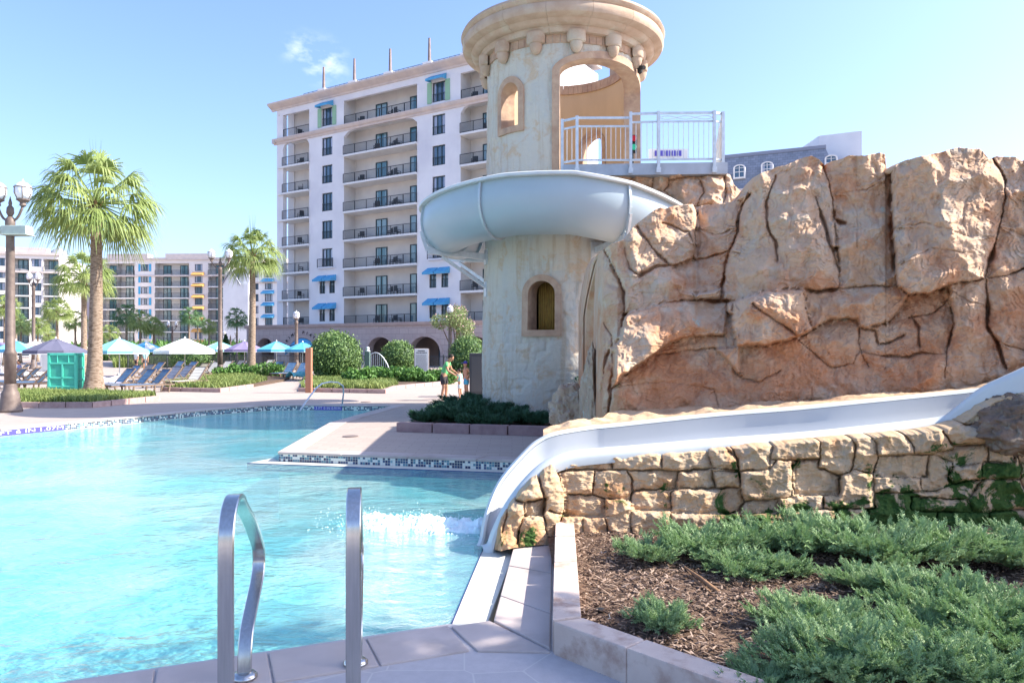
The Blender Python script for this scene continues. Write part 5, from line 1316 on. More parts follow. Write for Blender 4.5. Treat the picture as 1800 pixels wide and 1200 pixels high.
m = MB(); m.add([(-.3, -.3, 13.6), (1.6, -.3, 16.6), (3.5, -.3, 13.6), (-.3, 12, 13.6), (1.6, 12, 16.6), (3.5, 12, 13.6), (-.3, -.3, 13.3), (1.6, -.3, 16.2), (3.5, -.3, 13.3)], [(0, 1, 4, 3), (1, 2, 5, 4), (0, 6, 7, 1), (1, 7, 8, 2)]); m.build('roof', pm('wing_roof', (.28, .29, .34), None, rough=.7), g, world=False)
far_hotel((xx(430, 140), 140, 0), R(-12), 8, 7, .8, 2.25, [('wall', .8), ('win', 2.6), ('wino', 3.2), ('win', 3)], 'narrow distant hotel wing with blue awnings just left of the tall white hotel', stucco)
far_hotel((xx(-60, 128), 128, 0), R(16), 20, 8, .5, 2.13, [('bal', 3.4), ('win', 3.4), ('bal', 2.8), ('win', 2.2), ('bal', 2.4)], 'bright cream hotel at the far left edge behind the lamp post', stucco_bright)
# domed pavilion and gabled block
g = empty('domed_hotel', (xx(84, 170), 170, 0), 0, 'greyish pink gabled hotel block with a small grey dome between the far left hotels', 'hotel')
m = MB(); m.box(xx(78, 170), xx(180, 170), 172, 185, 0, 18.0); m.build('wall', pm('pink_stucco', (.50, .42, .42), (.46, .39, .40), .3, .9), g)
m = MB(); a, b_ = xx(70, 170), xx(125, 170); m.add([(a, 171, 18), (b_, 171, 18), ((a + b_) / 2, 171, 22.3), (a, 186, 18), (b_, 186, 18), ((a + b_) / 2, 186, 22.3)], [(0, 1, 2), (3, 5, 4), (0, 2, 5, 3), (1, 4, 5, 2)]); m.build('roof', pm('grey_roof', (.30, .32, .36), None, rough=.7), g)
m = MB(); m.lathe([(2.2, 19), (2.2, 22.3), (2.35, 22.5), (2.1, 23.6), (1.4, 24.6), (.6, 25.1), (.12, 25.3), (.08, 28)], xx(84, 170), 174, 18); m.build('dome', bpy.data.materials['grey_roof'], g, smooth=True)
# ---- mansard building on the right ----
def slate_mat():
    m, n, l, b = nodes('slate_roof'); t = n.new('ShaderNodeTexCoord'); v = t.outputs['Object']
    br = n.new('ShaderNodeTexBrick'); br.inputs['Scale'].default_value = 1; br.inputs['Brick Width'].default_value = .5; br.inputs['Row Height'].default_value = .28; br.inputs['Mortar Size'].default_value = .015
    br.inputs['Color1'].default_value = (.17, .20, .25, 1); br.inputs['Color2'].default_value = (.24, .27, .33, 1); br.inputs['Mortar'].default_value = (.12, .14, .18, 1)
    mp = n.new('ShaderNodeMapping'); mp.inputs['Rotation'].default_value = (R(90), 0, 0); l.new(v, mp.inputs[0]); l.new(mp.outputs[0], br.inputs['Vector']); l.new(br.outputs[0], b.inputs['Base Color']); b.inputs['Roughness'].default_value = .6; return m
A = Vector((xx(1262, 80), 80, 0)); B_ = Vector((xx(1480, 75), 75, 0)); ln = (B_ - A).length; an = math.atan2(B_.y - A.y, B_.x - A.x)
mr = empty('mansard_building', A, an, 'building with a grey blue slate mansard roof and white dormers behind the cliff', 'building')
zt = 22.8; ze = 18.6; m = MB(); ins_ = 1.6; L3 = ln; W3 = 14
m.add([(0, 0, ze), (L3, 0, ze), (L3 - 1.6, ins_, zt), (0.0, ins_, zt), (0, W3, ze), (L3, W3, ze), (L3 - 1.6, W3 - ins_, zt), (0, W3 - ins_, zt)], [(0, 1, 2, 3), (1, 5, 6, 2), (3, 2, 6, 7), (5, 4, 7, 6), (0, 3, 7, 4)])
m.build('roof', slate_mat(), mr, world=False)
m = MB(); m.box(-.1, L3 - 1.5, ins_ - .12, ins_ + .3, zt - .1, zt + .25); m.build('ridge_trim', pm('lead_trim', (.20, .23, .30), None, rough=.6), mr, world=False)
m = MB(); m.box(0, L3, 0, W3, 0, ze); m.build('wall', stucco, mr, world=False); m = MB(); m.box(-.1, L3 + .3, -.4, .2, ze - .1, ze + .25); m.build('cornice', cornice, mr, world=False)
def dormer(x, z):
    y = (z - ze) / (zt - ze) * ins_ - .35
    m = MB(); w_, h_ = .62, 1.15; outer = arch(0, 2 * w_, 0, h_, .35, 10); inner = arch(0, 2 * w_ - .3, .15, h_, .25, 10)
    n_ = len(outer)
    for i in range(n_):
        j = (i + 1) % n_; o0, o1, i0, i1 = outer[i], outer[j], inner[i], inner[j]
        m.quad((o0[0], 0, o0[1]), (o1[0], 0, o1[1]), (i1[0], 0, i1[1]), (i0[0], 0, i0[1])); m.quad((o0[0], 0, o0[1]), (o1[0], 0, o1[1]), (o1[0], 1.4, o1[1]), (o0[0], 1.4, o0[1])); m.quad((i0[0], 0, i0[1]), (i1[0], 0, i1[1]), (i1[0], .12, i1[1]), (i0[0], .12, i0[1]))
    m.box(-.03, .03, .03, .07, .15, h_ + .2); m.box(-.47, .47, .03, .07, .68, .74); m.box(-.47, .47, .03, .07, 1.1, 1.14)
    o = m.build('dormer', white_m, mr, world=False); o.location = (x, y, z)
    m = MB(); m.box(-.47, .47, .1, .12, .15, h_ + .25); p = m.build('pane', glass, o, world=False)
for px, py in ((1299, 313), (1348, 308), (1461, 297)):
    k = (px - 900) / F; u = (B_ - A).normalized(); s_ = (k * A.y - A.x) / (u.x - k * u.y); d = A.y + s_ * u.y; dormer(s_, E + (HY - py) / F * d)
eb = MB(); x0, x1 = xx(1433, 82), xx(1515, 78)
eb.add([(x0 + .3, 82, 17), (x1, 78, 17), (x1, 90, 17), (x0 + .3, 92, 17), (x0 + .4, 82, 25.4), (x1, 78, 24.8), (x1, 90, 24.8), (x0 + .4, 92, 25.4)], [(0, 1, 5, 4), (1, 2, 6, 5), (2, 3, 7, 6), (3, 0, 4, 7), (4, 5, 6, 7)])
eb.v = [tuple(Matrix.Rotation(-an, 4, 'Z') @ (Vector(v) - A)) for v in eb.v]
eb.build('lift_housing', stucco, mr, world=False)
# ======================= planting =======================
def blades(name, poly, z, n_, h, w_, m, lean=.5, seed=1, hedge=0, parent=None):
    """grassy ground cover inside a polygon"""
    rs = np.random.RandomState(seed); P_ = np.array(poly); x0, y0 = P_.min(0); x1, y1 = P_.max(0); pts = []
    def ins_(p):
        c = False; j = len(poly) - 1
        for i in range(len(poly)):
            a, b_ = poly[i], poly[j]
            if (a[1] > p[1]) != (b_[1] > p[1]) and p[0] < (b_[0] - a[0]) * (p[1] - a[1]) / (b_[1] - a[1]) + a[0]: c = not c
            j = i
        return c
    while len(pts) < n_:
        q = (rs.uniform(x0, x1), rs.uniform(y0, y1))
        if ins_(q): pts.append(q)
    pts = np.array(pts); az = rs.uniform(0, 2 * np.pi, n_); hh = h * rs.uniform(.55, 1.15, n_) * (.7 + .6 * fbm(pts[:, 0] * .8, pts[:, 1] * .8, 3, seed)); ln = rs.uniform(.1, lean, n_)
    d = np.stack([np.cos(az), np.sin(az)], -1); s_ = np.stack([-np.sin(az), np.cos(az)], -1) * w_ / 2
    z0 = np.full(n_, z)
    def v(o2, zz): return np.concatenate([pts + o2, zz[:, None]], 1)
    a = v(-s_, z0); b_ = v(s_, z0); mid = d * (hh * ln * .4)[:, None]; c = v(mid + s_ * .8, z0 + hh * .6); e = v(mid - s_ * .8, z0 + hh * .6); tip = d * (hh * ln)[:, None]; f = v(tip, z0 + hh * .98); g = v(tip - s_ * .2, z0 + hh)
    V = np.stack([a, b_, c, e, f, g], 1).reshape(-1, 3); k = np.arange(n_)[:, None] * 6
    Fq = np.concatenate([k + np.array([[0, 1, 2, 3]]), k + np.array([[3, 2, 4, 5]])], 0)
    return npmesh(name, V, Fq, m, parent, smooth=False)
def kerb(name, pts, z0, z1, w_, m, label, closed=False):
    mb = MB(); out_ = offset_poly(pts, w_)
    for i in range(len(pts) - 1):
        a, b_, c, d = Vector(pts[i]), Vector(pts[i + 1]), Vector(out_[i + 1]), Vector(out_[i]); k = max(1, round((b_ - a).length / .8))
        for j in range(k):
            t0, t1 = j / k + .004, (j + 1) / k - .004; mb.prism([a.lerp(b_, t0), a.lerp(b_, t1), d.lerp(c, t1), d.lerp(c, t0)], z0, z1)
    return tag(mb.build(name, m, fix=True, bevel=.012), label, 'kerb')
soil_m = pm('mulch', (.07, .045, .03), (.16, .11, .08), 30, .95, .8, 60, c3=(.10, .07, .05), s3=4, bdist=.02)
def bed(poly, z, nm='planting_soil'):
    mb = MB(); mb.prism(poly, DZ - .05, z); return tag(mb.build(nm, soil_m, fix=True), kind='structure')
def gp(px, py, z=.16): v = G(px, py, z); return (v.x, v.y)
# left bed under the big palm
L1 = [gp(27, 716), gp(160, 716), gp(276, 703.5), gp(262, 699), gp(30, 696)]
bed(L1, DZ + .14); kerb('planter_kerb', [L1[2], L1[1], L1[0]], DZ, DZ + .17, .16, curb_r, 'low pinkish kerb edging the grassy bed round the big left palm')
tag(blades('grass_bed', L1, DZ + .12, 11000, .20, .035, LG, .9, 3), 'bright green grassy ground cover round the foot of the big left palm', 'ground cover', kind='stuff')
L2 = [gp(288, 687), gp(384, 689), gp(440, 681), gp(500, 670), gp(512, 664), gp(470, 655), gp(380, 660), gp(300, 668)]
bed(L2, DZ + .12); kerb('planter_kerb', [L2[2], L2[1], L2[0]], DZ, DZ + .16, .16, curb_r, 'low pinkish kerb edging the middle bed beside the second lamp post')
tag(blades('grass_bed', [gp(292, 685), gp(384, 687), gp(440, 680), gp(470, 672), gp(440, 664), gp(300, 668)], DZ + .10, 9000, .25, .045, LG, .9, 4), 'yellow green grassy ground cover in the middle bed', 'ground cover', kind='stuff')
L3_ = [gp(527, 688), gp(672, 691), gp(690, 684), gp(770, 676), gp(845, 668), gp(845, 655), gp(700, 650), gp(535, 664)]
bed(L3_, DZ + .12); kerb('planter_kerb', [L3_[4], L3_[3], L3_[2], L3_[1], L3_[0]], DZ, DZ + .16, .16, curb_r, 'low pinkish kerb edging the bed below the round hedges')
tag(blades('grass_bed', [gp(530, 686), gp(672, 688.5), gp(700, 681), gp(690, 672), gp(540, 668)], DZ + .10, 9500, .24, .045, LG, .9, 5), 'yellow green grassy ground cover in front of the round hedges', 'ground cover', kind='stuff')

def leaf_cloud(mb, c, rx, ry, rz, n_, size, rs, shellk=.75, flat=0.0, jit=.12, up=0.0):
    for i in range(n_):
        d = rs.normal(size=3); d /= np.linalg.norm(d) + 1e-9
        if flat and d[2] < -flat: d[2] = -flat
        r_ = shellk + (1 - shellk) * rs.rand() ** .5 + rs.normal() * jit * .3
        p = np.array([c[0] + d[0] * rx * r_, c[1] + d[1] * ry * r_, c[2] + d[2] * rz * r_])
        t = rs.normal(size=3) + np.array([0, 0, up]); t /= np.linalg.norm(t); nn = d * .9 + rs.normal(size=3) * .8; s_ = np.cross(nn, t); s_ /= np.linalg.norm(s_) + 1e-9
        L_ = size * rs.uniform(.6, 1.3); w_ = L_ * .34
        mb.add([p - t * L_ * .5, p + s_ * w_, p + t * L_ * .5, p - s_ * w_], [(0, 1, 2, 3)])
def round_hedge(c, rx, rz, label, n_=5200, ry=None, seed=1, size=.11, mat_=None, cat='hedge', nm='round_hedge', grp=None):
    rs = np.random.RandomState(seed); root = empty(nm, (c[0], c[1], DZ), 0, label, cat, grp)
    mb = MB(); leaf_cloud(mb, (c[0], c[1], c[2]), rx, ry or rx, rz, n_, size, rs, .93, .95, .30)
    mb.build('foliage', mat_ or LH, root)
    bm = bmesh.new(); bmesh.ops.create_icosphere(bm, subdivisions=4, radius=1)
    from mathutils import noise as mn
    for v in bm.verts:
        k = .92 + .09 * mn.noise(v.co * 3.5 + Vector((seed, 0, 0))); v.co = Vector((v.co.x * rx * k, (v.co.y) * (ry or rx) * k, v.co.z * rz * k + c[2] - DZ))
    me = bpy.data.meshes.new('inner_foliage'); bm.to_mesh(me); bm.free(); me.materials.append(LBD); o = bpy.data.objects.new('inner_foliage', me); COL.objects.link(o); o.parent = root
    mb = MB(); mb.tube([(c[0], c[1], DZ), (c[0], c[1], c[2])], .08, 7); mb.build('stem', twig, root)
    return root
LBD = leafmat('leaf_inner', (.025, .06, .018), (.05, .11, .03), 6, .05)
d = 41.0; c = P(589, 629, d); round_hedge((c.x, c.y, 1.45), 43 / F * d, 1.33, 'largest clipped round hedge, beside the brown wooden post', 9000, seed=2, size=.12)
d = 47.0; c = P(700, 628, d); round_hedge((c.x, c.y, 1.28), 29 / F * d, 1.08, 'clipped round hedge just left of the white notice board', 5200, seed=3, size=.12)
d = 44.0; c = P(822, 622, d); round_hedge((c.x, c.y, 1.35), 32 / F * d, 1.25, 'clipped round hedge close behind the two children', 5200, seed=4, size=.12)
d = 62.0; c = P(335, 628, d); round_hedge((c.x, c.y, 1.0), 1.6, 1.0, 'long clipped box hedge behind the white sun loungers', 3500, ry=.9, seed=5, size=.14, nm='box_hedge')
d = 85.0; c = P(397, 612, d); mb = MB(); rs = np.random.RandomState(6)
root = empty('cone_shrub', (c.x, c.y, DZ), 0, 'dark clipped cone shaped evergreen behind the umbrellas near the second lamp post', 'shrub')
for k in range(14):
    zz = DZ + k * .24; rr = 1.25 * (1 - k / 14); leaf_cloud(mb, (c.x, c.y, zz), rr, rr, .25, 160, .2, rs, .85)
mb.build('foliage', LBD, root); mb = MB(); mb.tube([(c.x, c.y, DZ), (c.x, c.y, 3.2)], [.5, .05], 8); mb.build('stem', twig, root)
# loose bushes
def bush(px, py, d, w_, h_, label, m=LB, seed=1, n_=1500, grp=None, size=.16):
    c = P(px, py, d); rs = np.random.RandomState(seed); root = empty('leafy_bush', (c.x, c.y, DZ), 0, label, 'bush', grp); mb = MB(); st_ = MB()
    for k in range(7):
        ox, oy = rs.uniform(-.6, .6) * w_, rs.uniform(-.4, .4) * w_; hz = h_ * rs.uniform(.35, .62)
        leaf_cloud(mb, (c.x + ox, c.y + oy, DZ + hz), w_ * .45, w_ * .4, hz * .95, n_ // 7, size, rs, .5, jit=.25, up=.8); st_.tube([(c.x, c.y, DZ), (c.x + ox * .7, c.y + oy * .7, DZ + hz)], .02, 5)
    mb.build('foliage', m, root); st_.build('stems', twig, root)
bush(400, 665, 44, .95, .75, 'low green bush at the foot of the second lamp post', seed=11)
bush(430, 655, 46, 1.1, .95, 'leafy green bush left of the second palm trunk in the middle bed', seed=12)
bush(470, 660, 45, 1.2, .85, 'leafy green bush right of the second palm trunk in the middle bed', seed=13)
for i, (px, lb) in enumerate(((655, 'dark leafy bush left of the dark green post in the right bed'), (700, 'dark leafy bush below the white notice board'), (738, 'dark leafy bush behind the man in the green shirt'), (775, 'bright leafy bush between the man and the children'), (630, 'leafy bush below the largest round hedge'))):
    bush(px, 665, 38 - i * .4, .9, .75, lb, LB, 20 + i)
# flowering tree beside the tower
c = P(808, 610, 55); root = empty('flowering_tree', (c.x, c.y, DZ), 0, 'loose pale green and pinkish flowering tree beside the tower', 'tree'); rs = np.random.RandomState(31)
tk = MB(); lf = MB(); fl_ = MB()
for k in range(9):
    a = rs.uniform(0, 6.28); top_ = Vector((c.x + math.cos(a) * rs.uniform(.3, 1.5), c.y + math.sin(a) * rs.uniform(.3, 1.3), rs.uniform(3.0, 4.6)))
    b0 = Vector((c.x + math.cos(a) * .1, c.y + math.sin(a) * .1, DZ)); mid = b0.lerp(top_, .5) + Vector((0, 0, .3)); tk.tube([b0, mid, top_], [.07, .05, .02], 6)
    leaf_cloud(lf, top_, .75, .75, .6, 420, .16, rs, .35, jit=.3); leaf_cloud(fl_, top_ + Vector((0, 0, .2)), .75, .75, .55, 45, .13, rs, .8)
tk.build('trunk', twig, root); lf.build('crown', LC, root); fl_.build('blossom', pm('blossom', (.50, .30, .30), None, rough=.8), root)

# ---- fan palms ----
def palm_crown(nf, seed, R_=1.0, droop=.9, dark=False, low=-28):
    rs = np.random.RandomState(seed); mb = MB()
    for i in range(nf):
        t = i / (nf - 1); el = R(84 - (84 - low) * t ** .62 + rs.uniform(-6, 6)); az = i * 2.39996 + rs.uniform(-.2, .2)
        d = Vector((math.cos(az) * math.cos(el), math.sin(az) * math.cos(el), math.sin(el))); side = Vector((-math.sin(az), math.cos(az), 0)); nrm = side.cross(d) * -1
        pl_ = R_ * rs.uniform(.42, .56) * (1 if el > 0 else .85); p1 = d * pl_ - Vector((0, 0, .10 * R_ * t)); w_ = .012 * R_
        mb.add([side * w_, -side * w_, p1 - side * w_ * .6, p1 + side * w_ * .6], [(0, 1, 2, 3)]); mb.add([nrm * w_, -nrm * w_, p1 - nrm * w_ * .6, p1 + nrm * w_ * .6], [(0, 1, 2, 3)])
        nb_ = 27; rot = rs.uniform(-.3, .3)
        for k in range(nb_):
            a = (k / (nb_ - 1) - .5) * R(150); dl = (d * math.cos(a) + side * math.sin(a) + nrm * (.10 * math.cos(a * 2)) + side * rot * .2).normalized(); L_ = R_ * rs.uniform(.44, .56) * (.72 + .28 * math.cos(a))
            wd = dl.cross(nrm).normalized() * (.0115 * R_); vs = []
            dr = droop * rs.uniform(.7, 1.3)
            for q, (tt, ww) in enumerate(((0, .45), (.35, 1.0), (.68, .75), (1.0, .08))):
                g = Vector((0, 0, -1)) * (tt ** 2.2) * L_ * .62 * dr; pp = p1 + dl * L_ * tt * (1 - .18 * dr * tt) + g; vs += [pp + wd * ww, pp - wd * ww]
            mb.add(vs, [(0, 1, 3, 2), (2, 3, 5, 4), (4, 5, 7, 6)])
    return mb
PC = []
for sd in range(3):
    PC.append(mesh_of(palm_crown(46, 40 + sd, droop=1.05, low=-25), 'palm_crown', LP))
PCD = mesh_of(palm_crown(30, 60, droop=1.15, low=-35), 'palm_crown', LPD)
PC2 = mesh_of(palm_crown(32, 63, droop=1.15, low=-35), 'palm_crown', LP)
def palm(px, pbase, ptop, cr, d, label, var=0, dark=False, tw=None, grp='fan palms', big=False):
    x = (px - 900) / F * d; zt_ = E + (HY - ptop) / F * d; r_ = cr / F * d; tw = tw or .2
    root = empty('fan_palm', (x, d, DZ), 0, label, 'palm tree', grp)
    m = MB(); pts = []; rr = []; n_ = 46 if big else 14
    for i in range(n_ + 1):
        t = i / n_; pts.append((x + .10 * math.sin(t * 2.2) * (1 if big else .3), d, DZ + (zt_ - DZ) * t)); rr.append(tw * (1 + .75 * math.exp(-t * 15) + (.03 * (i % 2) if big else 0)) * (1 - .35 * t))
    m.tube(pts, rr, 18 if big else 9); m.build('trunk', bark, root, smooth=True)
    top_ = Vector(pts[-1]) - Vector(root.location)
    me = PCD if dark else (PC[var % 3] if var < 9 else PC2); c = bpy.data.objects.new('crown', me); COL.objects.link(c); c.parent = root; c.location = top_ + Vector((0, 0, .15)); c.scale = (r_,) * 3; c.rotation_euler = (0, 0, var * 1.3)
    m = MB(); rs = np.random.RandomState(int(px))
    nb_ = 46 if big else 14
    for k in range(nb_):
        a = rs.uniform(0, 6.28); z_ = rs.uniform(-.75 if big else -.5, .15); rb = tw * .72; q = Vector((math.cos(a), math.sin(a), 0)); s_ = Vector((-math.sin(a), math.cos(a), 0)) * .05
        b0 = top_ + q * rb * .8 + Vector((0, 0, z_)); b1 = b0 + q * rs.uniform(.10, .22) + Vector((0, 0, rs.uniform(.2, .4))); m.add([b0 - s_, b0 + s_, b1 + s_ * .5, b1 - s_ * .5, b0 - Vector((0, 0, .06))], [(0, 1, 2, 3), (0, 4, 1)])
    m.build('leaf_boots', boot_m, root, world=False)
    if big:
        m = MB()
        for k in range(5): a = k * 1.3; m.add([top_ + Vector((.03 * math.cos(a) - .02, .03 * math.sin(a), .8)), top_ + Vector((.03 * math.cos(a) + .02, .03 * math.sin(a), .8)), top_ + Vector((.25 * math.cos(a), .25 * math.sin(a), 2.75))], [(0, 1, 2)])
        m.build('young_spears', LP, root, world=False)
    return root
palm(165, 0, 364, 134, 28.8, 'largest fan palm, thick pale trunk rising behind the teal cart at the left', 0, tw=.275, big=True)
palm(441, 0, 450, 68, 46, 'tall fan palm with pale trunk between the second lamp post and the white hotel', 1, tw=.24, big=True)
palm(147, 0, 490, 66, 50, 'fan palm half hidden behind the trunk of the largest palm', 2, tw=.22)
for i, (px, pt, cr, d, dk, lb) in enumerate([
    (8, 540, 34, 75, 0, 'small fan palm at the far left edge behind the lamp post'), (100, 548, 36, 72, 0, 'small fan palm in front of the pink gabled block'), (36, 575, 24, 85, 0, 'little fan palm low between the two left lamp posts'),
    (66, 575, 26, 95, 0, 'little fan palm beside the thin third lamp post'), (132, 565, 30, 80, 0, 'small fan palm just left of the big palm trunk'), (222, 556, 32, 85, 1, 'dark fan palm in front of the left part of the distant hotel'),
    (246, 566, 30, 80, 0, 'light fan palm leaning over the white umbrella'), (270, 577, 27, 82, 0, 'light fan palm right of the white umbrella'), (332, 556, 24, 95, 1, 'dark fan palm under the orange awnings of the distant hotel'),
    (347, 562, 20, 105, 1, 'slim dark fan palm just right of the orange awning column'), (367, 576, 20, 90, 0, 'short light fan palm left of the second lamp post'), (416, 560, 28, 90, 1, 'dark fan palm between the second lamp post and second big palm'),
    (86, 590, 20, 100, 0, 'tiny fan palm low behind the purple umbrella'), (193, 585, 22, 100, 0, 'tiny fan palm just right of the big palm trunk'), (28, 560, 22, 110, 1, 'dark little fan palm behind the nearest lamp post')]):
    palm(px, 0, pt, cr, d, lb, i if i % 2 else 9 + i, bool(dk), tw=.16 if d < 90 else .14)

# ---- junipers ----
def spray(mb, base, dr, L_, rs, up=Vector((0, 0, 1)), tw=13):
    side = dr.cross(up); 
    if side.length < .05: side = Vector((1, 0, 0))
    side.normalize(); nn = side.cross(dr).normalized()
    for k in range(tw):
        t = (k + .5) / tw; p = base + dr * L_ * t; s_ = (1 if k % 2 else -1); l_ = L_ * (.42 - .28 * t) * rs.uniform(.75, 1.25)
        d2 = (dr * .75 + side * s_ * rs.uniform(.5, .9) + nn * rs.uniform(-.35, .55)).normalized(); w_ = l_ * .17; u = d2.cross(nn).normalized() * w_; v_ = nn * w_
        m_ = p + d2 * l_ * .55; e = p + d2 * l_
        mb.add([p, m_ + u, e, m_ - u], [(0, 1, 2, 3)]); mb.add([p, m_ + v_, e, m_ - v_], [(0, 1, 2, 3)])
    e = base + dr * L_ * 1.08; u = side * L_ * .035; mb.add([base, base + dr * L_ * .6 + u, e, base + dr * L_ * .6 - u], [(0, 1, 2, 3)])
def juniper_mesh(rad, h_, nbr, seed, dens=1.0, L0=.095):
    rs = np.random.RandomState(seed); mb = MB(); st_ = MB()
    for i in range(nbr):
        az = i * 2.39996 + rs.uniform(-.4, .4); rr = rad * rs.uniform(.35, 1.0) ** .7; hh = h_ * rs.uniform(.45, 1.1); n_ = int(11 * dens * rr / rad) + 5; q = Vector((math.cos(az), math.sin(az), 0)); pts = []
        s2 = Vector((-q.y, q.x, 0)); bend = rs.uniform(-.25, .25)
        for k in range(n_ + 1):
            t = k / n_; pts.append(q * rr * t + s2 * bend * rr * t * t + Vector((0, 0, hh * (1.25 * t - .45 * t * t) * (.8 + .2 * rs.rand()) + .01)))
        st_.tube([pts[0], pts[n_ // 2], pts[-1]], [.007, .005, .002], 4)
        for k in range(1, n_ + 1):
            t = k / n_; dd_ = (pts[k] - pts[k - 1]).normalized()
            for c_ in range(4 if k < n_ else 3):
                off = s2 * rs.uniform(-.12, .12) * rr * (.4 + t) + Vector((0, 0, rs.uniform(-.015, .03)))
                dr = (dd_ * .8 + s2 * rs.uniform(-.9, .9) + Vector((0, 0, rs.uniform(.1, .95)))).normalized(); spray(mb, pts[k] + off, dr, L0 * rs.uniform(.7, 1.45), rs)
    return mb, st_
JM = []
for sd, (ra, hh, nb_) in enumerate(((.52, .34, 28), (.60, .32, 32), (.42, .32, 24))):
    a, b_ = juniper_mesh(ra, hh, nb_, 70 + sd); JM.append((mesh_of(a, 'juniper_foliage', LJ), mesh_of(b_, 'juniper_branches', twig)))
def juniper(x, y, z, sc, var, rz, label, grp='junipers in the front mulch bed'):
    r = empty('juniper_shrub', (x, y, z), rz, label, 'juniper', grp)
    for nm, me in zip(('foliage', 'branches'), JM[var]): o = bpy.data.objects.new(nm, me); COL.objects.link(o); o.parent = r; o.scale = (sc, sc, sc)
# planter curb
cu = [(.435, 7.42), (.257, 4.70), (.66, 4.28), (4.6, .25)]
co = offset_poly(cu, .185)
root = empty('planter_curb', (.3, 4.7, NZ), 0, 'pink concrete curb wall turning the corner round the juniper bed', 'curb')
for k, (i, t0, t1) in enumerate(((0, 0, .22), (0, .225, .52), (0, .525, .992), (1, .008, 1), (2, 0, .22), (2, .225, .48), (2, .485, 1))):
    a, b_, c, d = Vector(cu[i]), Vector(cu[i + 1]), Vector(co[i + 1]), Vector(co[i]); mb = MB(); mb.prism([a.lerp(b_, t0), a.lerp(b_, t1), d.lerp(c, t1), d.lerp(c, t0)], NZ - .05, .262)
    mb.build('curb_block', curb_m, root, bevel=.014, fix=True)
# mulch bed surface
def bedz(x, y): return .13 + .05 * (fbm(x * 1.3, y * 1.3, 4, 91) - .5) * 2 + .04 * np.clip((x - .5) / 4, 0, 1)
nx, ny = 340, 300; X, Y = np.meshgrid(np.linspace(.33, 7.5, nx), np.linspace(1.0, 8.0, ny), indexing='ij')
X = X + 0.0; Zb = bedz(X, Y) + .012 * (fbm(X * 22, Y * 22, 3, 92) - .5) * 2
keepv = (X > .34) & (((X - .257) * 1.0 + (Y - 4.70)) > -.05 + .16)
idx = np.arange(nx * ny).reshape(nx, ny); Fq = np.stack([idx[:-1, :-1], idx[1:, :-1], idx[1:, 1:], idx[:-1, 1:]], -1); kf = keepv[:-1, :-1] & keepv[1:, 1:] & keepv[1:, :-1] & keepv[:-1, 1:]
mulch_m = pm('bark_mulch', (.10, .06, .04), (.20, .13, .09), 22, .95, .9, 70, c3=(.13, .09, .065), s3=3, bdist=.02)
tag(npmesh('mulch_bed', np.stack([X, Y, Zb], -1).reshape(-1, 3), Fq[kf], mulch_m), kind='structure')
rs = np.random.RandomState(93); nC = 26000; cx = rs.uniform(.4, 5.6, nC); cy = rs.uniform(2.6, 7.6, nC); ok = ((cx - .257) + (cy - 4.70)) > .30; cx, cy = cx[ok], cy[ok]; nC = len(cx)
az = rs.uniform(0, 6.28, nC); L_ = rs.uniform(.008, .032, nC); W2_ = rs.uniform(.002, .006, nC); tl_ = rs.uniform(-.35, .35, nC); cz = bedz(cx, cy) + .012 + rs.uniform(0, .012, nC)
dx, dy = np.cos(az), np.sin(az); V = []
for sx_, sy_, sz_ in ((-1, -1, 0), (1, -1, 0), (1, 1, 0), (-1, 1, 0), (-1, -1, 1), (1, -1, 1), (1, 1, 1), (-1, 1, 1)):
    V.append(np.stack([cx + dx * L_ * sx_ - dy * W2_ * sy_, cy + dy * L_ * sx_ + dx * W2_ * sy_, cz + sx_ * L_ * tl_ + sz_ * .006], -1))
V = np.stack(V, 1).reshape(-1, 3); k = np.arange(nC)[:, None] * 8; Fq = np.concatenate([k + np.array([q]) for q in ((4, 5, 6, 7), (0, 1, 5, 4), (1, 2, 6, 5), (2, 3, 7, 6), (3, 0, 4, 7))], 0)
cm, n, l, b = nodes('mulch_chips'); g = n.new('ShaderNodeNewGeometry'); rp = ramp(n, [(0, (.05, .03, .02)), (.35, (.15, .09, .06)), (.7, (.28, .19, .13)), (1, (.45, .33, .25))]); l.new(g.outputs['Random Per Island'], rp.inputs[0]); l.new(rp.outputs[0], b.inputs['Base Color']); b.inputs['Roughness'].default_value = .9
tag(npmesh('mulch_chips', V, Fq, cm, smooth=False), 'loose brown bark chips scattered over the juniper bed', 'mulch', kind='stuff')
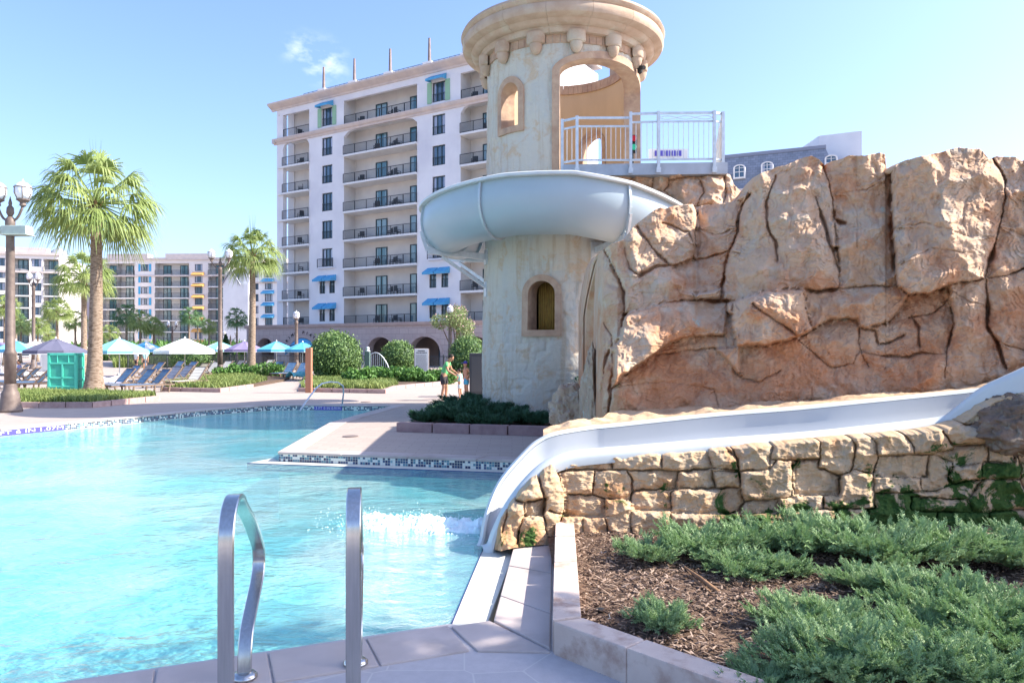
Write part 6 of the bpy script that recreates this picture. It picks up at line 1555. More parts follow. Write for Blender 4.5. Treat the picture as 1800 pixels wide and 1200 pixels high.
JP = [  # px, py of the shrub base, scale, label
    (1140, 985, .62, 'bright juniper at the left end of the row under the stone wall'), (1235, 975, .8, 'juniper second from the left under the stone wall'), (1330, 968, .85, 'juniper third from the left under the stone wall'),
    (1430, 972, .95, 'juniper in the middle of the row under the stone wall'), (1545, 990, 1.05, 'juniper fifth from the left, thick and spreading under the wall'), (1660, 990, 1.0, 'juniper sixth from the left under the wall'), (1775, 1000, 1.0, 'juniper in the dark right corner by the mossy stones'),
    (1310, 1010, .6, 'low juniper just right of the dead palm stalk'), (1165, 1105, .55, 'isolated juniper nearest the pink curb corner'), (1400, 1110, .62, 'juniper at the bed centre in front of the dark mulch gap'), (1460, 1190, .8, 'juniper at the bottom edge below the dark mulch gap'),
    (1600, 1075, .85, 'juniper between the row by the wall and the bottom edge'), (1720, 1100, .9, 'large juniper at the right side of the bed'), (1590, 1190, .72, 'juniper at the bottom edge right of the centre'), (1720, 1215, .8, 'juniper in the bottom right corner of the bed'), (1350, 1220, .5, 'small juniper at the bottom edge by the curb'),
    (1800, 1150, .8, 'juniper cut off by the right frame edge'), (1870, 1060, 1.0, None), (1850, 1230, .8, None), (1530, 1040, .6, 'small juniper tucked between bigger ones right of the bed centre'),
    (1385, 1010, .55, 'small juniper below the middle of the wall row'), (1490, 1110, .6, 'juniper filling the gap right of the dark mulch'), (1640, 1130, .7, 'juniper in the dense patch left of the bottom right corner'), (1270, 1000, .5, 'small juniper directly behind the dead palm stalk')]
for i, (px, py, sc, lb) in enumerate(JP):
    if lb is None: continue
    v = G(px, py, .15); juniper(v.x, v.y, .13, sc, i % 3, i * 1.1, lb)
# dead palm stalk and little garden light
a, b_ = G(1203, 1000, .2), G(1262, 1040, .17); m = MB()
m.tube([(a.x, a.y, .22), ((a.x + b_.x) / 2, (a.y + b_.y) / 2, .20), (b_.x, b_.y, .17)], [.008, .016, .02], 6); m.tube([(a.x + .02, a.y - .03, .19), ((a.x + b_.x) / 2 - .03, (a.y + b_.y) / 2, .175), (b_.x - .05, b_.y + .02, .16)], [.005, .012, .012], 6)
tag(m.build('dead_stalk', pm('dead_stalk', (.16, .09, .05), (.30, .17, .09), 12, .8), smooth=True), 'brown dead palm stalk lying on the mulch between junipers', 'stalk')
a = G(1040, 935, .15); root = empty('bed_spotlight', (a.x, a.y, .13), 0, 'small metal garden spotlight on a pale base at the foot of the stone wall', 'garden light')
m = MB(); m.lathe([(.09, 0), (.10, .02), (.07, .045), (.03, .05)], 0, 0, 16); m.build('base', white_m, root, world=False, smooth=True); m = MB(); m.tube([(0, 0, .04), (0, 0, .09), (0, .0, .14)], [.012, .03, .035], 12); m.build('lamp_head', steel_gal, root, world=False)
a = G(1056, 1078, .14); root = empty('sprinkler', (a.x, a.y, .13), 0, 'black sprinkler head with a thin hose loop on the mulch beside the curb', 'sprinkler')
m = MB(); m.lathe([(.022, 0), (.022, .03), (.035, .035), (.035, .045), (.01, .05)], 0, 0, 14); m.build('head', rubber, root, world=False); m = MB(); m.tube([(.0, 0, .01), (.05, -.03, .02), (.05, -.12, .02), (-.03, -.16, .015), (-.12, -.15, .01)], .006, 5); m.build('hose', pm('hose_grey', (.25, .25, .26), None), root, world=False)

# juniper bed at the tower foot
jb = [gp(700, 757), gp(950, 763), (1.2, 17.5), gp(1000, 745), gp(985, 722), gp(840, 700), gp(790, 715), gp(740, 738)]
jb = [gp(702, 757), gp(965, 765), (1.4, 15.5), (1.6, 19.4), (-.7, 21.0), (-1.0, 19.6), gp(740, 740)]
bed(jb, DZ + .10); kerb('planter_kerb', [jb[1], jb[0]], DZ, DZ + .20, .2, pm('purple_kerb', (.26, .17, .17), (.34, .24, .23), 5, .85, .4, 40), 'dark reddish kerb along the juniper bed at the tower foot')
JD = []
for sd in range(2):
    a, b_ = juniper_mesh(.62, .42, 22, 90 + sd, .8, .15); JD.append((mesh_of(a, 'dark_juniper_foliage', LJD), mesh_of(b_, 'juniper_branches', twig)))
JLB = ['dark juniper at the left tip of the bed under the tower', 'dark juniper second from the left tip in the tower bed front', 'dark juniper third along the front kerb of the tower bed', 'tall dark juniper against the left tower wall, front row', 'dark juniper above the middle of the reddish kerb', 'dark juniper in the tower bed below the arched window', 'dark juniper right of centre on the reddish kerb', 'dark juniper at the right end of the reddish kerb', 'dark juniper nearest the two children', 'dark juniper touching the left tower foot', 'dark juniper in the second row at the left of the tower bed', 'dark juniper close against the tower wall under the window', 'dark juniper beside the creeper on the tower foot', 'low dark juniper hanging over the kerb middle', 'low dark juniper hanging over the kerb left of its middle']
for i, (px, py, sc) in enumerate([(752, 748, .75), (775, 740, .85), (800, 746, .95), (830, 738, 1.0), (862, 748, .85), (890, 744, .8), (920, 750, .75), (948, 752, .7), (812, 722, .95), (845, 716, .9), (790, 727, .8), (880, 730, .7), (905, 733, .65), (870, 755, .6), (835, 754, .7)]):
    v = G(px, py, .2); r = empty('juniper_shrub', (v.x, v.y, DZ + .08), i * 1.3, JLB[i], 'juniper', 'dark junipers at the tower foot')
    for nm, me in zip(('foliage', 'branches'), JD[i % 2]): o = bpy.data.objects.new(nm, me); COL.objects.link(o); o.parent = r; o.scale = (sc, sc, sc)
# ivy creeping on the tower foot
mb = MB(); rs = np.random.RandomState(99)
for k in range(900):
    a = R(rs.uniform(-4, 22)); z_ = .3 + rs.rand() ** 1.6 * 1.3 * (1 - abs(math.degrees(a) - 10) / 18); p = tp(a, TRB + .06 + rs.rand() * .12, max(.25, z_)); q = Vector(rs.normal(size=3)).normalized() * .06; s_ = Vector(rs.normal(size=3)).normalized() * .035; mb.add([p - q, p + s_, p + q, p - s_], [(0, 1, 2, 3)])
tag(mb.build('creeper', LJD), 'dark green creeper clinging to the foot of the tower beside the boulder', 'creeper')

# ======================= furniture =======================
def lamp_post(px, pbase, ptop, d, label, arms=2, box=False, tw=1.0, spread=None):
    x = (px - 900) / F * d; z0 = DZ; zt_ = E + (HY - ptop) / F * d; H_ = zt_ - z0
    r = empty('street_lamp', (x, d, z0), 0, label, 'street lamp', 'lamp posts round the pool'); s_ = tw
    m = MB(); m.lathe([(.30 * s_, 0), (.315 * s_, .06), (.29 * s_, .12), (.25 * s_, .30), (.22 * s_, .55), (.175 * s_, .62), (.165 * s_, .75), (.15 * s_, .80)], 0, 0, 24); m.build('base', bronze, r, world=False, smooth=True, fix=True).modifiers.new('e', 'EDGE_SPLIT').split_angle = R(35)
    m = MB(); hs_ = H_ - 1.05 if arms == 2 else H_ - .62; pf = [(.15 * s_, .8), (.145 * s_, 1.6), (.16 * s_, 1.63), (.16 * s_, 1.70), (.13 * s_, 1.75), (.105 * s_, hs_ - .2), (.13 * s_, hs_ - .15), (.13 * s_, hs_), (.07 * s_, hs_ + .1)]
    m.lathe(pf, 0, 0, 14)
    if arms == 2: m.lathe([(.05, hs_ + .1), (.10 * s_, hs_ + .2), (.09 * s_, hs_ + .35), (.04, hs_ + .42), (.05, hs_ + .48), (.005, hs_ + .68)], 0, 0, 12)
    m.build('post', bronze, r, world=False, smooth=True)
    sp = (spread or .38); heads = ((-sp, hs_ + .42), (sp, hs_ + .42)) if arms == 2 else ((0, hs_ + .08),)
    for hx, hz in heads:
        if arms == 2:
            m = MB(); pts = []
            for k in range(9): t = k / 8; pts.append((hx * t, 0, hs_ + .08 - .12 * math.sin(t * 3.14) + (hz - hs_ - .10) * t ** 2)); 
            m.tube(pts, [.035 * s_] * 9, 7); m.build('arm', bronze, r, world=False, smooth=True)
        u = 1.0 * s_
        m = MB(); m.lathe([(.05 * u, hz - .04), (.09 * u, hz), (.07 * u, hz + .07), (.12 * u, hz + .11), (.17 * u, hz + .14), (.17 * u, hz + .17)], hx, 0, 12)
        for k in range(6):
            a = k * math.pi / 3; m.tube([(hx + .15 * u * math.cos(a), .15 * u * math.sin(a), hz + .16), (hx + .235 * u * math.cos(a), .235 * u * math.sin(a), hz + .33), (hx + .225 * u * math.cos(a), .225 * u * math.sin(a), hz + .50 * u)], .012 * u, 5)
        m.lathe([(.235 * u, hz + .49 * u), (.235 * u, hz + .515 * u)], hx, 0, 18); ln_ = m.build('lantern', bronze, r, world=False)
        m = MB(); m.lathe([(.15 * u, hz + .17), (.225 * u, hz + .33), (.22 * u, hz + .49 * u), (.20 * u, hz + .56 * u), (.12 * u, hz + .63 * u), (.03, hz + .67 * u), (.015, hz + .74 * u)], hx, 0, 18); m.build('globe', lampglass, ln_, world=False, smooth=True)
    if box:
        m = MB(); m.box(-.12, .58, -.22, .12, hs_ - .42, hs_ - .18); m.box(-.16, .62, -.26, .16, hs_ - .45, hs_ - .42); m.tube([(-.36, -.1, hs_ - .30), (.0, -.1, hs_ - .30)], .12, 12)
        m.build('loudspeaker', pm('pale_green_paint', (.42, .50, .44), (.36, .42, .38), 4, .6), r, world=False, bevel=.015)
lamp_post(18, 724, 322, 21, 'nearest bronze lamp post with two globes and pale speakers at the left edge', 2, True, 1.0, .36)
lamp_post(387, 665, 440, 44, 'second bronze twin globe lamp post rising from the middle bed', 2, False, 1.0, .52)
lamp_post(59, 0, 482, 62, 'third twin globe lamp post behind the nearest one at the left', 2, False, 1.1, .36)
lamp_post(521, 0, 552, 60, 'single globe lamp post left of the arched restaurant entrance', 1, False, 1.15)
lamp_post(791, 0, 541, 54, 'single globe lamp post in front of the flowering tree by the tower', 1, False, 1.05)
lamp_post(303, 0, 566, 95, 'tiny distant lamp post left of the orange awning column', 2, False, 1.0, .5)
lamp_post(405, 0, 583, 100, 'tiny distant lamp post beside the cone shaped evergreen', 2, False, 1.0, .8)

def cmat(name, c): return pm(name, c, tuple(x * .88 for x in c), 3, .85)
um_w, um_b, um_n, um_t, um_p, um_g = cmat('canvas_white', (.72, .73, .70)), cmat('canvas_blue', (.10, .40, .62)), cmat('canvas_navy', (.13, .13, .19)), cmat('canvas_teal', (.22, .55, .62)), cmat('canvas_purple', (.24, .20, .34)), cmat('canvas_grey', (.46, .42, .40))
def umbrella(px, d, hw, ma, mbb, label, ztop=None, pedge=616, rz=0, n_=8):
    x = (px - 900) / F * d; rad = hw / F * d; ze_ = E + (HY - pedge) / F * d + .0; ht = rad * .42; r = empty('pool_umbrella', (x, d, DZ), rz, label, 'umbrella', 'market umbrellas over the loungers'); z = ze_ - DZ
    m = MB()
    for k in range(n_):
        a0, a1 = 2 * math.pi * k / n_, 2 * math.pi * (k + 1) / n_; mi = k % 2; steps = 5
        for q in range(steps):
            t0, t1 = q / steps, (q + 1) / steps
            def pt(a, t): 
                return (rad * t * math.cos(a), rad * t * math.sin(a), z + ht * (1 - t ** 1.15) )
            def md(t): am = (a0 + a1) / 2; return (rad * t * math.cos(am) * .93, rad * t * math.sin(am) * .93, z + ht * (1 - t ** 1.15) - .02)
            m.quad(pt(a0, t0), pt(a0, t1), md(t1), md(t0), mi); m.quad(md(t0), md(t1), pt(a1, t1), pt(a1, t0), mi)
    cn = m.build('canopy', [ma, mbb], r, world=False, fix=True); cn.modifiers.new('s', 'SOLIDIFY').thickness = .012
    m = MB()
    for k in range(n_):
        a0, a1 = 2 * math.pi * k / n_, 2 * math.pi * (k + 1) / n_; am = (a0 + a1) / 2; e = lambda a, f, zz: (rad * f * math.cos(a), rad * f * math.sin(a), zz)
        for (p, q, f0, f1) in ((a0, am, 1, .93), (am, a1, .93, 1)):
            m.quad(e(p, f0 * 1.0, z + .0), e(q, f1, z), e(q, f1 * 1.01, z - .17), e(p, f0 * 1.01, z - .17), 0); m.quad(e(p, f0 * 1.012, z - .15), e(q, f1 * 1.012, z - .15), e(q, f1 * 1.012, z - .18), e(p, f0 * 1.012, z - .18), 1)
    m.build('valance', [mbb if ma is um_w else ma, um_w], r, world=False)
    m = MB(); m.tube([(0, 0, 0), (0, 0, z + ht - .02)], .028, 10); m.lathe([(.28, 0), (.28, .06), (.06, .09), (.05, .3)], 0, 0, 16); m.build('pole', white_m, r, world=False)
    m = MB(); 
    for k in range(n_): a = 2 * math.pi * k / n_; m.tube([(0, 0, z + ht * .35), (rad * .55 * math.cos(a), rad * .55 * math.sin(a), z + ht * .42)], .012, 5)
    m.build('struts', white_m, r, world=False); m = MB(); m.lathe([(.05, z + ht), (.04, z + ht + .06), (.01, z + ht + .1)], 0, 0, 8); m.build('finial', white_m, r, world=False)
UM = [(98, 37, 50, um_n, um_n, 'dark navy umbrella behind the teal cart'), (28, 40, 36, um_b, um_t, 'turquoise blue umbrella behind the nearest lamp post'), (62, 48, 36, um_g, um_g, 'grey beige umbrella behind the turquoise one at the left'),
      (210, 39, 50, um_t, um_w, 'white and turquoise umbrella right of the largest palm'), (256, 47, 32, um_b, um_w, 'blue and white umbrella between two bigger pale ones'), (325, 41, 52, um_w, um_w, 'pale umbrella with a bright blue valance over the white loungers'),
      (386, 54, 33, um_w, um_t, 'small white and turquoise umbrella behind the second lamp post'), (430, 52, 34, um_p, um_p, 'purple umbrella behind the trunk of the second palm'), (486, 50, 34, um_b, um_t, 'light blue umbrella left of the single globe lamp post'), (532, 46, 30, um_b, um_b, 'bright blue umbrella tucked behind the brown wooden post'), (2, 52, 30, um_p, um_p, 'purple umbrella cut by the left frame edge')]
for i, (px, d, hw, a, b_, lb) in enumerate(UM): umbrella(px, d, hw, a, b_, lb, rz=i * .3, pedge=614 + (hw > 40) * 2)

sl_b = pm('lounger_blue_sling', (.07, .14, .26), (.12, .22, .35), 5, .7, stretch=(1, 1, 1)); sl_w = pm('lounger_white_sling', (.58, .55, .48), (.66, .62, .55), 5, .7); sl_d = pm('lounger_dark_sling', (.16, .18, .24), (.22, .24, .30), 5, .7); wood = pm('lounger_frame', (.16, .11, .08), (.22, .16, .12), 8, .6); band_m = pm('sling_band', (.12, .22, .36), None)
def lounger_proto(sl):
    r = empty('sun_lounger', (0, 0, 0)); m = MB()
    for y in (-.31, .31):
        m.box(-1.0, .35, y - .03, y + .03, .28, .34); m.bar((.30, y, .33), (.85, y, .92), .05, .05); m.bar((.35, y, .31), (1.0, y, .31), .05, .05)
    m.box(-1.0, -.95, -.31, .31, .28, .34); m.bar((.85, -.31, .92), (.85, .31, .92), .05); m.bar((.98, -.31, .31), (.98, .31, .31), .05); m.bar((.62, -.28, .66), (.90, -.28, .33), .03); m.bar((.62, .28, .66), (.90, .28, .33), .03); m.build('frame', wood, r, world=False)
    for x in (-.85, .80):
        for y in (-.31, .31): m = MB(); m.bar((x, y, .30), (x - .05 * (1 if x > 0 else -1), y, 0), .055, .055); m.build('leg', wood, r, world=False)
    m = MB()
    for k in range(6): m.box(-.96 + k * .212, -.96 + k * .212 + .195, -.28, .28, .335, .352)
    m.build('seat', sl, r, world=False); m = MB()
    for k in range(4):
        t0, t1 = .02 + k * .245, .02 + k * .245 + .225; a, b_ = Vector((.33 + .52 * t0, 0, .37 + .56 * t0)), Vector((.33 + .52 * t1, 0, .37 + .56 * t1)); m.bar(a, b_, .56, .018)
    m.build('backrest', sl, r, world=False); return r
LPt = {k: lounger_proto(v) for k, v in (('b', sl_b), ('w', sl_w), ('d', sl_d))}; used_ = {}
def place_lounger(k, x, y, rz, label):
    o = LPt[k] if k not in used_ else copy_tree(LPt[k]); used_[k] = 1; o.location = (x, y, DZ); o.rotation_euler = (0, 0, rz); tag(o, label, 'sun lounger', 'sun loungers on the pool deck')
LO = [('b', 232, 690, 0.97, 'blue striped lounger with raised back, second right of the big palm trunk'), ('b', 258, 690, 0.92, 'blue striped lounger nearest the lamp side, third right of the big palm trunk'), ('b', 196, 688, 1.00, 'dark blue lounger directly right of the big palm trunk'), ('d', 286, 680, 1.12, 'grey lounger behind the front blue ones, left of the white folded one'), ('d', 308, 676, 1.07, 'dark grey lounger left of the white umbrella pole'),
      ('b', 214, 676, 1.02, 'blue lounger behind the white umbrella pole right of the big palm'), ('d', 240, 672, 1.02, 'grey lounger in the second row behind the pair of front blue ones'), ('b', 262, 664, 1.02, 'blue lounger in the second row below the pale hedge'), ('b', 300, 660, 1.12, 'blue lounger in the back row left of the middle umbrella pole'), ('b', 322, 662, 1.07, 'blue lounger in the back row at the middle umbrella pole'),
      ('w', 340, 668, 1.12, 'cream lounger right of the middle umbrella pole'), ('w', 362, 664, 1.12, 'cream lounger left of the second lamp post'), ('w', 385, 660, 1.12, 'cream lounger just behind the second lamp post'), ('w', 410, 657, 1.12, 'cream lounger between second lamp post and second palm'), ('w', 462, 655, 1.12, 'cream lounger right of the second palm trunk'), ('w', 330, 682, 1.25, 'low cream lounger behind the middle grassy bed'),
      ('b', 478, 662, 1.25, 'blue striped lounger first of three left of the brown post'), ('b', 500, 665, 1.25, 'blue striped lounger second of three left of the brown post'), ('b', 522, 666, 1.25, 'blue striped lounger third of three left of the brown post'), 
      ('b', 30, 682, 0.25, 'blue lounger beside the seated woman at the left'), ('b', 52, 686, 0.25, 'blue lounger in front of the seated woman, left of the teal cart'), ('b', 75, 684, 0.25, 'blue lounger just left of the teal cart'), ('b', 70, 672, 0.30, 'dark blue lounger behind the pair left of the teal cart'), ('b', 20, 668, 0.30, 'blue lounger at the left frame edge behind the lamp post'),
      ('b', 5, 684, 0.20, 'blue lounger cut off by the left frame edge')]
for k, px, py, rz, lb in LO: v = G(px, py); place_lounger(k, v.x, v.y, rz, lb)
# towels left on the loungers
def towel(px, py, z, m, label, sx=.5, rz=.9):
    v = G(px, py); nx_ = 14; mb = MB(); rs_ = np.random.RandomState(int(px)); vs = []
    for i in range(nx_):
        for j in range(nx_):
            u, w_ = i / (nx_ - 1) - .5, j / (nx_ - 1) - .5; x_ = u * sx * 1.4; y_ = w_ * sx; zz = z + .05 * math.sin(u * 9 + w_ * 4) + .04 * math.cos(w_ * 11) - max(0, abs(w_) - .32) * 1.3
            vs.append(v + Vector((x_ * math.cos(rz) - y_ * math.sin(rz), x_ * math.sin(rz) + y_ * math.cos(rz), zz)))
    mb.add(vs, [(i * nx_ + j, (i + 1) * nx_ + j, (i + 1) * nx_ + j + 1, i * nx_ + j + 1) for i in range(nx_ - 1) for j in range(nx_ - 1)])
    o = mb.build('beach_towel', m, smooth=True); o.modifiers.new('s', 'SOLIDIFY').thickness = .02; tag(o, label, 'towel', 'towels on the loungers')
towel(198, 681, .45, pm('towel_lilac', (.40, .34, .55), (.70, .68, .72), 9, .95), 'crumpled lilac and white towel on the lounger right of the big palm', .75)
towel(219, 674, .45, um_w, 'white towel bundle on the lounger by the white umbrella pole', .5); towel(60, 672, .5, um_w, 'white towel on the lounger beside the seated woman', .6, .2); towel(524, 668, .42, pm('towel_teal', (.10, .45, .48), (.3, .6, .6), 9, .95), 'teal towel on the lounger nearest the brown post', .8)
# teal cart
v = G(116, 693); r = empty('towel_cart', (v.x, v.y, DZ), R(8), 'teal green plastic panelled cart on casters left of the big palm', 'cart')
r.scale = (.80, .7, 1.0); W3_, H3, D3 = 1.28, 1.42, .85; m = MB(); m.box(-W3_ / 2, W3_ / 2, -D3 / 2, D3 / 2, .14, .14 + H3); m.build('panel', teal_d, r, world=False)
m = MB(); y = -D3 / 2
for x0, x1, z0, z1 in ((-.66, -.54, .10, 1.60), (.54, .66, .10, 1.60), (-.66, .66, .08, .18), (-.66, .66, 1.52, 1.60), (-.6, .6, 1.18, 1.25), (-.6, .6, .62, .69), (-.6, .6, .30, .35), (-.04, .04, .14, 1.2), (-.24, -.20, 1.22, 1.56), (.26, .30, 1.22, 1.56)):
    m.box(x0, x1, y - .05, y + .002, z0, z1)
for x0, x1, z0, z1 in ((-.44, -.36, .10, 1.6), (.36, .44, .10, 1.6), (-.4, .4, 1.0, 1.08), (-.4, .4, .55, .62), (-.43, .43, 1.5, 1.6), (-.43, .43, .08, .18)): m.box(W3_ / 2 - .0, W3_ / 2 + .05, x0, x1, z0, z1)
m.box(-.67, .67, -.47, .47, 1.56, 1.61); m.build('frame', teal_m, r, world=False, bevel=.01)
for x in (-.5, .5):
    for yy in (-.32, .32): m = MB(); m.tube([(x - .03, yy, .06), (x + .03, yy, .06)], .06, 12); m.box(x - .02, x + .02, yy - .02, yy + .02, .06, .13); m.build('caster', rubber, r, world=False)
# brown wooden post, green post, notice board, dark bin
v = G(543, 690); m = MB(); m.box(v.x - .12, v.x + .12, v.y - .12, v.y + .12, DZ, 1.98); o = m.build('wooden_post', wood_post, bevel=.015); tag(o, 'square reddish brown wooden post beside the largest round hedge', 'post')
m = MB()
for z in (.55, 1.15): m.box(v.x - .16, v.x - .12, v.y - .05, v.y + .05, z, z + .12)
q = m.build('valve_box', white_m); q.parent = o
v = G(646, 668); v = Vector((v.x, v.y, 0)); m = MB(); m.box(v.x - .14, v.x + .14, v.y - .14, v.y + .14, DZ, 1.75); o = m.build('green_post', green_post, bevel=.02); tag(o, 'dark green square post with a ball cap and a curved white rail', 'post')
m = MB(); m.lathe([(.16, 1.75), (.16, 1.80), (.08, 1.83), (.11, 1.90), (.10, 1.98), (.02, 2.03)], v.x, v.y, 12); q = m.build('ball_cap', steel_gal, smooth=True); q.parent = o
# arched white footbridge rail
r = empty('arched_rail', (v.x + .9, v.y + 3, DZ), 0, 'white arched rail with thin pickets between two round hedges', 'railing')
d_ = v.y + 3; xa, xb = (632 - 900) / F * d_, (688 - 900) / F * d_; m = MB(); pts = []
for k in range(17): t = k / 16; pts.append((xa + (xb - xa) * t, d_, .25 + 1.42 * math.sin(math.pi * t) ** .75))
m.tube(pts, .035, 8); m.build('top_rail', steel_gal, r, smooth=True); m = MB()
for k in range(1, 16): m.tube([(pts[k][0], d_, .5), pts[k]], .014, 5)
m.bar((pts[0][0], d_, .5), (pts[-1][0], d_, .5), .04); m.build('pickets', steel_gal, r)
v = Vector(((741 - 900) / F * 43, 43, 0)); r = empty('notice_board', (v.x, v.y, DZ), 0, 'white pool rules notice board on legs in front of the arches', 'notice board')
m = MB(); m.box(-.40, .40, -.03, .03, .42, 1.74); m.build('board', white_m, r, world=False, bevel=.01); m = MB(); m.box(-.44, .44, -.02, .02, .38, .42); m.box(-.44, .44, -.02, .02, 1.74, 1.78); m.box(-.44, -.40, -.02, .02, .38, 1.78); m.box(.40, .44, -.02, .02, .38, 1.78)
m.build('frame', pm('board_frame', (.40, .30, .26), None), r, world=False)
for x in (-.36, .36): m = MB(); m.box(x - .03, x + .03, -.02, .02, 0, .38); m.build('leg', iron, r, world=False)
m = MB(); rs = np.random.RandomState(5); m.box(-.22, .20, -.036, -.031, 1.60, 1.655)
x = -.30
while x < .30: w_ = rs.uniform(.03, .07); m.box(x, x + w_, -.036, -.031, 1.48, 1.55); x += w_ + .025
for k in range(17):
    x = -.33; z = 1.38 - k * .055
    while x < .28: w_ = rs.uniform(.02, .07); m.box(x, x + w_, -.036, -.031, z, z + .018); x += w_ + .016
m.build('printed_lines', pm('print_grey', (.10, .10, .11), None), r, world=False)
v = Vector(((839 - 900) / F * 27.5, 27.5, 0)); r = empty('dark_cabinet', (v.x, v.y, DZ), 0, 'tall dark cabinet standing just behind the left side of the tower', 'cabinet')
m = MB(); m.box(-.28, .3, -.25, .3, .08, 1.62); m.build('body', pm('charcoal', (.055, .06, .07), None, rough=.5), r, world=False, bevel=.02); m = MB(); m.box(-.2, .22, -.262, -.248, .2, 1.5); m.build('door', pm('charcoal_door', (.075, .08, .09), None, rough=.45), r, world=False); m = MB(); m.box(-.24, .26, -.2, .25, 0, .08); m.build('plinth', rubber, r, world=False)
# pool fence at the back
def fence(x0, x1, d0, d1, label):
    r = empty('pool_fence', (x0, d0, DZ), math.atan2(d1 - d0, x1 - x0), label, 'fence'); L_ = math.hypot(x1 - x0, d1 - d0); m = MB(); m.box(0, L_, -.02, .02, 1.15, 1.2); m.box(0, L_, -.02, .02, .12, .17)
    for k in range(int(L_ / .14)): m.box(k * .14, k * .14 + .022, -.011, .011, .15, 1.16)
    m.build('pickets', iron, r, world=False)
    for k in range(int(L_ / 2.4) + 1): m = MB(); m.box(k * 2.4 - .04, k * 2.4 + .04, -.04, .04, 0, 1.3); m.build('fence_post', iron, r, world=False)
fence((225 - 900) / F * 66, (540 - 900) / F * 58, 66, 58, 'black picket fence behind the loungers left of the largest round hedge'); fence((632 - 900) / F * 56, (845 - 900) / F * 52, 56, 52, 'black picket fence behind the round hedges and notice board')
# low far hedge masses and white cabana wall behind the left loungers
tag(blades('hedge_strip', [gp(200, 646), gp(345, 646), gp(345, 640), gp(200, 640)], DZ, 5000, .9, .12, LG, .6, 41), 'bright green planting strip behind the back row of loungers', 'ground cover', kind='stuff')
tag(blades('far_planting', [(-60, 100), (-22, 100), (-20, 112), (-64, 112)], DZ, 9000, 2.4, .5, LB, .7, 42), 'mass of low greenery below the distant hotels', 'shrubbery', kind='stuff')
v = G(70, 655); r = empty('cabana', (v.x, v.y + 3, DZ), 0, 'small white canvas cabana behind the seated woman at the left', 'cabana'); m = MB(); m.box(-1.8, 1.6, 0, .08, 0, 1.75); m.build('side_curtain', um_w, r, world=False)
for x in (-1.8, 1.6): m = MB(); m.box(x - .05, x + .05, -.05, .05, 0, 1.9); m.build('frame_post', white_m, r, world=False)
m = MB(); m.box(-1.9, 1.7, -.1, 2.2, 1.75, 1.85); m.build('canopy', um_w, r, world=False)
# far steel handrail going into the pool
r = empty('stair_rail', (-7.5, 21.6, DZ), 0, 'thin curved steel stair rail going into the far end of the pool', 'handrail'); m = MB()
pp = [P(527, 722, 20.6), P(532, 714, 20.8), P(545, 696, 21.4), P(556, 682, 21.9), P(566, 674, 22.2), P(580, 671, 22.6), P(594, 672, 22.9), P(603, 678, 23.1), P(604, 690, 23.2), P(601.5, 710.5, 23.25)]
m.tube(pp, .024, 8); m.build('rail_bar', steel_gal, r, smooth=True); m = MB(); m.lathe([(.07, DZ), (.07, DZ + .02), (.03, DZ + .04)], pp[-1].x, pp[-1].y, 12); m.build('escutcheon', steel_gal, r)
# drain covers
for px, py, lb in ((643, 706, 'small round drain cover on the sunny far deck'), (616, 766, 'small drain cover on the raised deck tongue')):
    v = G(px, py, DZ + .012); m = MB(); m.lathe([(.16, DZ + .002), (.16, DZ + .016), (.14, DZ + .018)], v.x, v.y, 20); tag(m.build('drain_cover', pm('drain_metal', (.25, .20, .18), None, rough=.6, metal=.4)), lb, 'drain cover')
# unseen tree added right of the frame to shade the near coping and pool
r = empty('added_shade_caster', (9.0, 1.2, 0), 0, 'broad leafy tree added out of view at the right to cast shade', 'tree'); rs = np.random.RandomState(17); lf = MB(); tk = MB(); cB = Vector((9.0, 1.2, 0)); tk.tube([cB, cB + Vector((.1, .1, 3)), cB + Vector((0, 0, 6.5))], [.32, .26, .18], 12)
for k in range(26):
    a = rs.uniform(0, 6.28); rr_ = 3.3 * math.sqrt(rs.rand()); c = cB + Vector((math.cos(a) * rr_, math.sin(a) * rr_, rs.uniform(6.6, 9.6))); tk.tube([cB + Vector((0, 0, 5.5)), (cB + Vector((0, 0, 5.5))).lerp(c, .5) + Vector((0, 0, .4)), c], [.10, .06, .02], 6); leaf_cloud(lf, c, 1.15, 1.15, .8, 950, .22, rs, .3, jit=.3)
tk.build('trunk', bark, r, smooth=True); lf.build('crown', LB, r)
# ======================= people =======================
def skin_mesh(nm, chains, m, parent, sub=1):
    """chains: list of [(pos, radius), ...] sharing joints by identical position"""
    vs = []; key = {}; rad = []; ed = []
    for ch_ in chains:
        prev = None
        for p, r_ in ch_:
            k = tuple(round(q, 4) for q in p)
            if k not in key: key[k] = len(vs); vs.append(p); rad.append(r_)
            i = key[k]
            if prev is not None and prev != i: ed.append((prev, i))
            prev = i
    me = bpy.data.meshes.new(nm); me.from_pydata(vs, ed, []); o = bpy.data.objects.new(nm, me); COL.objects.link(o)
    md = o.modifiers.new('sk', 'SKIN'); 
    for i, sv in enumerate(me.skin_vertices[0].data): sv.radius = rad[i] if hasattr(rad[i], '__len__') else (rad[i], rad[i]); sv.use_root = (i == 0)
    md.use_smooth_shade = True; s_ = o.modifiers.new('su', 'SUBSURF'); s_.levels = sub; s_.render_levels = sub
    bpy.context.view_layer.update(); m2 = bpy.data.meshes.new_from_object(o.evaluated_get(bpy.context.evaluated_depsgraph_get())); bpy.data.objects.remove(o)
    m2.materials.append(m); o = bpy.data.objects.new(nm, m2); COL.objects.link(o); o.parent = parent; return o
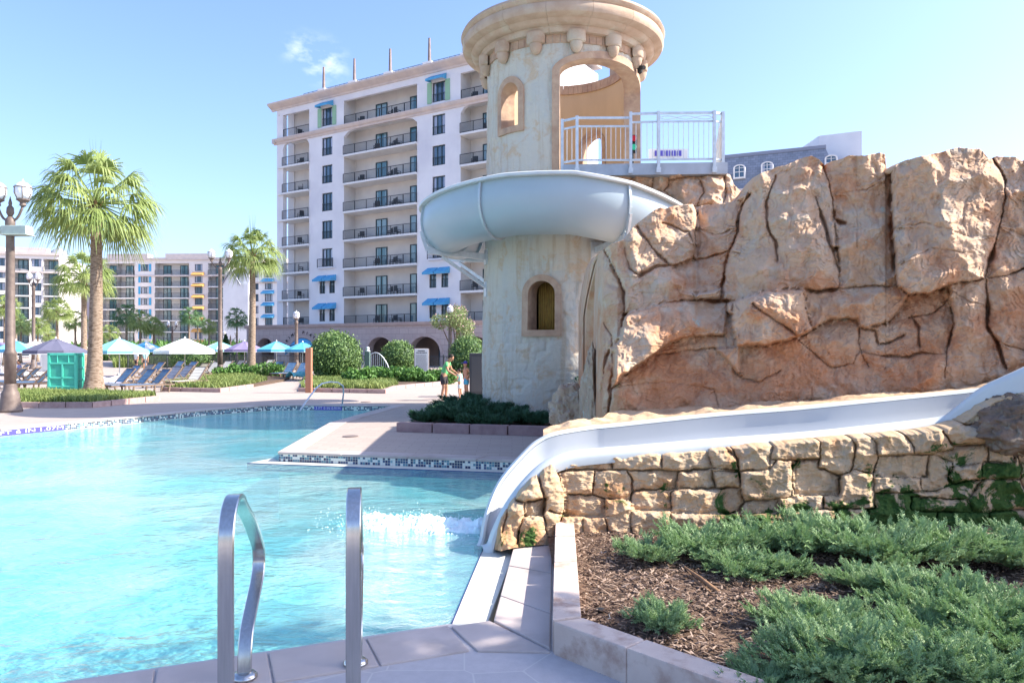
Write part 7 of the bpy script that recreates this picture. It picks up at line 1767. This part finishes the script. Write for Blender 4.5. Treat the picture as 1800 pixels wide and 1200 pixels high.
def add_ellip(mb, c, r_, n_=14, rot=None):
    vs = []; k2 = n_ // 2
    for i in range(k2 + 1):
        ph = math.pi * i / k2
        for q in range(n_):
            t = 2 * math.pi * q / n_; v = Vector((r_[0] * math.sin(ph) * math.cos(t), r_[1] * math.sin(ph) * math.sin(t), r_[2] * math.cos(ph)))
            if rot is not None: v = rot @ v
            vs.append(Vector(c) + v)
    mb.add(vs, [(i * n_ + q, i * n_ + (q + 1) % n_, (i + 1) * n_ + (q + 1) % n_, (i + 1) * n_ + q) for i in range(k2) for q in range(n_)])
def person(loc, rz, H, pose, label, clothes, hat=None, seated=False, hair=hair_m, group=None):
    """pose in units of height; x forward, y left. clothes: dict part->(material)"""
    r = empty('person', loc, rz, label, 'person', group); V_ = lambda p: tuple(q * H for q in p); J = pose
    body = []
    pel, chest, neck, head = J['pelvis'], J['chest'], J['neck'], J['head']
    mid = tuple((a + b_) / 2 for a, b_ in zip(pel, chest))
    body.append([(V_(pel), (.085 * H, .062 * H)), (V_(mid), (.078 * H, .055 * H)), (V_(chest), (.095 * H, .062 * H)), (V_(neck), .032 * H), (V_(tuple(a * .55 + b_ * .45 for a, b_ in zip(head, neck))), .034 * H)])
    for s_ in ('L', 'R'):
        sh, el, wr = J['sh' + s_], J['el' + s_], J['wr' + s_]; d = (Vector(wr) - Vector(el)).normalized(); palm_ = tuple(Vector(wr) + d * .045)
        body.append([(V_(chest), (.095 * H, .062 * H)), (V_(sh), .034 * H), (V_(tuple((a + b_) / 2 for a, b_ in zip(sh, el))), .028 * H), (V_(el), .023 * H), (V_(tuple(a * .6 + b_ * .4 for a, b_ in zip(el, wr))), .023 * H), (V_(wr), .015 * H), (V_(palm_), (.022 * H, .012 * H))])
        hp, kn, an = J['hip' + s_], J['kn' + s_], J['an' + s_]
        f = J.get('foot' + s_, (an[0] + .095, an[1], .012)); body.append([(V_(pel), (.085 * H, .062 * H)), (V_(hp), .055 * H), (V_(tuple((a + b_) / 2 for a, b_ in zip(hp, kn))), .046 * H), (V_(kn), .034 * H), (V_(tuple(a * .65 + b_ * .35 for a, b_ in zip(kn, an))), .034 * H), (V_(an), .020 * H), (V_((an[0] + .035, an[1], an[2] * .45)), .022 * H), (V_(f), .014 * H)])
    o = skin_mesh('body', body, skinm, r, 2)
    # fingers, head and face join the body mesh
    mb = MB(); hd = Vector(V_(head)); fw = Vector(J.get('look', (1, 0, 0))).normalized(); sd_ = Vector((0, 0, 1)).cross(fw).normalized(); upv = fw.cross(sd_) ; rot = Matrix((fw, sd_, upv)).transposed()
    add_ellip(mb, hd, (.060 * H, .048 * H, .072 * H), 16, rot); add_ellip(mb, hd + rot @ Vector((.022, 0, -.035)) * H, (.036 * H, .032 * H, .036 * H), 12, rot)
    mb.add([hd + rot @ Vector(q) * H for q in ((.056, 0, .012), (.054, .010, -.014), (.054, -.010, -.014), (.078, 0, -.012))], [(0, 1, 3), (0, 3, 2), (1, 2, 3)])
    for s_ in (1, -1): add_ellip(mb, hd + rot @ Vector((0, .050 * s_, -.004)) * H, (.012 * H, .006 * H, .017 * H), 8, rot)
    for s_ in ('L', 'R'):
        wr, el = Vector(J['wr' + s_]), Vector(J['el' + s_]); d = (wr - el).normalized(); sg_ = 1 if s_ == 'L' else -1; side = d.cross(Vector((0, 0, 1)));
        if side.length < .2: side = Vector((1, 0, 0))
        side.normalize(); dn_ = Vector((0, 0, -1)); base_ = wr + d * .05
        for k in range(4):
            o_ = side * (k - 1.5) * .0105; ln_ = (.040, .047, .044, .034)[k]; a = (base_ + o_) * H; b_ = (base_ + o_ + d * ln_ * .55) * H; c_ = (base_ + o_ + d * ln_ + dn_ * .012) * H; mb.tube([a, b_, c_], [.0055 * H, .005 * H, .0038 * H], 6)
        a = (wr + d * .022 + side * .02) * H; mb.tube([a, a + (side * .018 + d * .015) * H, a + (side * .022 + d * .036) * H], [.0065 * H, .006 * H, .0045 * H], 6)
    e = mb.build('t', skinm, None, smooth=True); bm = bmesh.new(); bm.from_mesh(o.data); bm.from_mesh(e.data); bm.to_mesh(o.data); bm.free(); bpy.data.objects.remove(e)
    o.data.polygons.foreach_set('use_smooth', [True] * len(o.data.polygons))
    m = MB()
    for s_ in (1, -1): add_ellip(m, hd + rot @ Vector((.053, .021 * s_, .006)) * H, (.006 * H, .009 * H, .005 * H), 8, rot)
    m.build('eyes', rubber, r, world=False); m = MB(); add_ellip(m, hd + rot @ Vector((.054, 0, -.040)) * H, (.004 * H, .016 * H, .004 * H), 8, rot); m.build('mouth', pm('lips', (.36, .12, .10), None), r, world=False)
    if hat is None:
        m = MB(); add_ellip(m, hd + rot @ Vector((-.012, 0, .014)) * H, (.060 * H, .053 * H, .070 * H), 16, rot); m.build('hair', hair, r, world=False, smooth=True)
    else:
        m = MB(); add_ellip(m, hd + rot @ Vector((-.004, 0, .026)) * H, (.066 * H, .056 * H, .056 * H), 16, rot); m.box(.03 * H, .115 * H, -.04 * H, .04 * H, .024 * H, .034 * H, M=Matrix.Translation(hd) @ rot.to_4x4()); m.build('cap', hat, r, world=False, smooth=True)
    g = 1.22
    if 'shirt' in clothes:
        ch_ = [[(V_(tuple(a * 1.12 - b_ * .12 for a, b_ in zip(pel, chest))), (.100 * H, .080 * H)), (V_(mid), (.092 * H, .070 * H)), (V_(chest), (.102 * H, .072 * H)), (V_(tuple(a * .6 + b_ * .4 for a, b_ in zip(chest, neck))), (.07 * H, .05 * H))]]
        for s_ in ('L', 'R'):
            sh, el = J['sh' + s_], J['el' + s_]; ch_.append([(V_(chest), (.102 * H, .072 * H)), (V_(sh), .044 * H), (V_(tuple(a * .45 + b_ * .55 for a, b_ in zip(sh, el))), .040 * H)])
        skin_mesh('shirt', ch_, clothes['shirt'], r, 2)
    if 'shorts' in clothes:
        ch_ = [[(V_(tuple(a * .8 + b_ * .2 for a, b_ in zip(pel, chest))), (.088 * H, .066 * H)), (V_(pel), (.094 * H, .072 * H))]]
        for s_ in ('L', 'R'):
            hp, kn = J['hip' + s_], J['kn' + s_]; ch_.append([(V_(pel), (.094 * H, .072 * H)), (V_(hp), .066 * H), (V_(tuple(a * .5 + b_ * .5 for a, b_ in zip(hp, kn))), .060 * H), (V_(tuple(a * .2 + b_ * .8 for a, b_ in zip(hp, kn))), .058 * H)])
        skin_mesh('shorts', ch_, clothes['shorts'], r, 2)
    return r
def stand(**k):
    J = dict(pelvis=(0, 0, .53), chest=(.02, 0, .74), neck=(.02, 0, .84), head=(.035, 0, .925), shL=(.02, .105, .80), shR=(.02, -.105, .80), elL=(.0, .14, .63), elR=(0, -.14, .63), wrL=(.04, .14, .48), wrR=(.04, -.14, .48),
             hipL=(0, .05, .50), hipR=(0, -.05, .50), knL=(.02, .055, .285), knR=(.01, -.055, .285), anL=(-.01, .06, .045), anR=(-.02, -.06, .045)); J.update(k); return J
green = pm('shirt_green', (.14, .50, .20), (.12, .44, .18), 4, .8); blk = pm('shorts_black', (.05, .045, .05), None, rough=.8); tealc = pm('suit_teal', (.30, .62, .60), (.5, .72, .7), 6, .8); bluec = pm('shorts_blue', (.05, .32, .52), (.10, .42, .60), 5, .8); capm = pm('cap_blue', (.10, .08, .40), None, rough=.8); whitec = pm('shorts_white', (.6, .66, .66), None, rough=.8)
v = G(782, 703.5); Hh = 1.66
person(v, R(-12), Hh, stand(pelvis=(-.03, 0, .52), chest=(.04, 0, .72), neck=(.075, 0, .815), head=(.13, 0, .885), look=(.8, 0, -.6), shL=(.055, .10, .775), shR=(.055, -.10, .775), elL=(.11, .12, .64), elR=(.10, -.12, .625), wrL=(.235, .06, .575), wrR=(.22, -.06, .545), hipL=(-.02, .05, .49), hipR=(-.03, -.05, .49), knL=(.02, .055, .275), knR=(-.01, -.055, .275), anL=(0, .06, .045), anR=(-.06, -.06, .045)),
       'man in a green t-shirt and black shorts bending forward with both hands out', {'shirt': green, 'shorts': blk})
v = G(809, 700.5); person(v, R(160), 1.08, stand(elL=(.05, .13, .66), elR=(.02, -.15, .64), wrL=(.13, .10, .62), wrR=(.06, -.17, .50)), 'small child in a pale teal swim shirt and white shorts facing the man', {'shirt': tealc, 'shorts': whitec})
v = G(820, 697); person(v, R(215), 1.32, stand(elL=(-.03, .17, .66), elR=(0, -.16, .64), wrL=(.06, .12, .56), wrR=(.08, -.09, .55)), 'shirtless child in bright blue shorts and a blue cap beside the tower', {'shorts': bluec}, hat=capm)
sit = dict(pelvis=(0, 0, .30), chest=(-.02, 0, .50), neck=(-.02, 0, .60), head=(.0, 0, .685), shL=(-.02, .10, .56), shR=(-.02, -.10, .56), elL=(.06, .13, .43), elR=(.06, -.13, .43), wrL=(.17, .08, .40), wrR=(.17, -.08, .40), hipL=(.02, .05, .29), hipR=(.02, -.05, .29), knL=(.26, .07, .30), knR=(.26, -.07, .30), anL=(.30, .07, .07), anR=(.30, -.07, .07))
v = G(33, 674); person((v.x, v.y, DZ + .0), R(-150), 1.6, sit, 'seated woman in a lilac top on a lounger behind the nearest lamp post', {'shirt': pm('top_lilac', (.36, .38, .60), None, rough=.8), 'shorts': whitec})
v = G(240, 652); person((v.x, v.y, DZ), R(-120), 1.6, stand(), 'person in a white top walking behind the umbrellas left of centre', {'shirt': whitec, 'shorts': blk})
v = G(255, 650); person((v.x, v.y, DZ), R(-60), 1.6, stand(), 'person in a pale green top behind the blue loungers', {'shirt': tealc, 'shorts': blk})
